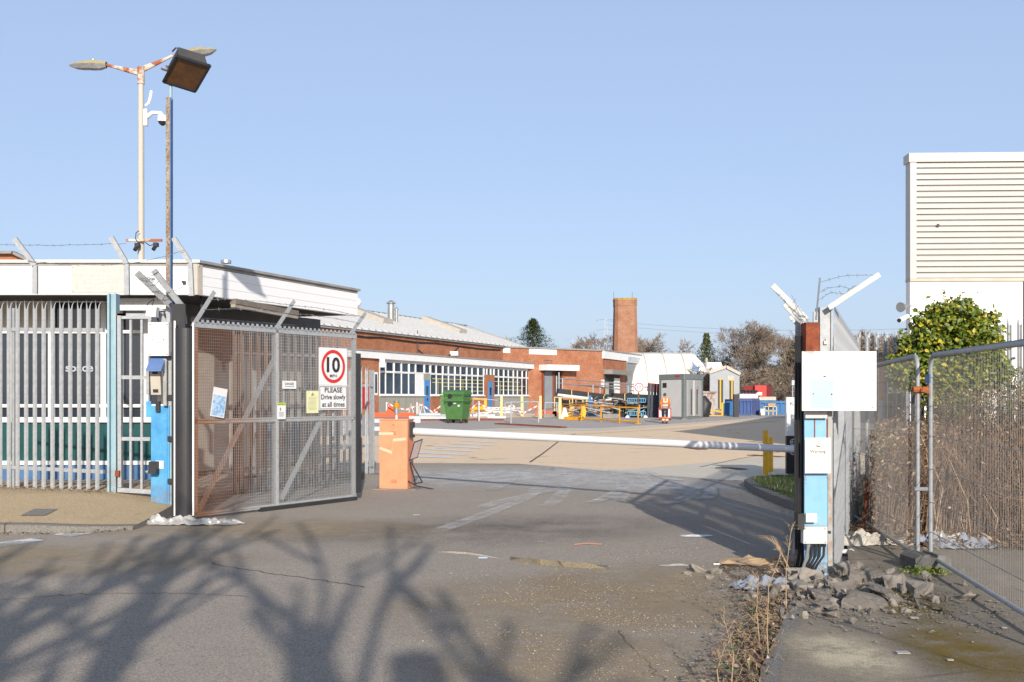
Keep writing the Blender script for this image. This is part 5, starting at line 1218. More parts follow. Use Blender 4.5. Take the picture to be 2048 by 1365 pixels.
zb=lambda fr,px,py: fr.za(px,py)
def ob(parent,fr,name,px0,px1,py0,py1,c0,c1,mat):
    m=MB(); a,b=fr.ua(px0),fr.ua(px1); pm=(px0+px1)/2; m.fbox(fr,a,b,max(0,fr.za(pm,py1)),fr.za(pm,py0),c0,c1); return m.build(name,mat,parent,world=True)
ob(bt,bw,'canopy',1078,1142,731,742,0,1.3,WHITE)
ob(bt,bw,'door_recess',1084,1124,742,818,0,.03,DARK)
sh=ob(bt,bw,'roller_shutter',1088,1104,743,818,.03,.08,SHUT)
m=MB(); a,b=bw.ua(1088),bw.ua(1104)
for k in range(20): m.fbox(bw,a,b,.5+.25*k,.54+.25*k,.08,.10)
m.build('slat',SHUT,sh,world=True)
for x in (1083,1104,1121): ob(bt,bw,'door_frame',x,x+2.5,740,818,.03,.2,RUST)
ob(bt,bs,'lintel',1207,1246,741,750,.0,1.0,CONC); ob(bt,bs,'door_recess',1209,1239,750,792,0,.03,DARK); ob(bt,bs,'door_panel',1227,1238,757,790,.04,.1,WHITE); ob(bt,bs,'door_panel',1210,1216,765,790,.04,.1,CREAM); 
ob(bt,bw,'meter_box',1202,1205,760,775,0,.3,WHITE)
tsh=ob(bt,bs,'tall_shutter',1252,1276,727,800,.02,.1,SHUT); ob(bt,bs,'shutter_head',1252,1276,715,727,.02,.25,STEEL)
m=MB(); a,b=bs.ua(1252),bs.ua(1276)
for k in range(24): m.fbox(bs,a,b,.5+.2*k,.53+.2*k,.1,.12)
m.build('slat',SHUT,tsh,world=True)
ob(bt,bs,'drain_pipe',1277,1278,716,820,.1,.2,CREAM)
m=MB(); a=bs.pt(bsL,0,0); an=line((a.x,a.y),(a.x+3.0,a.y-1.2)); m.fbox(an,0,2.0,0,an.za(1290,741),-3,0); m.build('annex_wall',BRICK,bt,world=True)
m=MB(); m.fbox(an,0,2.0,an.za(1290,741),an.za(1290,736),-3,.1); m.build('annex_coping',CAPGREY,bt,world=True)
ob(bt,an,'annex_door_frame',1287,1300,752,822,0,.06,WHITE); ob(bt,an,'annex_door',1289,1298,755,822,.06,.09,INK)
# chimney
D=124; c=W(1250,0,D); s=T('brick_chimney','broad tapering old brick chimney with lichen round its rim behind the brick block','chimney',(c.x,D,0))
zt=W(0,599,D).z; rb0=24.5/F*D; rt=21.5/F*D
def octa(r,z,ch=.28): k=r*(1-ch*2*.5); q=r*(1-ch); return [(-q,-r),(q,-r),(r,-q),(r,q),(q,r),(-q,r),(-r,q),(-r,-q)]
m=MB(); ra=0
lv=[(0,rb0*1.08),(zt-.9,rt),(zt-.9,rt*1.03),(zt-.25,rt*1.03)]
for i in range(3):
    (z0,r0),(z1,r1)=lv[i],lv[i+1]; o0=octa(r0,z0);o1=octa(r1,z1); acc=0
    for j in range(8):
        a,b=o0[j],o0[(j+1)%8];c1_,d1=o1[j],o1[(j+1)%8]; L=math.hypot(b[0]-a[0],b[1]-a[1])
        m.face([(c.x+a[0],D+a[1],z0),(c.x+b[0],D+b[1],z0),(c.x+d1[0],D+d1[1],z1),(c.x+c1_[0],D+c1_[1],z1)],[(acc,z0),(acc+L,z0),(acc+L,z1),(acc,z1)]); acc+=L
m.build('stack',BRICKL,s,world=True)
m=MB(); o0=octa(rt*1.05,0); m.prism(o0,Fr((c.x,D,0),X,Y),zt-.25,zt+.05); m.build('rim',M('lichen_rim',(.42,.28,.06),(.30,.18,.10),scale=2,rough=.95),s,world=True)
m=MB(); 
for x in (-1.4,.9): m.tube([(c.x+x,D,zt),(c.x+x,D,zt+.9)],.03,4)
m.build('rod',GALVD,s,world=True)
# tunnel tent building
D=112; s=T('fabric_store','large white fabric covered tunnel shed with a curved roof behind the grey cabin','building',tuple(G(1350,832)))
x0=W(1240,0,D).x; x1=W(1400,0,D).x; x2=W(1431,0,D).x; zt=W(0,701,D).z
m=MB(); pr=[(0,0),(0.4,3.0),(1.1,4.4),(2.4,5.5),(4.2,zt-.25),(6,zt)]
pr=pr+[(12-a,b) for a,b in pr[::-1][1:]]
for i in range(len(pr)-1):
    (a,z0),(b,z1)=pr[i],pr[i+1]; m.face([(x0,D+a,z0),(x1+.0,D+a,z0),(x1,D+b,z1),(x0,D+b,z1)])
m.build('roof_skin',TENT,s,world=True,smooth=True)
m=MB(); 
for i in range(len(pr)-1):
    (a,z0),(b,z1)=pr[i],pr[i+1]
    k=lambda a_,z_:(x1+(x2-x1)*(1-(z_/zt)**3.5)*1.0+.0,D+6+(a_-6)*.75,z_)
    m.face([(x1,D+a,z0),k(a,z0),k(b,z1),(x1,D+b,z1)]); m.face([k(a,z0),(x2-1.6,D+6,z0),(x2-1.6,D+6,z1),k(b,z1)])
m.build('end_skin',WHITE,s,world=True)
m=MB()
for x in [x0+1.0+i*2.2 for i in range(4)]:
    m=MB()
    for i in range(len(pr)//2):
        (a,z0),(b,z1)=pr[i],pr[i+1]; m.bar((x,D+a-.03,z0),(x,D+b-.03,z1+.02),.12,.03)
    m.build('rib_seam',CREAM,s,world=True)
m=MB(); a=W(1383,722,D-.3); m.face([a,W(1388,738,D-.4),W(1394,735,D-.4)]); m.face([W(1386,727,D-.2),W(1397,742,D-.4),W(1388,745,D-.4)]); m.build('tarpaulin',BLUEB,label='torn blue tarpaulin flap on the front of the white fabric shed',cat='tarpaulin')
m=MB(); m.tube([W(1413,745,D-2),W(1413,716,D-2)],.12,6); m.build('mast',CREAM,label='short pale mast beside the curved white shed',cat='mast')
# small grey shed
D=104; s=T('grey_shed','small grey clad gabled shed with two doorways right of the white fabric store','building',tuple(G(1450,828)))
f=Fr((0,D,0)); xx=lambda px:(px-1024)/F*D; z=lambda py:CH-(py-HZ)/F*D
gb=[(xx(1420),0),(xx(1479),0),(xx(1479),z(749)),(xx(1452),z(735)),(xx(1420),z(746))]
m=MB(); m.prism(gb,f,-.3,0); m.build('gable_wall',GREYC,s,world=True)
m=MB(); o=V((1.4,9,0)); P=lambda x,y,k=0:V((xx(x),D-.15,z(y)+.05))+o*k
m.face([P(1451,734),P(1418,746),P(1418,746,1),P(1451,734,1)]); m.face([P(1451,734),P(1480,749),P(1480,749,1),P(1451,734,1)]); m.build('roof',STEEL,s,world=True)
m=MB(); m.bar(P(1418,746.5),P(1452,735),.1,.3); m.bar(P(1452,735),P(1480,749.5),.1,.3); m.build('verge',CREAM,s,world=True)
for x0_,x1_,a,b in ((1436,1446,759,820),(1459,1467,761,820)):
    m=MB(); m.fbox(f,xx(x0_),xx(x1_),0,z(a),0,.05); dd=m.build('doorway',INK,s,world=True)
    m=MB(); m.fbox(f,xx(x0_+3),xx(x0_+5.5),0,z(a+1),.05,.15); m.fbox(f,xx(x0_),xx(x1_),z(a+1),z(a-1),.05,.12); m.build('yellow_frame',YEL,dd,world=True)
m=MB(); m.fbox(f,xx(1455),xx(1467),z(761),z(752),0,.04); m.build('shutter_box',CREAM,s,world=True)
m=MB(); a=W(1416,731,118); m.prism([(W(1414,0,118).x,3),(W(1447,0,118).x,3),(W(1447,0,118).x,W(0,738,118).z),(W(1442,0,118).x,W(0,725,118).z),(W(1414,0,118).x,W(0,725,118).z)],Fr((0,118,0)),-5,0); m.build('white_shed',WHITE,label='plain white shed roof showing between the fabric store and the grey shed',cat='building')
# old whitewashed wall
t_=NT('whitewashed_brick'); cc=t_.mix(t_.ramp(t_.noise(1.6,7,.8),.44,.56),(.62,.55,.50),(.36,.22,.16)); t_.bump(t_.noise(12,4),.4,.02); OLDW=t_.done(cc,.9,0,.2)
a=G(1404,832);b=G(1449,834); f=line((a.x,a.y),(b.x,b.y+3)); 
m=MB(); zz=a.z; m.fbox(f,0,(V((b.x,b.y+3,0))-V((a.x,a.y,0))).length,zz-.1,CH-(786-HZ)/F*a.y,-.4,0); m.fbox(f,-.1,(V((b.x,b.y+3,0))-V((a.x,a.y,0))).length+.1,CH-(786-HZ)/F*a.y,CH-(783-HZ)/F*a.y,-.5,.1); m.build('whitewashed_wall',OLDW,label='flaking whitewashed brick wall right of the grey cabin',cat='wall')
# ---------------------------------------------------------------- cabin
c0=G(1369,839.5); c1=V(((1319-1024)/F*64.4,64.4,.2)); c2=V(((1405-1024)/F*65.0,65.0,.2))
f1=line(c1,c0); f2=line(c0,c2); l1=math.hypot(c0.x-c1.x,c0.y-c1.y); l2=math.hypot(c0.x-c2.x,c0.y-c2.y); zg=c0.z; zt=CH-(748-HZ)/F*c0.y
s=T('site_cabin','light grey steel site cabin with dark grey frame and two narrow doors','cabin',tuple(c0))
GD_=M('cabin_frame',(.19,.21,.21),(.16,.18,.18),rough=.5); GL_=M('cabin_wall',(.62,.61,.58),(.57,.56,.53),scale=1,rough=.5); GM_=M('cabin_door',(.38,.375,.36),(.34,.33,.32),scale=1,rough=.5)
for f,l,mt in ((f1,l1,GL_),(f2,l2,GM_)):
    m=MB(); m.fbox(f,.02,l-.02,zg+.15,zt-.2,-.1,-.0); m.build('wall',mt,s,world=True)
    m=MB(); m.fbox(f,0,l,zt-.32,zt,-.1,.06); m.fbox(f,0,l,zg+.02,zg+.17,-.1,.04); m.fbox(f,0,.2,zg+.17,zt-.32,-.1,.04); m.fbox(f,l-.2,l,zg+.17,zt-.32,-.1,.04); m.build('frame',GD_,s,world=True)
bk=V((c1.x+c2.x-c0.x,c1.y+c2.y-c0.y,0)); m=MB(); m.face([(c0.x,c0.y,zt),(c2.x,c2.y,zt),(bk.x,bk.y,zt),(c1.x,c1.y,zt)]); m.face([(c1.x,c1.y,zg),(bk.x,bk.y,zg),(bk.x,bk.y,zt),(c1.x,c1.y,zt)]);m.face([(bk.x,bk.y,zg),(c2.x,c2.y,zg),(c2.x,c2.y,zt),(bk.x,bk.y,zt)]); m.build('roof',GD_,s,world=True)
for a in (.30,.62):
    m=MB(); m.fbox(f2,l2*a-.28*l2/2,l2*a+.26*l2/2,zg+.2,zt-.4,0,.05); dd=m.build('door',GM_,s,world=True)
    m=MB(); m.fbox(f2,l2*a,l2*a+.07,zg+.3,zg+1.9,.05,.09); m.build('handle',INK,dd,world=True)
m=MB(); m.fbox(f2,l2*.455,l2*.50,zg+.2,zt-.4,.0,.08); m.build('post',GL_,s,world=True)
m=MB(); m.fbox(f1,.35,.7,zt-.85,zt-.55,0,.03); m.build('vent',INK,s,world=True)
m=MB(); m.fbox(f2,l2*.68,l2*.71,zg+1.6,zg+2.1,.05,.06); m.build('sticker',M('rainbow',(.5,.1,.1),(.3,.15,.4),scale=6),s,world=True)
m=MB(); m.fbox(f1,1.6,2.0,zt-.2,zt-.08,.06,.07); m.build('sticker',REDP,s,world=True)
m=MB(); 
for (x,y) in ((c0.x,c0.y),(c2.x,c2.y),(c1.x,c1.y)): m.box((x,y+.1,zg-.02),(.35,.35,.14))
m.build('foot',CONC,s,world=True)
# ---------------------------------------------------------------- bins
g_=G(918,846.5); w=1.36; 
s=T('wheeled_bin','two nested green four-wheeled waste bins stacked on black and yellow castors','bin',(g_.x-.1,g_.y,0),R(-24))
s.location.z=g_.z
def binbody(m,z0,z1,w0,w1,d0,d1):
    a=[(-w0/2,-d0/2,z0),(w0/2,-d0/2,z0),(w0/2,d0/2,z0),(-w0/2,d0/2,z0)];b=[(-w1/2,-d1/2,z1),(w1/2,-d1/2,z1),(w1/2,d1/2,z1),(-w1/2,d1/2,z1)]
    for i in range(4): j=(i+1)%4; m.face([a[i],a[j],b[j],b[i]])
    m.face(a[::-1]); m.face(b)
m=MB(); binbody(m,.22,1.30,1.02,1.26,.78,1.0); m.build('body',GREENB,s,bevel=.03)
m=MB(); m.box((0,0,1.30),(1.38,1.08,.09)); m.build('rim',GREENB,s,bevel=.02)
m=MB(); binbody(m,1.345,1.66,1.24,1.30,.96,1.02); m.build('upper_body',GREENB,s,bevel=.02)
m=MB(); m.box((0,0,1.69),(1.38,1.08,.09)); m.build('upper_rim',GREENB,s,bevel=.02)
m=MB(); n=8
for i in range(n):
    a0=math.pi*i/n;a1=math.pi*(i+1)/n
    m.face([(-.68,-.53*math.cos(a0),1.73+.17*math.sin(a0)),(.68,-.53*math.cos(a0),1.73+.17*math.sin(a0)),(.68,-.53*math.cos(a1),1.73+.17*math.sin(a1)),(-.68,-.53*math.cos(a1),1.73+.17*math.sin(a1))])
for sx in (-.68,.68): m.face([(sx,-.53*math.cos(math.pi*i/n),1.73+.17*math.sin(math.pi*i/n)) for i in range(n+1)])
m.build('lid',GREENB,s)
m=MB()
for zz in (1.24,1.62):
    for k in range(12): m.box((-.55+.1*k,-.52,zz-.02),(.03,.06,.12)); m.box((.67,-.4+.07*k,zz-.02),(.06,.025,.12))
m.build('ribs',M('bin_dark',(.03,.11,.03),(.025,.09,.025)),s)
m=MB()
for zz in (1.12,1.55): m.tube([(-.60,-.2,zz),(-.72,-.2,zz)],.13,14); m.tube([(-.2,-.50,zz),(-.2,-.57,zz)],.13,14)
m.build('pivot_cap',BLACK,s)
m=MB(); m.box((.35,-.505,1.0),(.12,.01,.1)); m.box((.1,-.51,1.14),(.16,.01,.06)); m.build('sticker',SIGNW,s)
for x in (-.42,.42):
    for y in (-.32,.32):
        m=MB(); m.tube([(x,y-.03,.10),(x,y+.03,.10)],.10,14); wh_=m.build('castor',BLACK,s); m=MB(); m.bar((x,y,.1),(x,y,.26),.06,.05,up=X); m.build('fork',YEL,wh_)
g2=G(893,838); 
m=MB(); c=V((g2.x+.2,g2.y,g2.z)); m.box(c+V((0,0,.85)),(1.1,.9,1.15)); m.box(c+V((0,0,1.46)),(1.2,1.0,.10)); s2=m.build('wheeled_bin',GREENB,label='green bin mostly hidden behind the left side of the stacked green bins',cat='bin',bevel=.04)
# ---------------------------------------------------------------- yard clutter
def yb(px,py0,py1,w,lab,mat=YELP):
    g=G(px,py1); z=CH-(py0-HZ)/F*g.y; m=MB(); m.box((g.x,g.y,(g.z+z)/2),(w,w,z-g.z)); m.build('guard_post',mat,label=lab,cat='post',group='pale yellow guard posts',bevel=.02)
yb(1003,792,835,.16,'leftmost pale yellow square post with an orange stained foot')
yb(1044,792,833,.17,'pale yellow square post in front of the rendered wall, second from the left')
yb(1081,792,838,.15,'pale yellow square post just left of the roller shutter')
yb(1120,796,838,.18,'pale yellow square post at the left end of the orange rail')
def rail(name,label,posts,rails,mat,r=.03,sub=True,cat='railing',box=None):
    g=G(*posts[0][:2]); s=T(name,label,cat,tuple(g)); pts=[]
    for (x,y,yt) in posts:
        g=G(x,y); t_=V((g.x,g.y,CH-(yt-HZ)/F*g.y)); m=MB(); 
        m.tube([g,t_],r,8); m.build('post',mat,s,world=True); pts.append((g,t_))
    for (i,j,k) in rails:
        a=pts[i][0].lerp(pts[i][1],k);b=pts[j][0].lerp(pts[j][1],k); m=MB(); m.tube([a,b],r,8); m.build('rail',mat,s,world=True)
    return s
rail('guard_rail','long orange yellow two-bar guard rail in front of the conveyor parts',((1125,836,808),(1163,842,810),(1202,844,812),(1239,847,814),(1276,849,815)),((0,1,.97),(1,2,.97),(2,3,.97),(3,4,.97),(0,1,.15),(1,2,.15),(2,3,.15),(3,4,.15)),YELO,.045)
rail('guard_rail','pale yellow upper rail frame behind the long orange rail',((1109,833,795),(1145,832,797),(1166,831,800)),((0,1,1),(1,2,1)),YELP,.04)
rail('hand_rail','grey tube rail between the second and third pale yellow posts',((1022,848,805),(1077,846,804)),((0,1,1),),STEEL,.035)
rail('hand_rail','low grey tube hoop right of the pale yellow posts by the shutter',((1090,834,806),(1116,834,806)),((0,1,1),),STEEL,.03)
rail('hand_rail','grey tube rail by the third doorway between pale posts',((1047,835,805),(1010,836,806)),((0,1,1),(0,1,.45)),STEEL,.03)
rail('hand_rail','single white post rail beside the green bins',((956,841,803),(958,842,804)),((0,1,1),),SIGNW,.035)
rail('hand_rail','thin grey rail running from the yellow pipe to the blue door',((946,834,796),(1003,834,802),(1044,833,806)),((0,1,1),(1,2,1)),GALV,.03)
s=T('yellow_barrier','thick yellow pipe barrier right of the green bins','barrier',tuple(G(970,827)))
m=MB(); g=G(971,829); k=g.y/F; m.tube([(g.x-26*k,g.y,CH-(798-HZ)*k),(g.x-1*k,g.y,CH-(799.5-HZ)*k)],.09,8); m.bar((g.x,g.y,g.z),(g.x,g.y,CH-(797-HZ)*k),.18,.18,up=X); m.build('rail',YEL,s,world=True)
m=MB(); m.tube([(g.x-26*k,g.y-.3,g.z+.1),(g.x-24*k,g.y-.3,g.z+.38),(g.x-14*k,g.y-.3,g.z+.42),(g.x,g.y-.1,g.z+.42)],.15,8); m.build('floor_pipe',YEL,s,world=True)
# A-frames with tape
for i,(x,lab) in enumerate(((773,'white post pair carrying red and white tape left of the beacon'),(822,'white A-frame trestle in front of the rendered wall'),(834,'white upright post with tape right of the A-frame trestle'),(845,'second white A-frame trestle by the blue door'))):
    g=G(x,829); k=g.y/F; m=MB(); h=22*k
    if i in (1,3): m.tube([(g.x-5*k,g.y,g.z),(g.x,g.y,g.z+h),(g.x+6*k,g.y,g.z)],.035,6)
    else: m.tube([g,(g.x,g.y,g.z+h*1.1)],.045,6); m.tube([(g.x+4*k,g.y,g.z),(g.x+4*k,g.y,g.z+h*.8)],.03,6)
    m.build('trestle',SIGNW,label=lab,cat='trestle',group='white trestles and posts by the long wall')
def tapem():
    t=NT('red_white_tape'); w=t.n.new('ShaderNodeTexWave'); w.inputs['Scale'].default_value=.9; t.link(t.tc.outputs['Object'],w.inputs['Vector']); return t.done(t.mix(t.ramp(w.outputs['Fac'],.45,.55),(.75,.72,.70),(.70,.14,.10)),.5)
TAPE=tapem(); m=MB()
for pts in (((775,806),(790,815),(812,820),(834,812)),((836,808),(850,814),(865,825),(890,824)),((868,822),(888,808)),((940,820),(956,806),(975,817)),((975,816),(1000,818),(1022,812)),((1024,810),(1044,828),(1075,812))):
    q=[W(x,y,66.5) for x,y in pts]
    m=MB()
    for i in range(len(q)-1): m.bar(q[i],q[i+1],.02,.08)
    m.build('barrier_tape',TAPE,label='red and white barrier tape strung between trestles and posts along the long wall',cat='tape',group='barrier tapes along the wall')
pass
# orange barrier feet row
rowo=T('orange_barrier','row of orange plastic barrier sections lying along the ground behind the barrier cabinet','barrier',tuple(G(790,836)))
for k,x in enumerate(range(744,826,9)):
    g=G(x,835); m=MB(); m.box((g.x,g.y,g.z+.16),(.30,.5,.30)); m.tube([(g.x,g.y-.27,g.z+.17),(g.x,g.y-.1,g.z+.17)],.09,8); m.build('section',ORG,rowo,world=True,bevel=.03)
m=MB(); g=G(781,833); k=g.y/F; f=Fr((g.x,g.y-.2,g.z+.2)); m.prism([(-.35,0),(.35,0),(.12,.5),(-.1,.5)],f,-.2,0); m.build('foot',ORG,label='orange triangular barrier foot standing on the orange row',cat='barrier foot')
m=MB(); 
for x0,x1,y in ((1072,1118,829),(1106,1112,824)): 
    a=G(x0,833);b=G(x1,833); m.box(((a.x+b.x)/2,a.y,a.z+.25),(b.x-a.x,.4,.18)); 
    for k in range(5): m.box((a.x+(b.x-a.x)*k/4,a.y-.1,a.z+.15),(.12,.3,.3))
m.build('orange_barrier',ORG,label='orange plastic barrier lying behind the posts by the roller shutter',cat='barrier')
# steel channel beams
for i,(x0,x1,y,h,lab) in enumerate(((838,900,831.5,4,'pale steel channel beam lying furthest back, left of the bins'),(818,906,838.5,5,'pale steel channel beam lying in front of the back one, left of the bins'),(744,841,846,7,'nearest pale steel channel beam, running behind the barrier cabinet'),(740,800,862,7,'pale steel channel low behind the barrier cabinet and palisade end'),(940,990,833.5,4,'pale steel beam lying right of the bins'),(975,1012,837,4,'thin pale steel beam with a ragged end right of the bins'))):
    a=G(x0,y);b=G(x1,y); k=a.y/F; fz=Fr((a.x,a.y,a.z)); L=b.x-a.x; m=MB()
    m.fbox(fz,0,L,.0,.02,-.5,0); m.fbox(fz,0,L,.02,h*k,-.03,.0); m.fbox(fz,0,L,h*k,h*k+.03,-.25,.02); m.build('steel_beam',STEEL,label=lab,cat='steel beam',group='steel channel beams on the ground')
m=MB(); a=G(840,841);b=G(1008,839); m.box(((a.x+b.x)/2,a.y,a.z+.04),(b.x-a.x,.3,.08)); m.build('rusty_beam',RUST,label='thin rusty beam lying under the pale steel channels',cat='steel beam')
m=MB(); a=G(995,848.5);b=G(1128,856); m.bar(a+V((0,0,.03)),b+V((0,0,.03)),.45,.06); m.build('rusty_plate',RUST,label='long flat rusty steel plate lying on the yard in front of the posts',cat='steel plate')
m=MB(); g=G(995,829); rnd=random.Random(4)
for k in range(16): a=V((g.x+rnd.uniform(-1.0,1.2),g.y+rnd.uniform(-.6,.6),g.z+rnd.uniform(.05,.5))); d=V((rnd.uniform(.3,.9),rnd.uniform(-.3,.3),rnd.uniform(-.1,.12))); m.bar(a-d,a+d,.05,.05)
m.build('scrap_pile',SIGNW,label='tangle of white strips piled in front of the brick pier door',cat='scrap pile')
m=MB(); g=G(1125,838); rnd=random.Random(4); k=g.y/F; f=Fr((g.x,g.y,g.z)); m.prism([(-.2,0),(.5,0),(.35,.25),(.2,.7),(.08,.72),(-.02,.3)],f,-.3,0); m.build('rubble_sack',SIGNW,label='white cone shaped sack at the left end of the orange rail',cat='sack')
m=MB(); a=G(1130,840);b=G(1160,841); m.bar(a+V((0,0,.1)),b+V((0,0,.1)),.3,.2); m.build('concrete_block',YELO,label='low ochre block lying by the foot of the orange rail',cat='block')
# earth bank strip by the wall
sheet('earth_bank',[tuple(G(940,824))[:2],tuple(G(1082,829))[:2],tuple(G(1082,835))[:2],tuple(G(940,838))[:2]],.012,TAN)
# conveyors
def conveyor(lab,p0,p1,D,w=.5,h=.45,feet=2,bmat=BLACK,side=SIGNW):
    a=W(*p0,D);b=W(*p1,D+1); s=T('conveyor',lab,'conveyor',tuple(a)); m=MB(); m.bar(a,b,w,h); m.build('belt_bed',bmat,s,world=True)
    m=MB(); o=V((0,-w/2-.03,-h/2+.02)); m.bar(a+o,b+o,.05,h*.35); m.build('side_rail',side,s,world=True)
    m=MB(); 
    for k in (.25,.55,.85): c=a.lerp(b,k)+V((0,-w/2-.06,0)); m.bar(c+V((0,0,-h*.7)),c+V((0,0,h*.5)),.06,.05,up=X)
    m.build('bracket',YELP,s,world=True)
    return s
conveyor('upper black and white conveyor boom sloping down to the right',(1115,784),(1225,797),70)
conveyor('middle black conveyor boom with a white side rail under the upper one',(1188,799),(1262,790),69,h=.3)
conveyor('dark conveyor bed lying level left of the blue jack',(1128,806),(1170,806),70,h=.4,side=BLACK)
conveyor('long black conveyor bed stacked highest at the right',(1225,794),(1318,798),69,h=.5,side=BLACK)
conveyor('long black conveyor bed in the middle of the right stack',(1228,808),(1316,806),68,h=.35)
conveyor('long black conveyor bed low in the right stack with a pale rail',(1228,821),(1318,822),67,h=.8)
conveyor('lowest dark conveyor chassis resting near the ground in the right stack',(1240,834),(1316,834),66.5,h=.45,side=BLACK)
s=T('scaffold_rails','galvanised scaffold rails and uprights behind the conveyor booms','scaffold',tuple(G(1125,830)))
for a,b in (((1112,757),(1276,770)),((1112,766),(1276,783)),((1140,770),(1300,775)),((1112,790),(1150,800))): m=MB(); m.tube([W(*a,74),W(*b,76)],.045,5); m.build('ledger',GALVD,s,world=True)
for x,yt in ((1113,752),(1118,745),(1125,757),(1186,770),(1229,778),(1256,772),(1200,775),(1268,765)): 
    g=G(x,829); m=MB(); m.tube([g,(g.x,g.y,CH-(yt-HZ)/F*g.y)],.05,5); m.build('upright',GALV,s,world=True)
m=MB(); rnd=random.Random(8)
for k in range(60):
    c=W(rnd.uniform(1175,1316),rnd.uniform(796,832),67+rnd.uniform(-1,2)); d=V((rnd.gauss(0,.6),rnd.gauss(0,.2),rnd.gauss(0,.15))); m.bar(c-d,c+d,.05,.05)
m.build('machine_parts',ALU,label='jumble of pale metal bars and brackets lying among the black conveyors',cat='machine parts')
m=MB(); rnd=random.Random(18)
for k in range(90):
    c=W(rnd.uniform(1128,1312),rnd.uniform(800,835),68+rnd.uniform(-1,3)); d=V((rnd.gauss(0,.7),rnd.gauss(0,.2),rnd.gauss(0,.2))); m.bar(c-d,c+d,.06,.06)
m.build('machine_parts',RUSTB,label='dark brown bars and frames tangled under the conveyor booms',cat='machine parts')
for k,(x,y,c,lab) in enumerate(((1140,818,YEL,'bright yellow plastic cover leaning by the orange rail post'),(1163,826,YEL,'yellow bag shaped guard hanging on the orange rail post'))):
    g=G(x,y+14); k_=g.y/F; f=Fr((g.x,g.y,g.z)); m=MB(); m.prism([(-.25,0),(.2,.02),(.3,.5),(.2,.85),(.05,.9),(-.05,.4)],f,-.25,0); m.build('yellow_guard',c,label=lab,cat='guard')
s=T('pallet_jack','bright blue upright jack with yellow side strip behind the orange rail','jack',tuple(G(1180,833)))
g=G(1180,833); m=MB(); m.fbox(Fr(tuple(g)),-.17,.17,.15,1.15,-.2,0); m.fbox(Fr(tuple(g)),-.09,.09,1.15,1.4,-.15,-.05); m.build('mast',BLUEB,s,world=True)
m=MB(); m.fbox(Fr(tuple(g)),-.5,.5,.05,.17,-.5,.1); m.build('base',BLUEB,s,world=True)
m=MB(); m.fbox(Fr(tuple(g)),-.26,-.18,.4,1.2,-.1,0); m.build('strip',YEL,s,world=True)
for lab,y in (('light blue plastic pallet under the top conveyor',802),('light blue wheeled pallet frame at the bottom of the right stack',828)):
    a=W(1254,y+3,65.5);b=W(1290,y+3,65.5); s=T('blue_pallet',lab,'pallet',tuple(a)); m=MB(); m.bar(a,b,.5,.06); m.bar(a+V((0,0,.25)),b+V((0,0,.25)),.5,.06); m.build('deck',M('light_blue_plastic',(.10,.32,.48),(.08,.27,.42)),s,world=True)
    m=MB()
    for k in range(9): c=a.lerp(b,k/8); m.bar(c-V((0,.26,0)),c+V((0,-.26,.25)),.05,.05,up=X)
    m.build('slats',M('light_blue_plastic2',(.08,.27,.42),(.07,.23,.36)),s,world=True)
    if y>820:
        for x in (0,1): c=a.lerp(b,x); m=MB(); m.tube([c+V((0,-.3,-.14)),c+V((0,-.2,-.14))],.14,12); m.build('wheel',STEEL,s,world=True)
m=MB(); g=G(1222,837); rnd=random.Random(1); m.box((g.x,g.y,g.z+.14),(1.1,.5,.28)); m.build('concrete_block',CONC,label='grey concrete block on the ground behind the orange rail',cat='block',bevel=.05)
m=MB(); g=G(1080,838); g=G(1098,836); m.box((g.x,g.y,g.z+.12),(.7,.4,.22)); m.build('concrete_block',CONC,label='small concrete block by the roller shutter posts',cat='block',bevel=.05)
# dark stacked panels by cabin
m=MB()
for k in range(4): a=G(1296+6*k,835); m.bar(a,a+V((.1,0,2.2)),.16,.1,up=Y)
m.build('stacked_slabs',M('dark_panels',(.03,.04,.06),(.05,.06,.08)),label='dark slabs and posts leaning upright left of the grey cabin',cat='panel')
m=MB(); a=W(1296,774,72);b=W(1322,778,72); m.bar(a,b,.6,.6); m.build('red_crate',M('red_crate',(.60,.14,.09),(.5,.12,.08)),label='red and white crate seen above the dark panels left of the grey cabin',cat='crate')
# yard 10 sign
g=G(1276,848.5); s=T('speed_limit_sign','small round 10 speed sign on a thin brown post in the yard','sign',tuple(g)); k=g.y/F
m=MB(); m.tube([g,(g.x+.03,g.y,CH-(785-HZ)*k)],.055,8); m.build('post',RUSTB,s,world=True)
m=MB(); m.tube([(g.x,g.y,g.z),(g.x,g.y,g.z+.08)],.28,14); m.build('base',M('base_tan',(.40,.28,.12),(.33,.22,.1)),s,world=True)
f=Fr((g.x+.05,g.y-.06,CH-(775-HZ)*k),V((1,-.08,0)),Z); h=.29
m=MB(); m.fbox(f,-h,h,-h,h,-.02,0); m.build('plate',STEEL,s,world=True)
m=MB(); m.disc(f,0,0,0,.22,.004,24); m.build('white_disc',SIGNW,s,world=True)
m=MB(); m.disc(f,0,0,.20,.25,.006,24); m.build('red_ring',SIGNR,s,world=True)
m=MB(); m.text(f,'10',0,-.08,.16,.007,width=.23,bold=.01); m.build('lettering',INK,s,world=True)
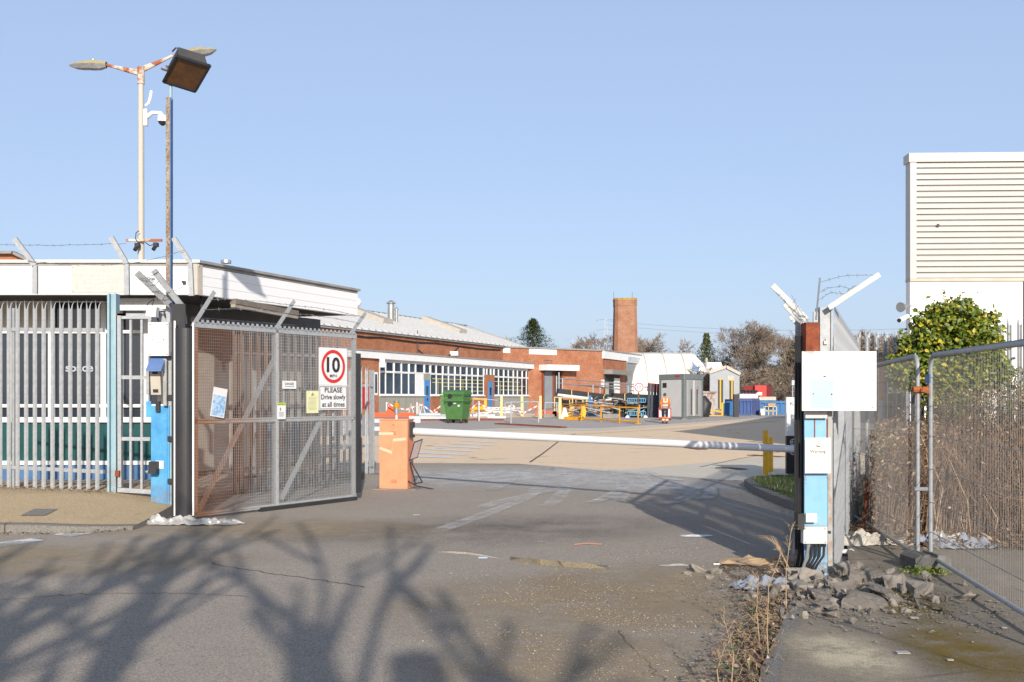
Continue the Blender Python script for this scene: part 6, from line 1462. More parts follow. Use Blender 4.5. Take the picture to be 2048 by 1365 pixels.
# red and white cart
g=G(1330,841); s=T('cart','red framed trolley with white panels in front of the walking worker','trolley',tuple(g)); f=Fr(tuple(g))
m=MB(); 
for a in ((-.38,0),(.36,0)): m.bar((g.x+a[0],g.y,g.z+.05),(g.x+a[0],g.y,g.z+.75),.05,.05,up=X)
m.bar((g.x-.38,g.y,g.z+.75),(g.x+.36,g.y,g.z+.75),.05,.05); m.bar((g.x-.38,g.y,g.z+.12),(g.x+.36,g.y,g.z+.12),.06,.1); m.bar((g.x-.36,g.y,g.z+.7),(g.x+.1,g.y,g.z+.4),.05,.05); m.build('frame',REDP,s,world=True)
m=MB(); m.fbox(f,-.36,-.12,.2,.62,-.1,-.03); m.fbox(f,.0,.33,.17,.7,-.3,-.1); m.build('panel',SIGNW,s,world=True)
for x in (-.3,.32): m=MB(); m.tube([(g.x+x,g.y-.05,g.z+.06),(g.x+x,g.y+.05,g.z+.06)],.07,10); m.build('wheel',BLACK,s,world=True)
# skips and containers
def skip(lab,x0,x1,yb,yt,D2,mat,slope=True):
    g=G(x0,yb);k=g.y/F; L=(x1-x0)*k; H_=(yb-yt)*k; s=T('waste_skip',lab,'skip',(g.x+L/2,g.y,g.z)); f=Fr((g.x,g.y,g.z)); m=MB(); o=.12*L if slope else 0
    m.prism([(o*.2,0),(L,0),(L,H_),(0,H_)],f,-D2,0); m.build('body',mat,s,world=True)
    m=MB(); 
    for q in [i/5 for i in range(6)]: m.fbox(f,L*q*.97,L*q*.97+.10,.02,H_-.1,0,.08)
    m.fbox(f,-.05,L+.05,H_-.15,H_+.03,-.05,.1); m.fbox(f,-.02,L,.0,.12,0,.09); m.build('stiffener',mat,s,world=True); return s
skip('dark blue steel skip in front of the trees',1465,1502,831,799,2.5,M('skip_navy',(.05,.10,.28),(.04,.08,.22),scale=3,c3=(.14,.1,.08),t3=(.64,.75)))
skip('dark blue skip side with shade painted in, joined right of the first',1501.5,1517,830,799,2.5,M('skip_navy_shade',(.04,.07,.20),(.03,.05,.15)),False)  # darker copy of the navy: the side's shade is held in the colour
skip('bright blue open skip with yellow frame at the far right of the yard',1519,1572,829,803,2.5,BLUEB)
skip('small teal skip behind the whitewashed wall',1449,1462,815,797,1.5,M('skip_teal',(.03,.17,.25),(.03,.13,.2)))
g=G(1540,829); m=MB(); k=g.y/F; f=Fr((g.x-7*k,g.y-.4,g.z)); m.fbox(f,0,15*k,15*k,22*k,-.05,0); m.build('timber_panel',CARD,label='tan board leaning on the bright blue skip',cat='board')
s=T('low_fence','pale yellow low railing in front of the bright blue skip','railing',tuple(G(1540,831))); m=MB()
for x in (1528,1537,1546,1553): a=G(x,831); m.bar(a,a+V((0,0,.62)),.05,.05,up=X)
for z_ in (.3,.6): m.bar(G(1528,831)+V((0,0,z_)),G(1553,831)+V((0,0,z_)),.05,.05)
m.build('bars',YELP,s,world=True)
m=MB(); a=W(1510,801,88);b=W(1537,771,88); f=Fr((0,88,0)); m.fbox(f,a.x,W(1533,0,88).x,a.z,b.z,-2,0); m.build('red_container',REDP,label='bright red container body stacked behind the skips',cat='container')
m=MB(); m.fbox(line((W(1533,0,88).x,88),(W(1554,0,90).x,91)),0,1.9+.6,CH-(801-HZ)/F*88,CH-(772-HZ)/F*88,-2,0); m.build('maroon_container',M('maroon',(.25,.03,.03),(.2,.025,.025)),label='dark maroon side of the container right of the bright red one',cat='container')
m=MB(); f=Fr((0,87.5,0)); a=W(1513,791,87.5);b=W(1524,785,87.5); m.fbox(f,a.x,b.x,a.z,b.z,-.0,.02); m.build('notice_strip',SIGNW,label='white strip sign on the bright red container',cat='sign')
s=T('cooling_unit','cream cooling unit with black fans on top, left of the red container','cooling unit',tuple(W(1498,797,82))); f=Fr((0,82,0))
m=MB(); a=W(1480,797,82);b=W(1516,787,82); m.fbox(f,a.x,b.x,a.z,b.z,-1,0); m.build('casing',SIGNW,s,world=True)
for x in (1485,1492,1499,1506,1512): m=MB(); c=W(x,786,81.8); m.tube([c,c+V((0,0,.2))],.14,8); m.build('fan',BLACK,s,world=True)
m=MB(); a=W(1518,801,86);b=W(1552,794,86); f=Fr((0,86,0)); m.fbox(f,a.x,b.x,a.z,b.z,-1,0); m.build('cream_unit',CREAM,label='long cream plant unit under the red container',cat='plant unit')
m=MB(); g=G(1472,834); m.box((g.x,g.y,g.z+.75),(.32,.35,1.5)); m.build('dark_post_box',BLACK,label='tall thin black box in front of the dark blue skip',cat='box')
m=MB(); g=G(1459,832); m.tube([(g.x,g.y,g.z+.5),(g.x,g.y+.15,g.z+.52)],.5,14); m.build('cable_drum',BLUEB,label='small blue drum left of the black box',cat='drum')
m=MB(); g=G(1408,834); m.tube([(g.x,g.y,g.z),(g.x+.1,g.y,g.z+.9),(g.x,g.y,g.z+1.4)],[.35,.42,.1],8); m.build('black_sack',BLACK,label='slumped black sack against the right side of the grey cabin',cat='sack',smooth=True)
m=MB(); g=G(1418,832); m.bar(g,g+V((.9,0,0)),.1,.1); m.bar(g+V((.9,0,0)),g+V((.9,0,.9)),.12,.12,up=X); m.bar(g+V((0,0,.45)),g+V((.9,0,.25)),.1,.1); m.build('bent_barrier',YEL,label='small yellow bent frame by the whitewashed wall',cat='frame')
m=MB(); g=G(1521,831); k=g.y/F; f=Fr(tuple(g)); m.fbox(f,0,9*k,0,12*k,-.4,0); m.fbox(f,-.03,9*k+.03,12*k,13*k,-.5,.05); m.build('small_hut',SIGNW,label='tiny white cabinet with dark openings at the foot of the blue skip',cat='cabinet')
s=T('yard_light','pale lattice mast with a white camera head in front of the trees','mast',tuple(G(1587,838))); g=G(1587,838); k=g.y/F
m=MB(); 
for o in (-.1,.1): m.tube([(g.x+o,g.y,g.z),(g.x+o*.5,g.y,CH-(770-HZ)*k)],.025,5)
for i in range(12): zz=g.z+i*.15; m.tube([(g.x-.1,g.y,zz),(g.x+.1,g.y,zz+.15)],.012,4)
m.build('lattice',STEEL,s,world=True); m=MB(); m.box((g.x,g.y,CH-(766-HZ)*k),(.25,.25,.3)); m.build('head',SIGNW,s,world=True)
# ---------------------------------------------------------------- person
pg=G(1330,847.5); hgt=1.72
s=T('person','person seen from behind in an orange hi-vis jacket and navy trousers, walking with a trolley','person',tuple(pg),R(4))
def skinned(name,nodes,edges,mat,parent,sub=1):
    me=bpy.data.meshes.new(name); me.from_pydata([n[0] for n in nodes],edges,[]); me.materials.append(mat)
    o=bpy.data.objects.new(name,me); C.objects.link(o); o.parent=parent
    sk=o.modifiers.new('skin','SKIN'); 
    for i,n in enumerate(nodes):
        r=n[1]; me.skin_vertices[0].data[i].radius=(r,r) if isinstance(r,(int,float)) else r
        me.skin_vertices[0].data[i].use_root=(i==0)
    sk.use_smooth_shade=True
    sb=o.modifiers.new('sub','SUBSURF'); sb.levels=sub; sb.render_levels=sub; return o
N=[((0,0,.93),(.13,.10)),((0,.0,1.15),(.13,.09)),((0,0.0,1.36),(.15,.10)),((0,.03,1.46),(.06,.06)),((0,.06,1.53),(.055,.06)),((0,.08,1.62),(.085,.10)),((0,.08,1.70),(.06,.07)),
   ((-.19,0,1.38),.055),((-.25,.03,1.12),.045),((-.22,.20,.93),.033),((-.21,.26,.87),(.045,.02)),
   ((.19,0,1.38),.055),((.26,.02,1.12),.045),((.28,.20,.95),.033),((.28,.27,.92),(.045,.02)),
   ((-.10,0,.85),.095),((-.10,.12,.50),.062),((-.09,.02,.10),.042),((-.09,-.02,.05),.04),((-.10,.12,.03),.035),
   ((.10,0,.85),.095),((.09,-.02,.48),.062),((.09,-.06,.10),.042),((.09,-.08,.05),.04),((.09,.06,.03),.035)]
Ed=[(0,1),(1,2),(2,3),(3,4),(4,5),(5,6),(2,7),(7,8),(8,9),(9,10),(2,11),(11,12),(12,13),(13,14),(0,15),(15,16),(16,17),(17,18),(18,19),(0,20),(20,21),(21,22),(22,23),(23,24)]
for hx,h0 in ((-.21,10),(.28,14)):
    for i in range(5):
        dx=(-.03+.015*i) if i<4 else (.04 if hx<0 else -.04); L=(.055,.065,.06,.048,.04)[i]; bz=N[h0][0]
        a=len(N); N.append(((bz[0]+dx,bz[1]+.03,bz[2]-.02),.009)); N.append(((bz[0]+dx*1.1,bz[1]+.03+L*.6,bz[2]-.045),.008)); Ed+= [(h0,a),(a,a+1)]
skinned('body',N,Ed,SKIN,s)
JN=[((0,0,.88),(.17,.13)),((0,0,1.15),(.165,.125)),((0,0,1.36),(.175,.125)),((0,.02,1.45),(.09,.085)),((-.20,0,1.385),.08),((-.26,.03,1.12),.068),((-.225,.19,.95),.055),((.20,0,1.385),.08),((.27,.02,1.12),.068),((.285,.19,.965),.055)]
skinned('jacket',JN,[(0,1),(1,2),(2,3),(2,4),(4,5),(5,6),(2,7),(7,8),(8,9)],HIVIS,s)
skinned('trousers',[((0,0,.90),(.155,.12)),((-.10,0,.80),.115),((-.10,.12,.50),.088),((-.092,.06,.30),.078),((.10,0,.80),.115),((.09,-.02,.48),.088),((.09,-.04,.30),.078)],[(0,1),(1,2),(2,3),(0,4),(4,5),(5,6)],NAVY,s)
for k,(a,b,c) in enumerate((((-.093,.07,.36),(-.09,.03,.12),0),((.09,-.035,.36),(.09,-.06,.12),0))):
    m=MB(); m.tube([a,b],[.093,.078],12); m.build('trouser_leg',HIVIS,s,smooth=True)
    m=MB(); q=V(a).lerp(V(b),.55); q2=V(a).lerp(V(b),.78); m.tube([q,q2],[.092,.089],12); m.build('reflective_band',REFL,s,smooth=True)
    m=MB(); x=b[0]; y=b[1]; m.box((x,y+.03,.045),(.10,.28,.09)); m.tube([(x,y-.01,.06),(x,y-.01,.16)],.062,10); m.build('boot',INK,s,bevel=.02)
for z,r0 in ((1.20,1.0),(1.02,1.0)):
    m=MB(); n=20; rx,ry=.178*(1 if z>1.1 else 1.0),.135
    for i in range(n):
        t0=2*math.pi*i/n;t1=2*math.pi*(i+1)/n; m.face([(rx*math.cos(t0),ry*math.sin(t0),z),(rx*math.cos(t1),ry*math.sin(t1),z),(rx*math.cos(t1),ry*math.sin(t1),z+.055),(rx*math.cos(t0),ry*math.sin(t0),z+.055)])
    m.build('reflective_band',REFL,s)
m=MB()
for x in (-.10,.10): m.bar((x,-.137,1.22),(x*.9,-.125,1.46),.05,.012,up=Y)
m.build('reflective_brace',REFL,s)
m=MB(); 
for i in range(7):
    for j in range(14):
        th0=math.pi*.62*i/7;th1=math.pi*.62*(i+1)/7;p0=2*math.pi*j/14;p1=2*math.pi*(j+1)/14
        P=lambda th,p_:(.092*math.sin(th)*math.cos(p_),.065+.108*math.sin(th)*math.sin(p_)-(.012),1.63+.118*math.cos(th))
        m.face([P(th0,p0),P(th0,p1),P(th1,p1),P(th1,p0)][::-1])
m.build('hair',HAIR,s,smooth=True)
m=MB(); 
for x in (-.09,.09): m.tube([(x,.075,1.60),(x,.075,1.64)],[.016,.018],6)
m.build('ear',SKIN,s)
# ---------------------------------------------------------------- vegetation
def bare_tree_mesh(seed,h,spread=1.0,levels=6,r0=None,twig=.02,lean=.0,dens=3,first=.25):
    rnd=random.Random(seed); m=MB(); r0=r0 or h*.022
    segs=[]
    def br(p,d,L,r,lev):
        n=3; pts=[p]; q=p.copy(); dd=d.copy()
        for i in range(n):
            dd=(dd+V((rnd.gauss(0,.13),rnd.gauss(0,.13),rnd.gauss(.04,.09)))).normalized(); q=q+dd*(L/n); pts.append(q.copy())
        re=max(twig*.45,r*.58); m.tube(pts,[r+(re-r)*i/n for i in range(n+1)],5 if lev<2 else 3,cap=False)
        if lev>=levels: return
        k=dens+(1 if rnd.random()<.5 else 0) if lev>0 else dens+3
        for i in range(k):
            t=rnd.uniform(.35,1.0) if lev else rnd.uniform(first*1.2,1.0); idx=min(n-1,int(t*n)); bp=pts[idx].lerp(pts[idx+1],t*n-idx)
            ang=rnd.uniform(.35,.95)*spread; az=rnd.uniform(0,6.283); o=dd.orthogonal().normalized(); o2=dd.cross(o)
            nd=(dd*math.cos(ang)+(o*math.cos(az)+o2*math.sin(az))*math.sin(ang)).normalized(); nd.z=nd.z*.85+.12; nd.normalize()
            br(bp,nd,L*rnd.uniform(.55,.78)*(1.0 if lev else .85),max(twig*.5,re*rnd.uniform(.6,.9)),lev+1)
    br(V((0,0,0)),V((lean,0,1)).normalized(),h*.42,r0,0)
    zmax=max(v[2] for v in m.v); k=h/zmax; m.v=[(v[0]*k,v[1]*k,v[2]*k) for v in m.v]
    return m
def split_tree(name,label,m,loc,group=None,bark=BARK,twigm=TWIG,nbig=60,rot=0,scale=1,ivy=None,cat='tree'):
    t=T(name,label,cat,loc,rot,group)
    # trunk = first tubes (5-sided), crown = remaining faces
    tr=MB(); cr=MB(); tr.v=m.v; cr.v=m.v
    for f,mi,uv in zip(m.f,m.mi,m.uv): 
        (tr if f[0]<nbig*4*5 and len(f)==4 and tuple(sorted(f))[-1]-tuple(sorted(f))[0]<=9 and f[0]<nbig*20 else cr)
    n0=nbig
    cut=None
    tv=[];tf=[];cf=[]
    for f in m.f: (tf if max(f)<nbig else cf).append(f)
    def comp(fs,name,mt):
        used=sorted({i for f in fs for i in f}); mp={a:b for b,a in enumerate(used)}
        me=bpy.data.meshes.new(name); me.from_pydata([m.v[i] for i in used],[],[tuple(mp[i] for i in f) for f in fs]); me.materials.append(mt); me.update()
        o=bpy.data.objects.new(name,me); C.objects.link(o); o.parent=t; return o
    if tf: comp(tf,'trunk',bark)
    comp(cf,'crown',twigm)
    if ivy: ivy.build('ivy',GREENLEAF,t)
    t.scale=(scale,)*3
    return t
def leaf_cloud(n,fn,r0,r1,seed,m=None):
    m=m or MB(); rnd=random.Random(seed)
    for _ in range(n):
        c=V(fn(rnd)); r=rnd.uniform(r0,r1); u=V((rnd.gauss(0,1),rnd.gauss(0,1),rnd.gauss(0,1))).normalized(); v=u.cross(V((rnd.gauss(0,1),rnd.gauss(0,1),rnd.gauss(0,1)))).normalized()
        i=len(m.v); m.v+=[tuple(c-u*r),tuple(c+v*r*.45-u*r*.1),tuple(c+u*r),tuple(c-v*r*.45-u*r*.1)]; m.f.append((i,i+1,i+2,i+3)); m.mi.append(0); m.uv.append([(0,0)]*4)
    return m
FARG='bare trees behind the yard'
def far(px,py_top,D,seed,label,spread=1.0,ivyamt=0,levels=6,name='bare_tree',twig=.03,dens=3):
    g=((px-1024)/F*D,D,.3); h=CH-(py_top-HZ)/F*D-.3
    m=bare_tree_mesh(seed,h,spread,levels,twig=twig,dens=dens)
    iv=None
    if ivyamt:
        rnd=random.Random(seed+50); vv=[V(v) for v in m.v[:int(len(m.v)*.10)]]
        def fn(r): c=r.choice(vv); return (c.x*.8+r.gauss(0,.35),c.y*.8+r.gauss(0,.35),min(c.z,h*.75)+r.gauss(0,.35))
        iv=leaf_cloud(ivyamt,fn,.08,.18,seed)
    return split_tree(name,label,m,g,FARG,nbig=40,ivy=iv)
far(1492,640,128,21,'big spreading bare oak tree, the tallest right of the grey shed',1.0,600,7,twig=.02,dens=3)
far(1440,690,138,22,'brown bare tree left of the big oak above the grey shed',1.0,0,6,twig=.022)
far(1545,672,140,23,'bare tree partly overlapping the right side of the big oak',.9,500)
far(1575,652,120,24,'tall thin bare tree just left of the right gate post',.6,300,6)
far(1596,660,118,25,'tall bare tree directly behind the right gate post',.6,300,6)
far(1625,672,130,26,'bare tree right of the rusty post top',.8)
far(1315,667,155,27,'rounded bare tree right of the brick chimney',1.0,0,6,twig=.035,dens=3)
far(1290,668,160,28,'bare tree crown touching the right side of the brick chimney',1.0,0,6,twig=.035,dens=3)
far(1340,676,160,29,'thin small bare tree at the end of the row right of the chimney',.9,0,6,twig=.04)
far(1205,662,160,30,'pale thin bare tree left of the brick chimney',1.0,0,6,twig=.035)
far(1015,668,170,31,'bare shrub tree just left of the conifer',1.0)
for i,(px,py,D,lab) in enumerate(((1690,668,120,'bare tree above the receding palisade fence'),(1730,655,115,'bare tree behind the first of the tall palisade pales'),(1762,660,112,'bare tree behind the middle tall palisade pales'),(1800,658,112,'bare tree next to the warehouse corner'))): far(px,py,D,40+i,lab,.9,200,6,twig=.05)
# low scrub bank under the oak: brown shrubs
shr=bare_tree_mesh(77,5.2,1.35,5,r0=.10,twig=.028,dens=4,first=.02)
sspots=[(1408,728,112),(1432,735,125),(1470,722,122),(1500,735,118),(1530,728,120),(1556,735,116),(1582,740,110),(1610,740,112),(1515,755,108),(1485,765,106),(1560,762,104),(1592,768,100),(1540,778,100)]
slab=['brown leafless shrub behind the peak of the fabric shed','brown shrub above the white shed roof','brown shrub left of the oak trunk','dense brown shrub at the foot of the oak','brown shrub right of the oak trunk','brown shrub under the bare tree overlapping the oak','brown shrub at the left of the gate post','brown shrub hidden behind the gate post','low brown shrub above the red container','low brown shrub above the cooling unit','low brown shrub above the bright blue skip','low brown shrub above the direction sign','lowest brown shrub right of the red container']
s0=None
for i,(px,py,D) in enumerate(sspots):
    h=CH-(py-HZ)/F*D-.3; loc=((px-1024)/F*D,D,.3)
    if s0 is None: s0=split_tree('scrub_shrub',slab[0],shr,loc,'leafless shrubs at the back of the yard',nbig=20,cat='shrub'); s0.scale=(h/5.2*1.3,h/5.2*1.3,h/5.2)
    else: o=dup(s0,loc,i*1.3,slab[i]); o.scale=(h/5.2*1.4,h/5.2*1.4,h/5.2)
# distant green-brown understory with leaves
def fo(r):
    x=r.uniform(18,36); return (x,122+r.uniform(0,10),abs(r.gauss(0,2.4))+.3)
leaf_cloud(5000,fo,.10,.26,5).build('undergrowth',leafm('undergrowth',(.06,.065,.03),(.14,.11,.06),(.22,.18,.10)),kind='stuff',label='tangled brown green undergrowth below the trees behind the skips',cat='undergrowth')
def fo2(r): return (r.uniform(26,62),95+r.uniform(0,10),abs(r.gauss(0,2.2))+.3)
leaf_cloud(3500,fo2,.10,.26,6).build('undergrowth',leafm('undergrowth2',(.07,.065,.035),(.16,.12,.07),(.24,.2,.12)),kind='stuff',label='brown undergrowth far behind the palisade fence on the right',cat='undergrowth')
m=MB(); rnd=random.Random(3)   # distant hedge band along the horizon
def fo3(r): return (r.uniform(-60,130),185+r.uniform(0,20),abs(r.gauss(0,1.8)))
leaf_cloud(7000,fo3,.2,.6,7).build('distant_hedge',leafm('hedge_far',(.10,.10,.07),(.17,.14,.10),(.2,.18,.12)),kind='stuff',label='distant brown hedge line along the horizon behind the yard',cat='hedge')
# ivy clad tree & conifer
D=132; g=((1413-1024)/F*D,D,.3); h=CH-(667-HZ)/F*D-.3
t=T('ivy_tree','dark green ivy clad tree behind the right end of the fabric shed','tree',g); m=MB(); m.tube([(0,0,0),(0,0,h*.9)],[.25,.08],6); m.build('trunk',BARK,t)

def fivy(r):
    z=h*(.2+.8*r.random()); a=r.uniform(0,6.3); q=(r.random()**.5)*1.3*max(.2,1-((z/h-.45)/.62)**2)*(1+.3*math.sin(z*2+a*2)); return (math.cos(a)*q,math.sin(a)*q,z)
leaf_cloud(3600,fivy,.08,.18,8).build('crown',GREENLEAF,t)
D=135; px=1066; g=((px-1024)/F*D,D,.3); h=CH-(634-HZ)/F*D-.3
t=T('conifer_tree','dark green pointed conifer rising behind the hipped end of the white roof','tree',g); m=MB(); m.tube([(0,0,0),(0,0,h*.95)],[.3,.05],6); m.build('trunk',BARK,t)
rnd=random.Random(12); m=MB()
for k in range(1000):
    z=h*(.12+.86*rnd.random()**.75); a=rnd.uniform(0,6.283); R_=(h-z)*.80*rnd.uniform(.55,1.1)+.12; d=V((math.cos(a),math.sin(a),-.05+.32*rnd.random()))
    b=V((0,0,z))
    for j in range(26):
        q=rnd.random()**.6; c=b+d*R_*q+V((rnd.gauss(0,.10),rnd.gauss(0,.10),rnd.gauss(0,.08)-.12*q)); u=(d+V((rnd.gauss(0,.6),rnd.gauss(0,.6),rnd.gauss(0,.5)))).normalized(); v=u.cross(Z).normalized(); r=rnd.uniform(.07,.17)
        m.face([c-u*r,c+v*r*.35,c+u*r,c-v*r*.35])
m.build('crown',CONIF,t)
# pylons
def pylon(px,pt,pb,D,lab,w):
    x=(px-1024)/F*D; z0=0; z1=CH-(pt-HZ)/F*D; t=T('pylon',lab,'pylon',(x,D,0)); m=MB(); PYM=M('pylon_grey',(.42,.46,.52),(.38,.42,.48)); r=.07
    for sx in (-1,1): m.tube([(sx*w,0,0),(sx*w*.3,0,z1)],r,3)
    n=14
    for i in range(n): 
        a=i/n;b=(i+1)/n; wa=w*(1-.7*a);wb=w*(1-.7*b); m.tube([(-wa,0,z1*a),(wb,0,z1*b)],r*.7,3); m.tube([(wa,0,z1*a),(-wb,0,z1*b)],r*.7,3)
    m.build('tower',PYM,t); m=MB()
    for q in (.98,.86,.74): m.tube([(-w*3,0,z1*q-.3),(0,0,z1*q+.2),(w*3,0,z1*q-.3)],r,3)
    m.build('cross_arm',PYM,t)
pylon(1212,636,0,330,'pale lattice electricity pylon left of the brick chimney',1.1)
pylon(1146,676,0,600,'very faint distant pylon above the brick block',1.6)
m=MB()
for k,(y0,y1) in enumerate(((652,665),(655,672))):
    a=W(1212,642+8*k,330);b=W(2100,640+12*k,260); m.tube([a.lerp(b,i/12)-V((0,0,3*4*(i/12)*(1-i/12))) for i in range(13)],.045,3)
m.build('power_line',M('line_grey',(.35,.38,.43)),label='thin power lines crossing the sky to the right of the pylon',cat='power line')
# ---- ivy bush in front of the warehouse
ic=V((6.35,14.6,0)); t=T('ivy_bush','dense glossy yellow green ivy bush rising above the brambles in front of the white wall','bush',tuple(ic))
rnd=random.Random(31)
lobes=[((.10,0,2.62),.45),((-.12,0,2.5),.42),((.38,0,2.5),.40),((-.30,0,2.2),.42),((.42,0,2.15),.42),((.05,0,2.1),.55),((-.52,0,2.0),.30),((.62,0,2.0),.25),((.05,0,1.65),.42)]
def fl0(r):
    (c,q)=r.choice(lobes); d=V((r.gauss(0,1),r.gauss(0,1),r.gauss(0,1))).normalized(); k=q*(r.random()**.35)*(1+.12*mnoise.noise(V((d.x*3,d.z*3,q*9))))
    return (c[0]+d.x*k,c[1]+d.y*k*.8,c[2]+d.z*k)
_rc=random.Random(90); _cl=[fl0(_rc) for _ in range(330)]
def fl(r):
    if r.random()<.30: return fl0(r)
    c=r.choice(_cl); k=.062; return (c[0]+r.gauss(0,k),c[1]+r.gauss(0,k)-.03,c[2]+r.gauss(0,k*.9))
def ivyleaf(n,fn,r0,r1,seed):
    m=MB(); r=random.Random(seed)
    for _ in range(n):
        c=V(fn(r)); s_=r.uniform(r0,r1); nrm=V((r.gauss(0,.6),r.gauss(-.6,.6),r.gauss(.5,.6))).normalized(); u=nrm.orthogonal().normalized(); a=r.uniform(0,6.28); u=(u*math.cos(a)+nrm.cross(u)*math.sin(a)); v=nrm.cross(u)
        pts=[(-.9,0),(-.45,.6),(.1,.55),(1,0),(.1,-.55),(-.45,-.6)]; i=len(m.v)
        m.v+=[tuple(c+u*(x*s_)+v*(y*s_)+nrm*(abs(y)*s_*.25)) for x,y in pts]; m.f.append((0+i,1+i,2+i,3+i)); m.f.append((i,i+3,i+4,i+5)); m.mi+=[0,0]; m.uv+=[[(0,0)]*4]*2
    return m
ivyleaf(24000,fl,.022,.050,32).build('leaves',IVY,t)
def fs(r):
    a=r.uniform(0,6.28); (c,q)=r.choice(lobes); d=V((math.cos(a),0,math.sin(a))); k=q*r.uniform(1,1.35); return (c[0]+d.x*k,c[1]-.1,c[2]+d.z*k)
ivyleaf(120,fs,.02,.045,33).build('stray_leaves',IVY,t)
m=MB()
for k in range(60): 
    (c,q)=rnd.choice(lobes); e=V(fl(rnd)); m.tube([(rnd.uniform(-.3,.3),0,.2),(c[0]*.6,0,c[2]*.6),tuple(e)],[.02,.014,.005],3,cap=False)
m.build('stems',BARK,t)
# ---- brambles
def bramble(x0,x1,y0,y1,hf,n,seed,label,leafn,leafmat,nm='brambles'):
    rnd=random.Random(seed); m=MB()
    for _ in range(n):
        x=rnd.uniform(x0,x1);y=rnd.uniform(y0,y1)
        if x<3.03+(y-8.95)*.38+.12: continue
        h=hf(x)*rnd.uniform(.35,1.05); a=rnd.uniform(0,6.28); L=rnd.uniform(.3,1.5); p=V((x,y,.03)); dx,dy=math.cos(a),math.sin(a)*.6
        if x<3.1+(y-8.95)*.38+1.4: dx=abs(dx)*.6; dy*=.4
        pts=[p,p+V((dx*L*.15,dy*L*.15,h*.5)),p+V((dx*L*.5,dy*L*.5,h*.92)),p+V((dx*L,dy*L,h*rnd.uniform(.1,.9)))]
        r=rnd.uniform(.0025,.006); m.tube(pts,[r,r,r*.7,r*.4],3,cap=False)
        for _k in range(3):
            q=pts[1].lerp(pts[3],rnd.random()); m.tube([q,q+V((rnd.gauss(0,.25),rnd.gauss(0,.2),rnd.gauss(.05,.2)))],[r*.6,r*.3],3,cap=False)
    o=m.build(nm,STEM,kind='stuff',label=label,cat='brambles')
    def fn(r):
        x=r.uniform(x0,x1); y=r.uniform(y0,min(y1,8.95+(x-3.15)/.38)); return (x,y,hf(x)*r.random()**.7*1.0)
    leaf_cloud(leafn,fn,.012,.034,seed+1).build(nm,leafmat,kind='stuff',label='dry curled leaves caught all through '+label,cat='brambles')
hfL=lambda x:1.30+.25*mnoise.noise(V((x*1.3,2,0)))
hfR=lambda x:1.5+.45*min(1,max(0,(x-5.6)/1.2))+.25*mnoise.noise(V((x*4,1,0)))+.35*mnoise.noise(V((x*1.1,7,0)))
bramble(4.05,6.2,11.0,14.8,hfL,2300,51,'the brown tangled bramble stems behind the farther wire panel',6500,DRYLEAF)
bramble(5.6,10.5,11.2,14.6,hfR,3200,52,'the taller brown bramble thicket behind the nearer wire panel',15000,DRYLEAF)
m=MB(); rnd=random.Random(60)
for _ in range(70):
    x=rnd.uniform(4.6,8.4);y=rnd.uniform(10.9,12);h=rnd.uniform(.4,1.3); m.tube([(x,y,.03),(x+rnd.gauss(0,.05),y,h*.5),(x+rnd.gauss(0,.15),y,h)],[.006,.005,.003],3,cap=False)
m.build('dry_stalks',STEMP,kind='stuff',label='pale upright dead stalks in front of the bramble thicket',cat='stalks')
def fg(r):
    while 1:
        x=r.uniform(5.6,10.5); z=hfR(x)*(.1+1.0*r.random()**.6)
        if mnoise.noise(V((x*1.6,z*1.6,4)))+.5*(z/1.9-.55)>r.uniform(-.1,.35): return (x,11.2+r.uniform(0,2.6),z)
leaf_cloud(8000,fg,.016,.036,61).build('bramble_foliage',GREENLEAF,kind='stuff',label='olive green leaves over the top of the right-hand thicket',cat='foliage')
# pale/dark earth under brambles
sheet('bramble_ground',[(4.2,10.6),(12,10.2),(12,15.5),(4.6,15.5)],.062 if False else .058,SOIL)
# ---- weeds near the camera
def weed(loc,h,seed,label,leaf=False):
    rnd=random.Random(seed); t=T('dead_weed',label,'weed',loc); m=MB(); top=V((rnd.gauss(0,.04),rnd.gauss(0,.03),h)); mid=V((rnd.gauss(0,.02),0,h*.5)); m.tube([(0,0,0),mid,top],[.0045,.0035,.002],5,cap=False)
    for k in range(9):
        q=rnd.uniform(.5,1); b=mid.lerp(top,max(0,(q-.5)*2)); L=h*.18*rnd.uniform(.4,1); d=V((rnd.gauss(0,.6),rnd.gauss(0,.4),.8)).normalized(); e=b+d*L; m.tube([b,e],[.0018,.001],3,cap=False)
        for j in range(4): m.tube([b.lerp(e,.5+.12*j),b.lerp(e,.5+.12*j)+V((rnd.gauss(0,.02),rnd.gauss(0,.02),rnd.uniform(.0,.03)))],[.001,.0007],3,cap=False)
    m.build('stalk',STEMP,t)
    m=MB()
    if leaf:
        for zc in (.25,.55):
            for k in range(8):
                a=k*.8; d=V((math.cos(a),math.sin(a)*.8,.25)); b=V((0,0,h*zc)); u=d.cross(Z).normalized()*.011; e=b+d*rnd.uniform(.03,.055); m.face([b,b.lerp(e,.5)+u,e,b.lerp(e,.5)-u])
        m.build('leaves',leafm('weed_leaf',(.10,.14,.05),(.15,.19,.08),(.2,.2,.1)),t)
    else:
        leaf_cloud(22,lambda r:(lambda q:(q.x+r.gauss(0,.03),q.y+r.gauss(0,.03),q.z))(mid.lerp(top,r.random())),.004,.008,seed,m); m.build('seed_heads',STEMP,t)
    return t
weed(tuple(G(1572,1235)+V((0,0,.03))),.62,1,'tallest dead weed with a fine branched seed head left of the right blue post')
weed(tuple(G(1535,1250)+V((0,0,.03))),.48,2,'thin dead weed with a bushy top just left of the tallest weed')
weed(tuple(G(1519,1295)+V((0,0,.03))),.42,3,'dead weed stalk in the middle of the soil strip')
weed(tuple(G(1537,1330)+V((0,0,.03))),.36,4,'straight dead stalk close to the concrete edging near the bottom')
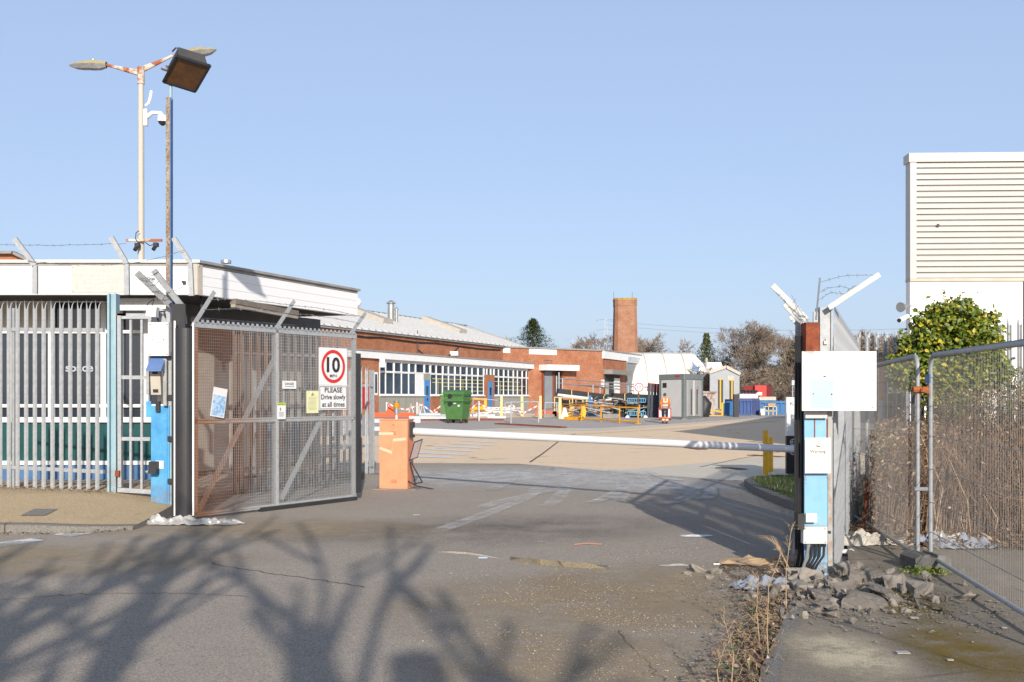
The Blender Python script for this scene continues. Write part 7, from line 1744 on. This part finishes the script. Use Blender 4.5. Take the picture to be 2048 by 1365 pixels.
weed(tuple(G(1462,1385)+V((0,0,.01))),.40,5,'thin weed with green leaf whorls at the left edge of the soil strip',True)
weed(tuple(G(1440,1400)+V((0,0,.01))),.30,6,'shorter weed with grey green leaves near the bottom edge of the picture',True)
t=T('dry_grass_tuft','clump of straight dry grass blades fanning left near the fallen cardboard','grass tuft',tuple(G(1590,1165)+V((0,0,.02)))); m=MB(); rnd=random.Random(9)
for k in range(12): m.tube([(0,0,0),(-.10-.02*k*.4,rnd.gauss(0,.02),.18+.03*k*.6),(-.16-.03*k*.5,rnd.gauss(0,.03),.36+.03*rnd.random())],[.003,.002,.001],3,cap=False)
m.build('blades',STEMP,t)
m=MB()
def fw(r): y=r.uniform(4.9,7.8); return (1.2+(y-4.9)*.34-r.uniform(0,.30),y,.03)
for _ in range(380):
    x,y,z=fw(rnd); a=rnd.uniform(0,6.28); L=rnd.uniform(.03,.14); h=rnd.uniform(.005,.07); m.tube([(x,y,z),(x+L*.5*math.cos(a),y+L*.5*math.sin(a),z+h),(x+L*math.cos(a),y+L*math.sin(a),z+h*.6)],[.0016,.0014,.0008],3,cap=False)
m.build('dead_grass',STEMP,kind='stuff',label='flattened dead grass and twigs in the soil strip beside the slab',cat='dead grass')
leaf_cloud(500,lambda r:(lambda q:(q[0],q[1],q[2]+r.random()*.04))(fw(r)),.008,.02,70).build('low_weeds',GREENLEAF,kind='stuff',label='small green weeds growing against the concrete edging',cat='weeds')
leaf_cloud(500,lambda r:(3.62+r.gauss(0,.10),8.72+r.gauss(0,.06),.07+abs(r.gauss(0,.025))),.008,.018,71).build('moss_tuft',leafm('moss_leaf',(.13,.19,.02),(.19,.24,.03),(.25,.28,.05)),kind='stuff',label='bright green moss tuft under the fence foot block',cat='moss')
# ---- rocks
def rock(loc,r,seed,label,mat=ROCK,flat=.45,group='lumps of broken asphalt and concrete by the right post',rz=0):
    rnd=random.Random(seed); bm=bmesh.new()
    for _ in range(13):
        d=V((rnd.uniform(-1,1),rnd.uniform(-1,1),rnd.uniform(-1,1))); k=max(abs(d.x),abs(d.y),abs(d.z)); d=d/k*rnd.uniform(.75,1); bm.verts.new((d.x*r*.95,d.y*r*.72,d.z*r*flat*.8))
    res=bmesh.ops.convex_hull(bm,input=bm.verts[:]); bmesh.ops.delete(bm,geom=[v for v in bm.verts if not v.link_faces],context='VERTS')
    bmesh.ops.subdivide_edges(bm,edges=bm.edges[:],cuts=3,use_grid_fill=True)
    for v in bm.verts: n_=mnoise.noise(v.co*(2.2/r)+V((seed,0,0))); v.co+=v.co.normalized()*(n_*r*.18+mnoise.noise(v.co*(6/r))*r*.09)
    me=bpy.data.meshes.new('broken_lump'); bm.to_mesh(me); bm.free(); me.materials.append(mat)
    o=bpy.data.objects.new('broken_lump',me); C.objects.link(o); o.location=loc; o.rotation_euler=(rnd.uniform(-.2,.2),rnd.uniform(-.2,.2),rz); tag(o,label,'rubble lump',group); return o
RK=[(1730,1180,.17,'dark brown jagged lump at the back right of the heap',ROCK,.6),(1690,1200,.13,'very dark round lump in the middle of the heap',ROCK,.7),(1640,1210,.15,'flat grey slab piece left in the front of the heap',ROCK,.4),
(1600,1195,.11,'grey lump at the left edge of the heap',ROCKL,.6),(1730,1228,.20,'largest flat dark grey slab at the front of the heap',ROCK,.35),(1770,1215,.18,'long tilted dark slab piece front right of the heap',ROCK,.4),(1790,1190,.12,'pale upright wedge of concrete at the right of the heap',ROCKL,.9),
(1840,1205,.12,'square pale concrete lump alone right of the heap',ROCKL,.8),(1805,1180,.08,'small grey lump behind the pale wedge',ROCKL,.7),(1620,1175,.12,'grey crumbly lump against the foot of the blue post',ROCKL,.7),(1680,1165,.13,'rounded grey lump just right of the blue post foot',ROCKL,.8),
(1585,1165,.12,'pale grey lump left of the blue post foot',ROCKL,.6),(1935,1215,.09,'lone beige stone near the fence bottom tube',ROCKL,.6),(1655,1235,.09,'small dark lump at the lower left of the heap',ROCK,.6),(1700,1230,.10,'small dark lump between the two front slabs',ROCK,.6),(1660,1190,.09,'grey stone in the centre left of the heap',ROCKL,.7),(1745,1200,.09,'rough dark stone behind the largest slab',ROCK,.8),(1560,1195,.09,'broken grey piece half buried left of the heap by the soil strip',ROCKL,.5),(1665,1250,.07,'small grey piece at the very front of the heap',ROCK,.5),(1815,1240,.06,'small flat chip right of the front slabs',ROCKL,.4),(1625,1240,.08,'dark flat piece at the front left of the heap',ROCK,.4),(1770,1172,.09,'dark piece at the back of the heap towards the fence foot',ROCK,.6),(1712,1150,.08,'pale piece behind the post by the palisade foot',ROCKL,.6)]
for i,(px,py,r,lab,mt,fl_) in enumerate(RK):
    g=G(px,py); rock((g.x,g.y,.055+r*fl_*.4),r*1.0,100+i,lab,mt,fl_,rz=i*.7)
for i,(px,py,r,lab) in enumerate(((1400,1146,.10,'largest pale concrete lump on the road left of the cardboard'),(1432,1150,.07,'middle pale concrete lump on the road'),(1375,1152,.05,'small pale concrete lump on the road at the left'),(1418,1160,.05,'small pale stone on the road in front of the larger lumps'),(1450,1162,.045,'tiny pale stone on the road nearest the plastic'))):
    g=G(px,py); rock((g.x,g.y,.01+r*.2),r,200+i,lab,ROCKL,.7,group='pale concrete lumps on the road edge')
rnd=random.Random(44)
fillr=[rock((0,0,0),.05,300,'fist sized grey stone among the rubble heap',ROCKL,.7,group='fist sized stones in the rubble heap'),rock((0,0,0),.05,301,'fist sized dark stone among the rubble heap',ROCK,.7,group='fist sized dark stones in the rubble heap')]
for k in range(120):
    px=rnd.gauss(1695,85);py=rnd.gauss(1203,26)
    g=G(px,py); src=fillr[k%2]
    o=src if k<2 else src.copy()
    if k>=2: C.objects.link(o)
    o.location=(g.x,g.y,.06+rnd.random()*.04); q=rnd.uniform(.4,1.1); o.scale=(q,q,q); o.rotation_euler=(rnd.random()*3,rnd.random()*3,rnd.random()*6)
# ---- crumpled sheets / litter
def crumple(name,label,loc,sx,sy,h,mat,seed,rz=0,cat='litter',n=22,group=None,sharp=2.2):
    me=bpy.data.meshes.new(name); vs=[];fs=[]
    for i in range(n+1):
        for j in range(n+1):
            u=i/n*2-1;v=j/n*2-1; e=1+.18*mnoise.noise(V((u*1.5,v*1.5,seed))); d=max(abs(u),abs(v))
            x=u*sx/2*e*(1-.25*abs(v)**2);y=v*sy/2*(1+.2*mnoise.noise(V((v*2,u*2,seed+9))))*(1-.25*abs(u)**2)
            z=h*.5*(abs(mnoise.noise(V((x/sx*sharp*2,y/sy*sharp*2,seed))))*1.7+.5*abs(mnoise.noise(V((x/sx*9,y/sy*9,seed+3)))))*(1-d**3*.8)+.004
            vs.append((x,y,z))
    fs=[(i*(n+1)+j,(i+1)*(n+1)+j,(i+1)*(n+1)+j+1,i*(n+1)+j+1) for i in range(n) for j in range(n)]
    me.from_pydata(vs,[],fs); me.materials.append(mat); me.update(); o=bpy.data.objects.new(name,me); C.objects.link(o); o.location=loc; o.rotation_euler=(0,0,rz); tag(o,label,cat,group); return o
PLASW=M('plastic_white',(.46,.445,.42),(.30,.29,.28),scale=9,rough=.35,spec=.7)
PLASB=M('plastic_bluish',(.33,.35,.39),(.20,.215,.25),scale=7,rough=.15,spec=1.0)
crumple('plastic_sheet','crumpled greyish white plastic sheet at the foot of the left gate guard',(-4.30,12.55,.01),.75,.32,.26,PLASW,1,-.1,'plastic sheet')
crumple('plastic_sheet','long low crumpled plastic strip under the hinge end of the mesh gate',(-3.75,12.5,.01),.75,.25,.16,PLASW,2,.05,'plastic sheet')
crumple('plastic_sheet','clear bluish plastic sheet lying left of the right blue post',tuple(G(1530,1178)+V((0,0,.02))),.62,.38,.16,PLASB,3,.4,'plastic sheet')
crumple('plastic_sheet','shiny clear plastic bag among the leaves at the right edge behind the fence',(4.62,10.3,.06),.75,.4,.22,PLASB,4,.1,'plastic sheet')
crumple('plastic_sheet','pointed clear plastic bag standing up right of centre behind the fence',(4.35,10.45,.06),.35,.25,.32,PLASB,5,.1,'plastic sheet')
crumple('cloth_rag','large cream rag heaped by the base of the receding palisade',tuple(G(1722,1096)+V((0,0,.05))),.75,.5,.22,RAG,6,.2,'rag')
crumple('cloth_rag','small white rag touching the palisade foot',tuple(G(1700,1112)+V((0,0,.03))),.32,.16,.06,SIGNW,7,0,'rag')
crumple('cloth_rag','cream rag lying right of the largest rag behind the fence tube',tuple(G(1790,1098)+V((0,0,.05))),.55,.3,.14,RAG,8,-.2,'rag')
crumple('cloth_rag','white crumpled bag between the two fence panel poles',tuple(G(1862,1095)+V((0,0,.05))),.42,.3,.22,PLASW,9,.5,'rag')
crumple('cloth_rag','off white rag partly under the leaves right of the fence poles',tuple(G(1900,1085)+V((0,0,.05))),.5,.25,.14,RAG,10,.2,'rag')
crumple('cloth_rag','small white scrap behind the farther wire panel',tuple(G(1775,1075)+V((0,0,.05))),.3,.2,.14,PLASW,11,.9,'rag')
crumple('plastic_sheet','grey plastic scrap in the leaves right of the white bag',tuple(G(1925,1100)+V((0,0,.05))),.35,.22,.14,PLASB,12,.9,'plastic sheet')
crumple('cardboard_sheet','flattened tan cardboard lying left of the right gate post',tuple(G(1515,1131)+V((0,0,.02))),.75,.45,.14,CARD,13,-.2,'cardboard',n=8)
crumple('cardboard_sheet','torn tan cardboard flap nearer the right post',tuple(G(1562,1150)+V((0,0,.02))),.36,.25,.10,CARD,14,.7,'cardboard',n=6)
crumple('paper_scrap','flat white paper scrap on the road in the edge of the fence shadow',tuple(G(1392,1074)+V((0,0,.008))),.38,.18,.015,SIGNW,15,.1,'paper')
crumple('paper_scrap','pale plastic scrap on the road left of the concrete lumps',tuple(G(1350,1134)+V((0,0,.008))),.32,.12,.025,PLASW,16,.1,'paper')
for i,(px,py,w,lab) in enumerate(((966,1117,.13,'small square bluish paper beside the broken road edge'),(833,1031,.13,'thin pale scrap on the road below the barrier cabinet'),(1805,1308,.11,'pale flake lying on the slab near the bottom'),(1900,1323,.05,'tiny white cup lid on the mossy ground'),(2008,1258,.05,'tiny white label on the ground at the far right'),(1828,1238,.08,'pale flat stone chip on the slab right of the heap'))):
    g=G(px,py,.06 if px>1600 else 0); w*=.7; m=MB(); m.fbox(Fr((g.x,g.y,g.z+.006),X,Y),-w/2,w/2,-w/3,w/3,0,.006); m.build('paper_scrap',PLASW if i!=0 else PALEB,label=lab,cat='paper')
m=MB(); g=G(1452,1133); m.tube([g+V((-.12,0,.02)),g+V((.12,.05,.02))],.008,6); m.build('white_tube',SIGNW,label='thin white plastic tube left of the cardboard',cat='tube')
m=MB(); g=G(1175,1092); m.tube([g+V((-.15,-.02,.015)),g+V((0,.04,.02)),g+V((.16,.0,.015))],.008,5); m.build('red_strap',M('strap',(.42,.22,.15),(.35,.18,.12)),label='thin curved reddish strap lying on the road in the middle',cat='strap')
# ---------------------------------------------------------------- trees behind the viewer: only their shadows are seen
BG='bare roadside trees casting shadows on the driveway'
for i,(x,y,h,seed,lab,sp) in enumerate(((-3.5,-5.5,7.6,61,'bare tree whose long branch shadows streak the left foreground',.6),(-1.9,-6.0,8.0,62,'bare tree whose branch shadows cross the middle foreground',.6),(-.5,-5.2,7.4,63,'bare tree shading the bottom centre of the driveway',.6),(-5.3,-5.8,7.7,65,'bare tree shading the far left foreground',.6),(.6,-6.5,7.4,67,'slim bare tree behind the others shading the near driveway',.55))):
    m=bare_tree_mesh(seed,h,sp,3,r0=.20,twig=.05,dens=2,first=.10); split_tree('bare_tree',lab,m,(x,y,0),BG,nbig=20)
# ---------------------------------------------------------------- light, sky, camera
el=R(20.5); s_=V((-.13,.9915,0)).normalized(); d=V((s_.x*math.cos(el),s_.y*math.cos(el),-math.sin(el)))
sun=bpy.data.lights.new('sun','SUN'); sun.energy=5.0; sun.angle=R(.53); sun.color=(1.0,.93,.83)
so=bpy.data.objects.new('sun',sun); C.objects.link(so); so.rotation_euler=d.to_track_quat('-Z','Y').to_euler()
sc=bpy.context.scene
w=bpy.data.worlds.new('World'); sc.world=w; w.use_nodes=True; nt=w.node_tree; bg=nt.nodes['Background']
sky=nt.nodes.new('ShaderNodeTexSky'); sky.sky_type='NISHITA'; sky.sun_disc=False; sky.sun_elevation=el; sky.sun_rotation=R(174); sky.altitude=0; sky.air_density=1.0; sky.dust_density=1.6; sky.ozone_density=1.5
mx=nt.nodes.new('ShaderNodeMix'); mx.data_type='RGBA'; mx.inputs[0].default_value=.60; mx.inputs[7].default_value=(3.6,4.58,6.8,1); nt.links.new(sky.outputs[0],mx.inputs[6]); nt.links.new(mx.outputs[2],bg.inputs[0]); tc=nt.nodes.new('ShaderNodeTexCoord'); sp_=nt.nodes.new('ShaderNodeSeparateXYZ'); mr=nt.nodes.new('ShaderNodeMapRange'); mr.interpolation_type='SMOOTHSTEP'; mr.inputs[1].default_value=.30; mr.inputs[2].default_value=.85; mr.inputs[3].default_value=.60; mr.inputs[4].default_value=.0; nt.links.new(tc.outputs['Generated'],sp_.inputs[0]); nt.links.new(sp_.outputs[2],mr.inputs[0]); nt.links.new(mr.outputs[0],mx.inputs[0]); bg.inputs[1].default_value=.145
cam=bpy.data.cameras.new('camera'); co=bpy.data.objects.new('camera',cam); C.objects.link(co); sc.camera=co
cam.sensor_width=36; cam.lens=F*36/2048; cam.shift_y=(HZ-682.5)/2048; cam.clip_end=3000; cam.clip_start=.1
co.location=(0,0,CH); co.rotation_euler=(R(90),0,0)
sc.view_settings.view_transform='Standard'; sc.view_settings.look='None'; sc.view_settings.exposure=0
sc.cycles.max_bounces=6
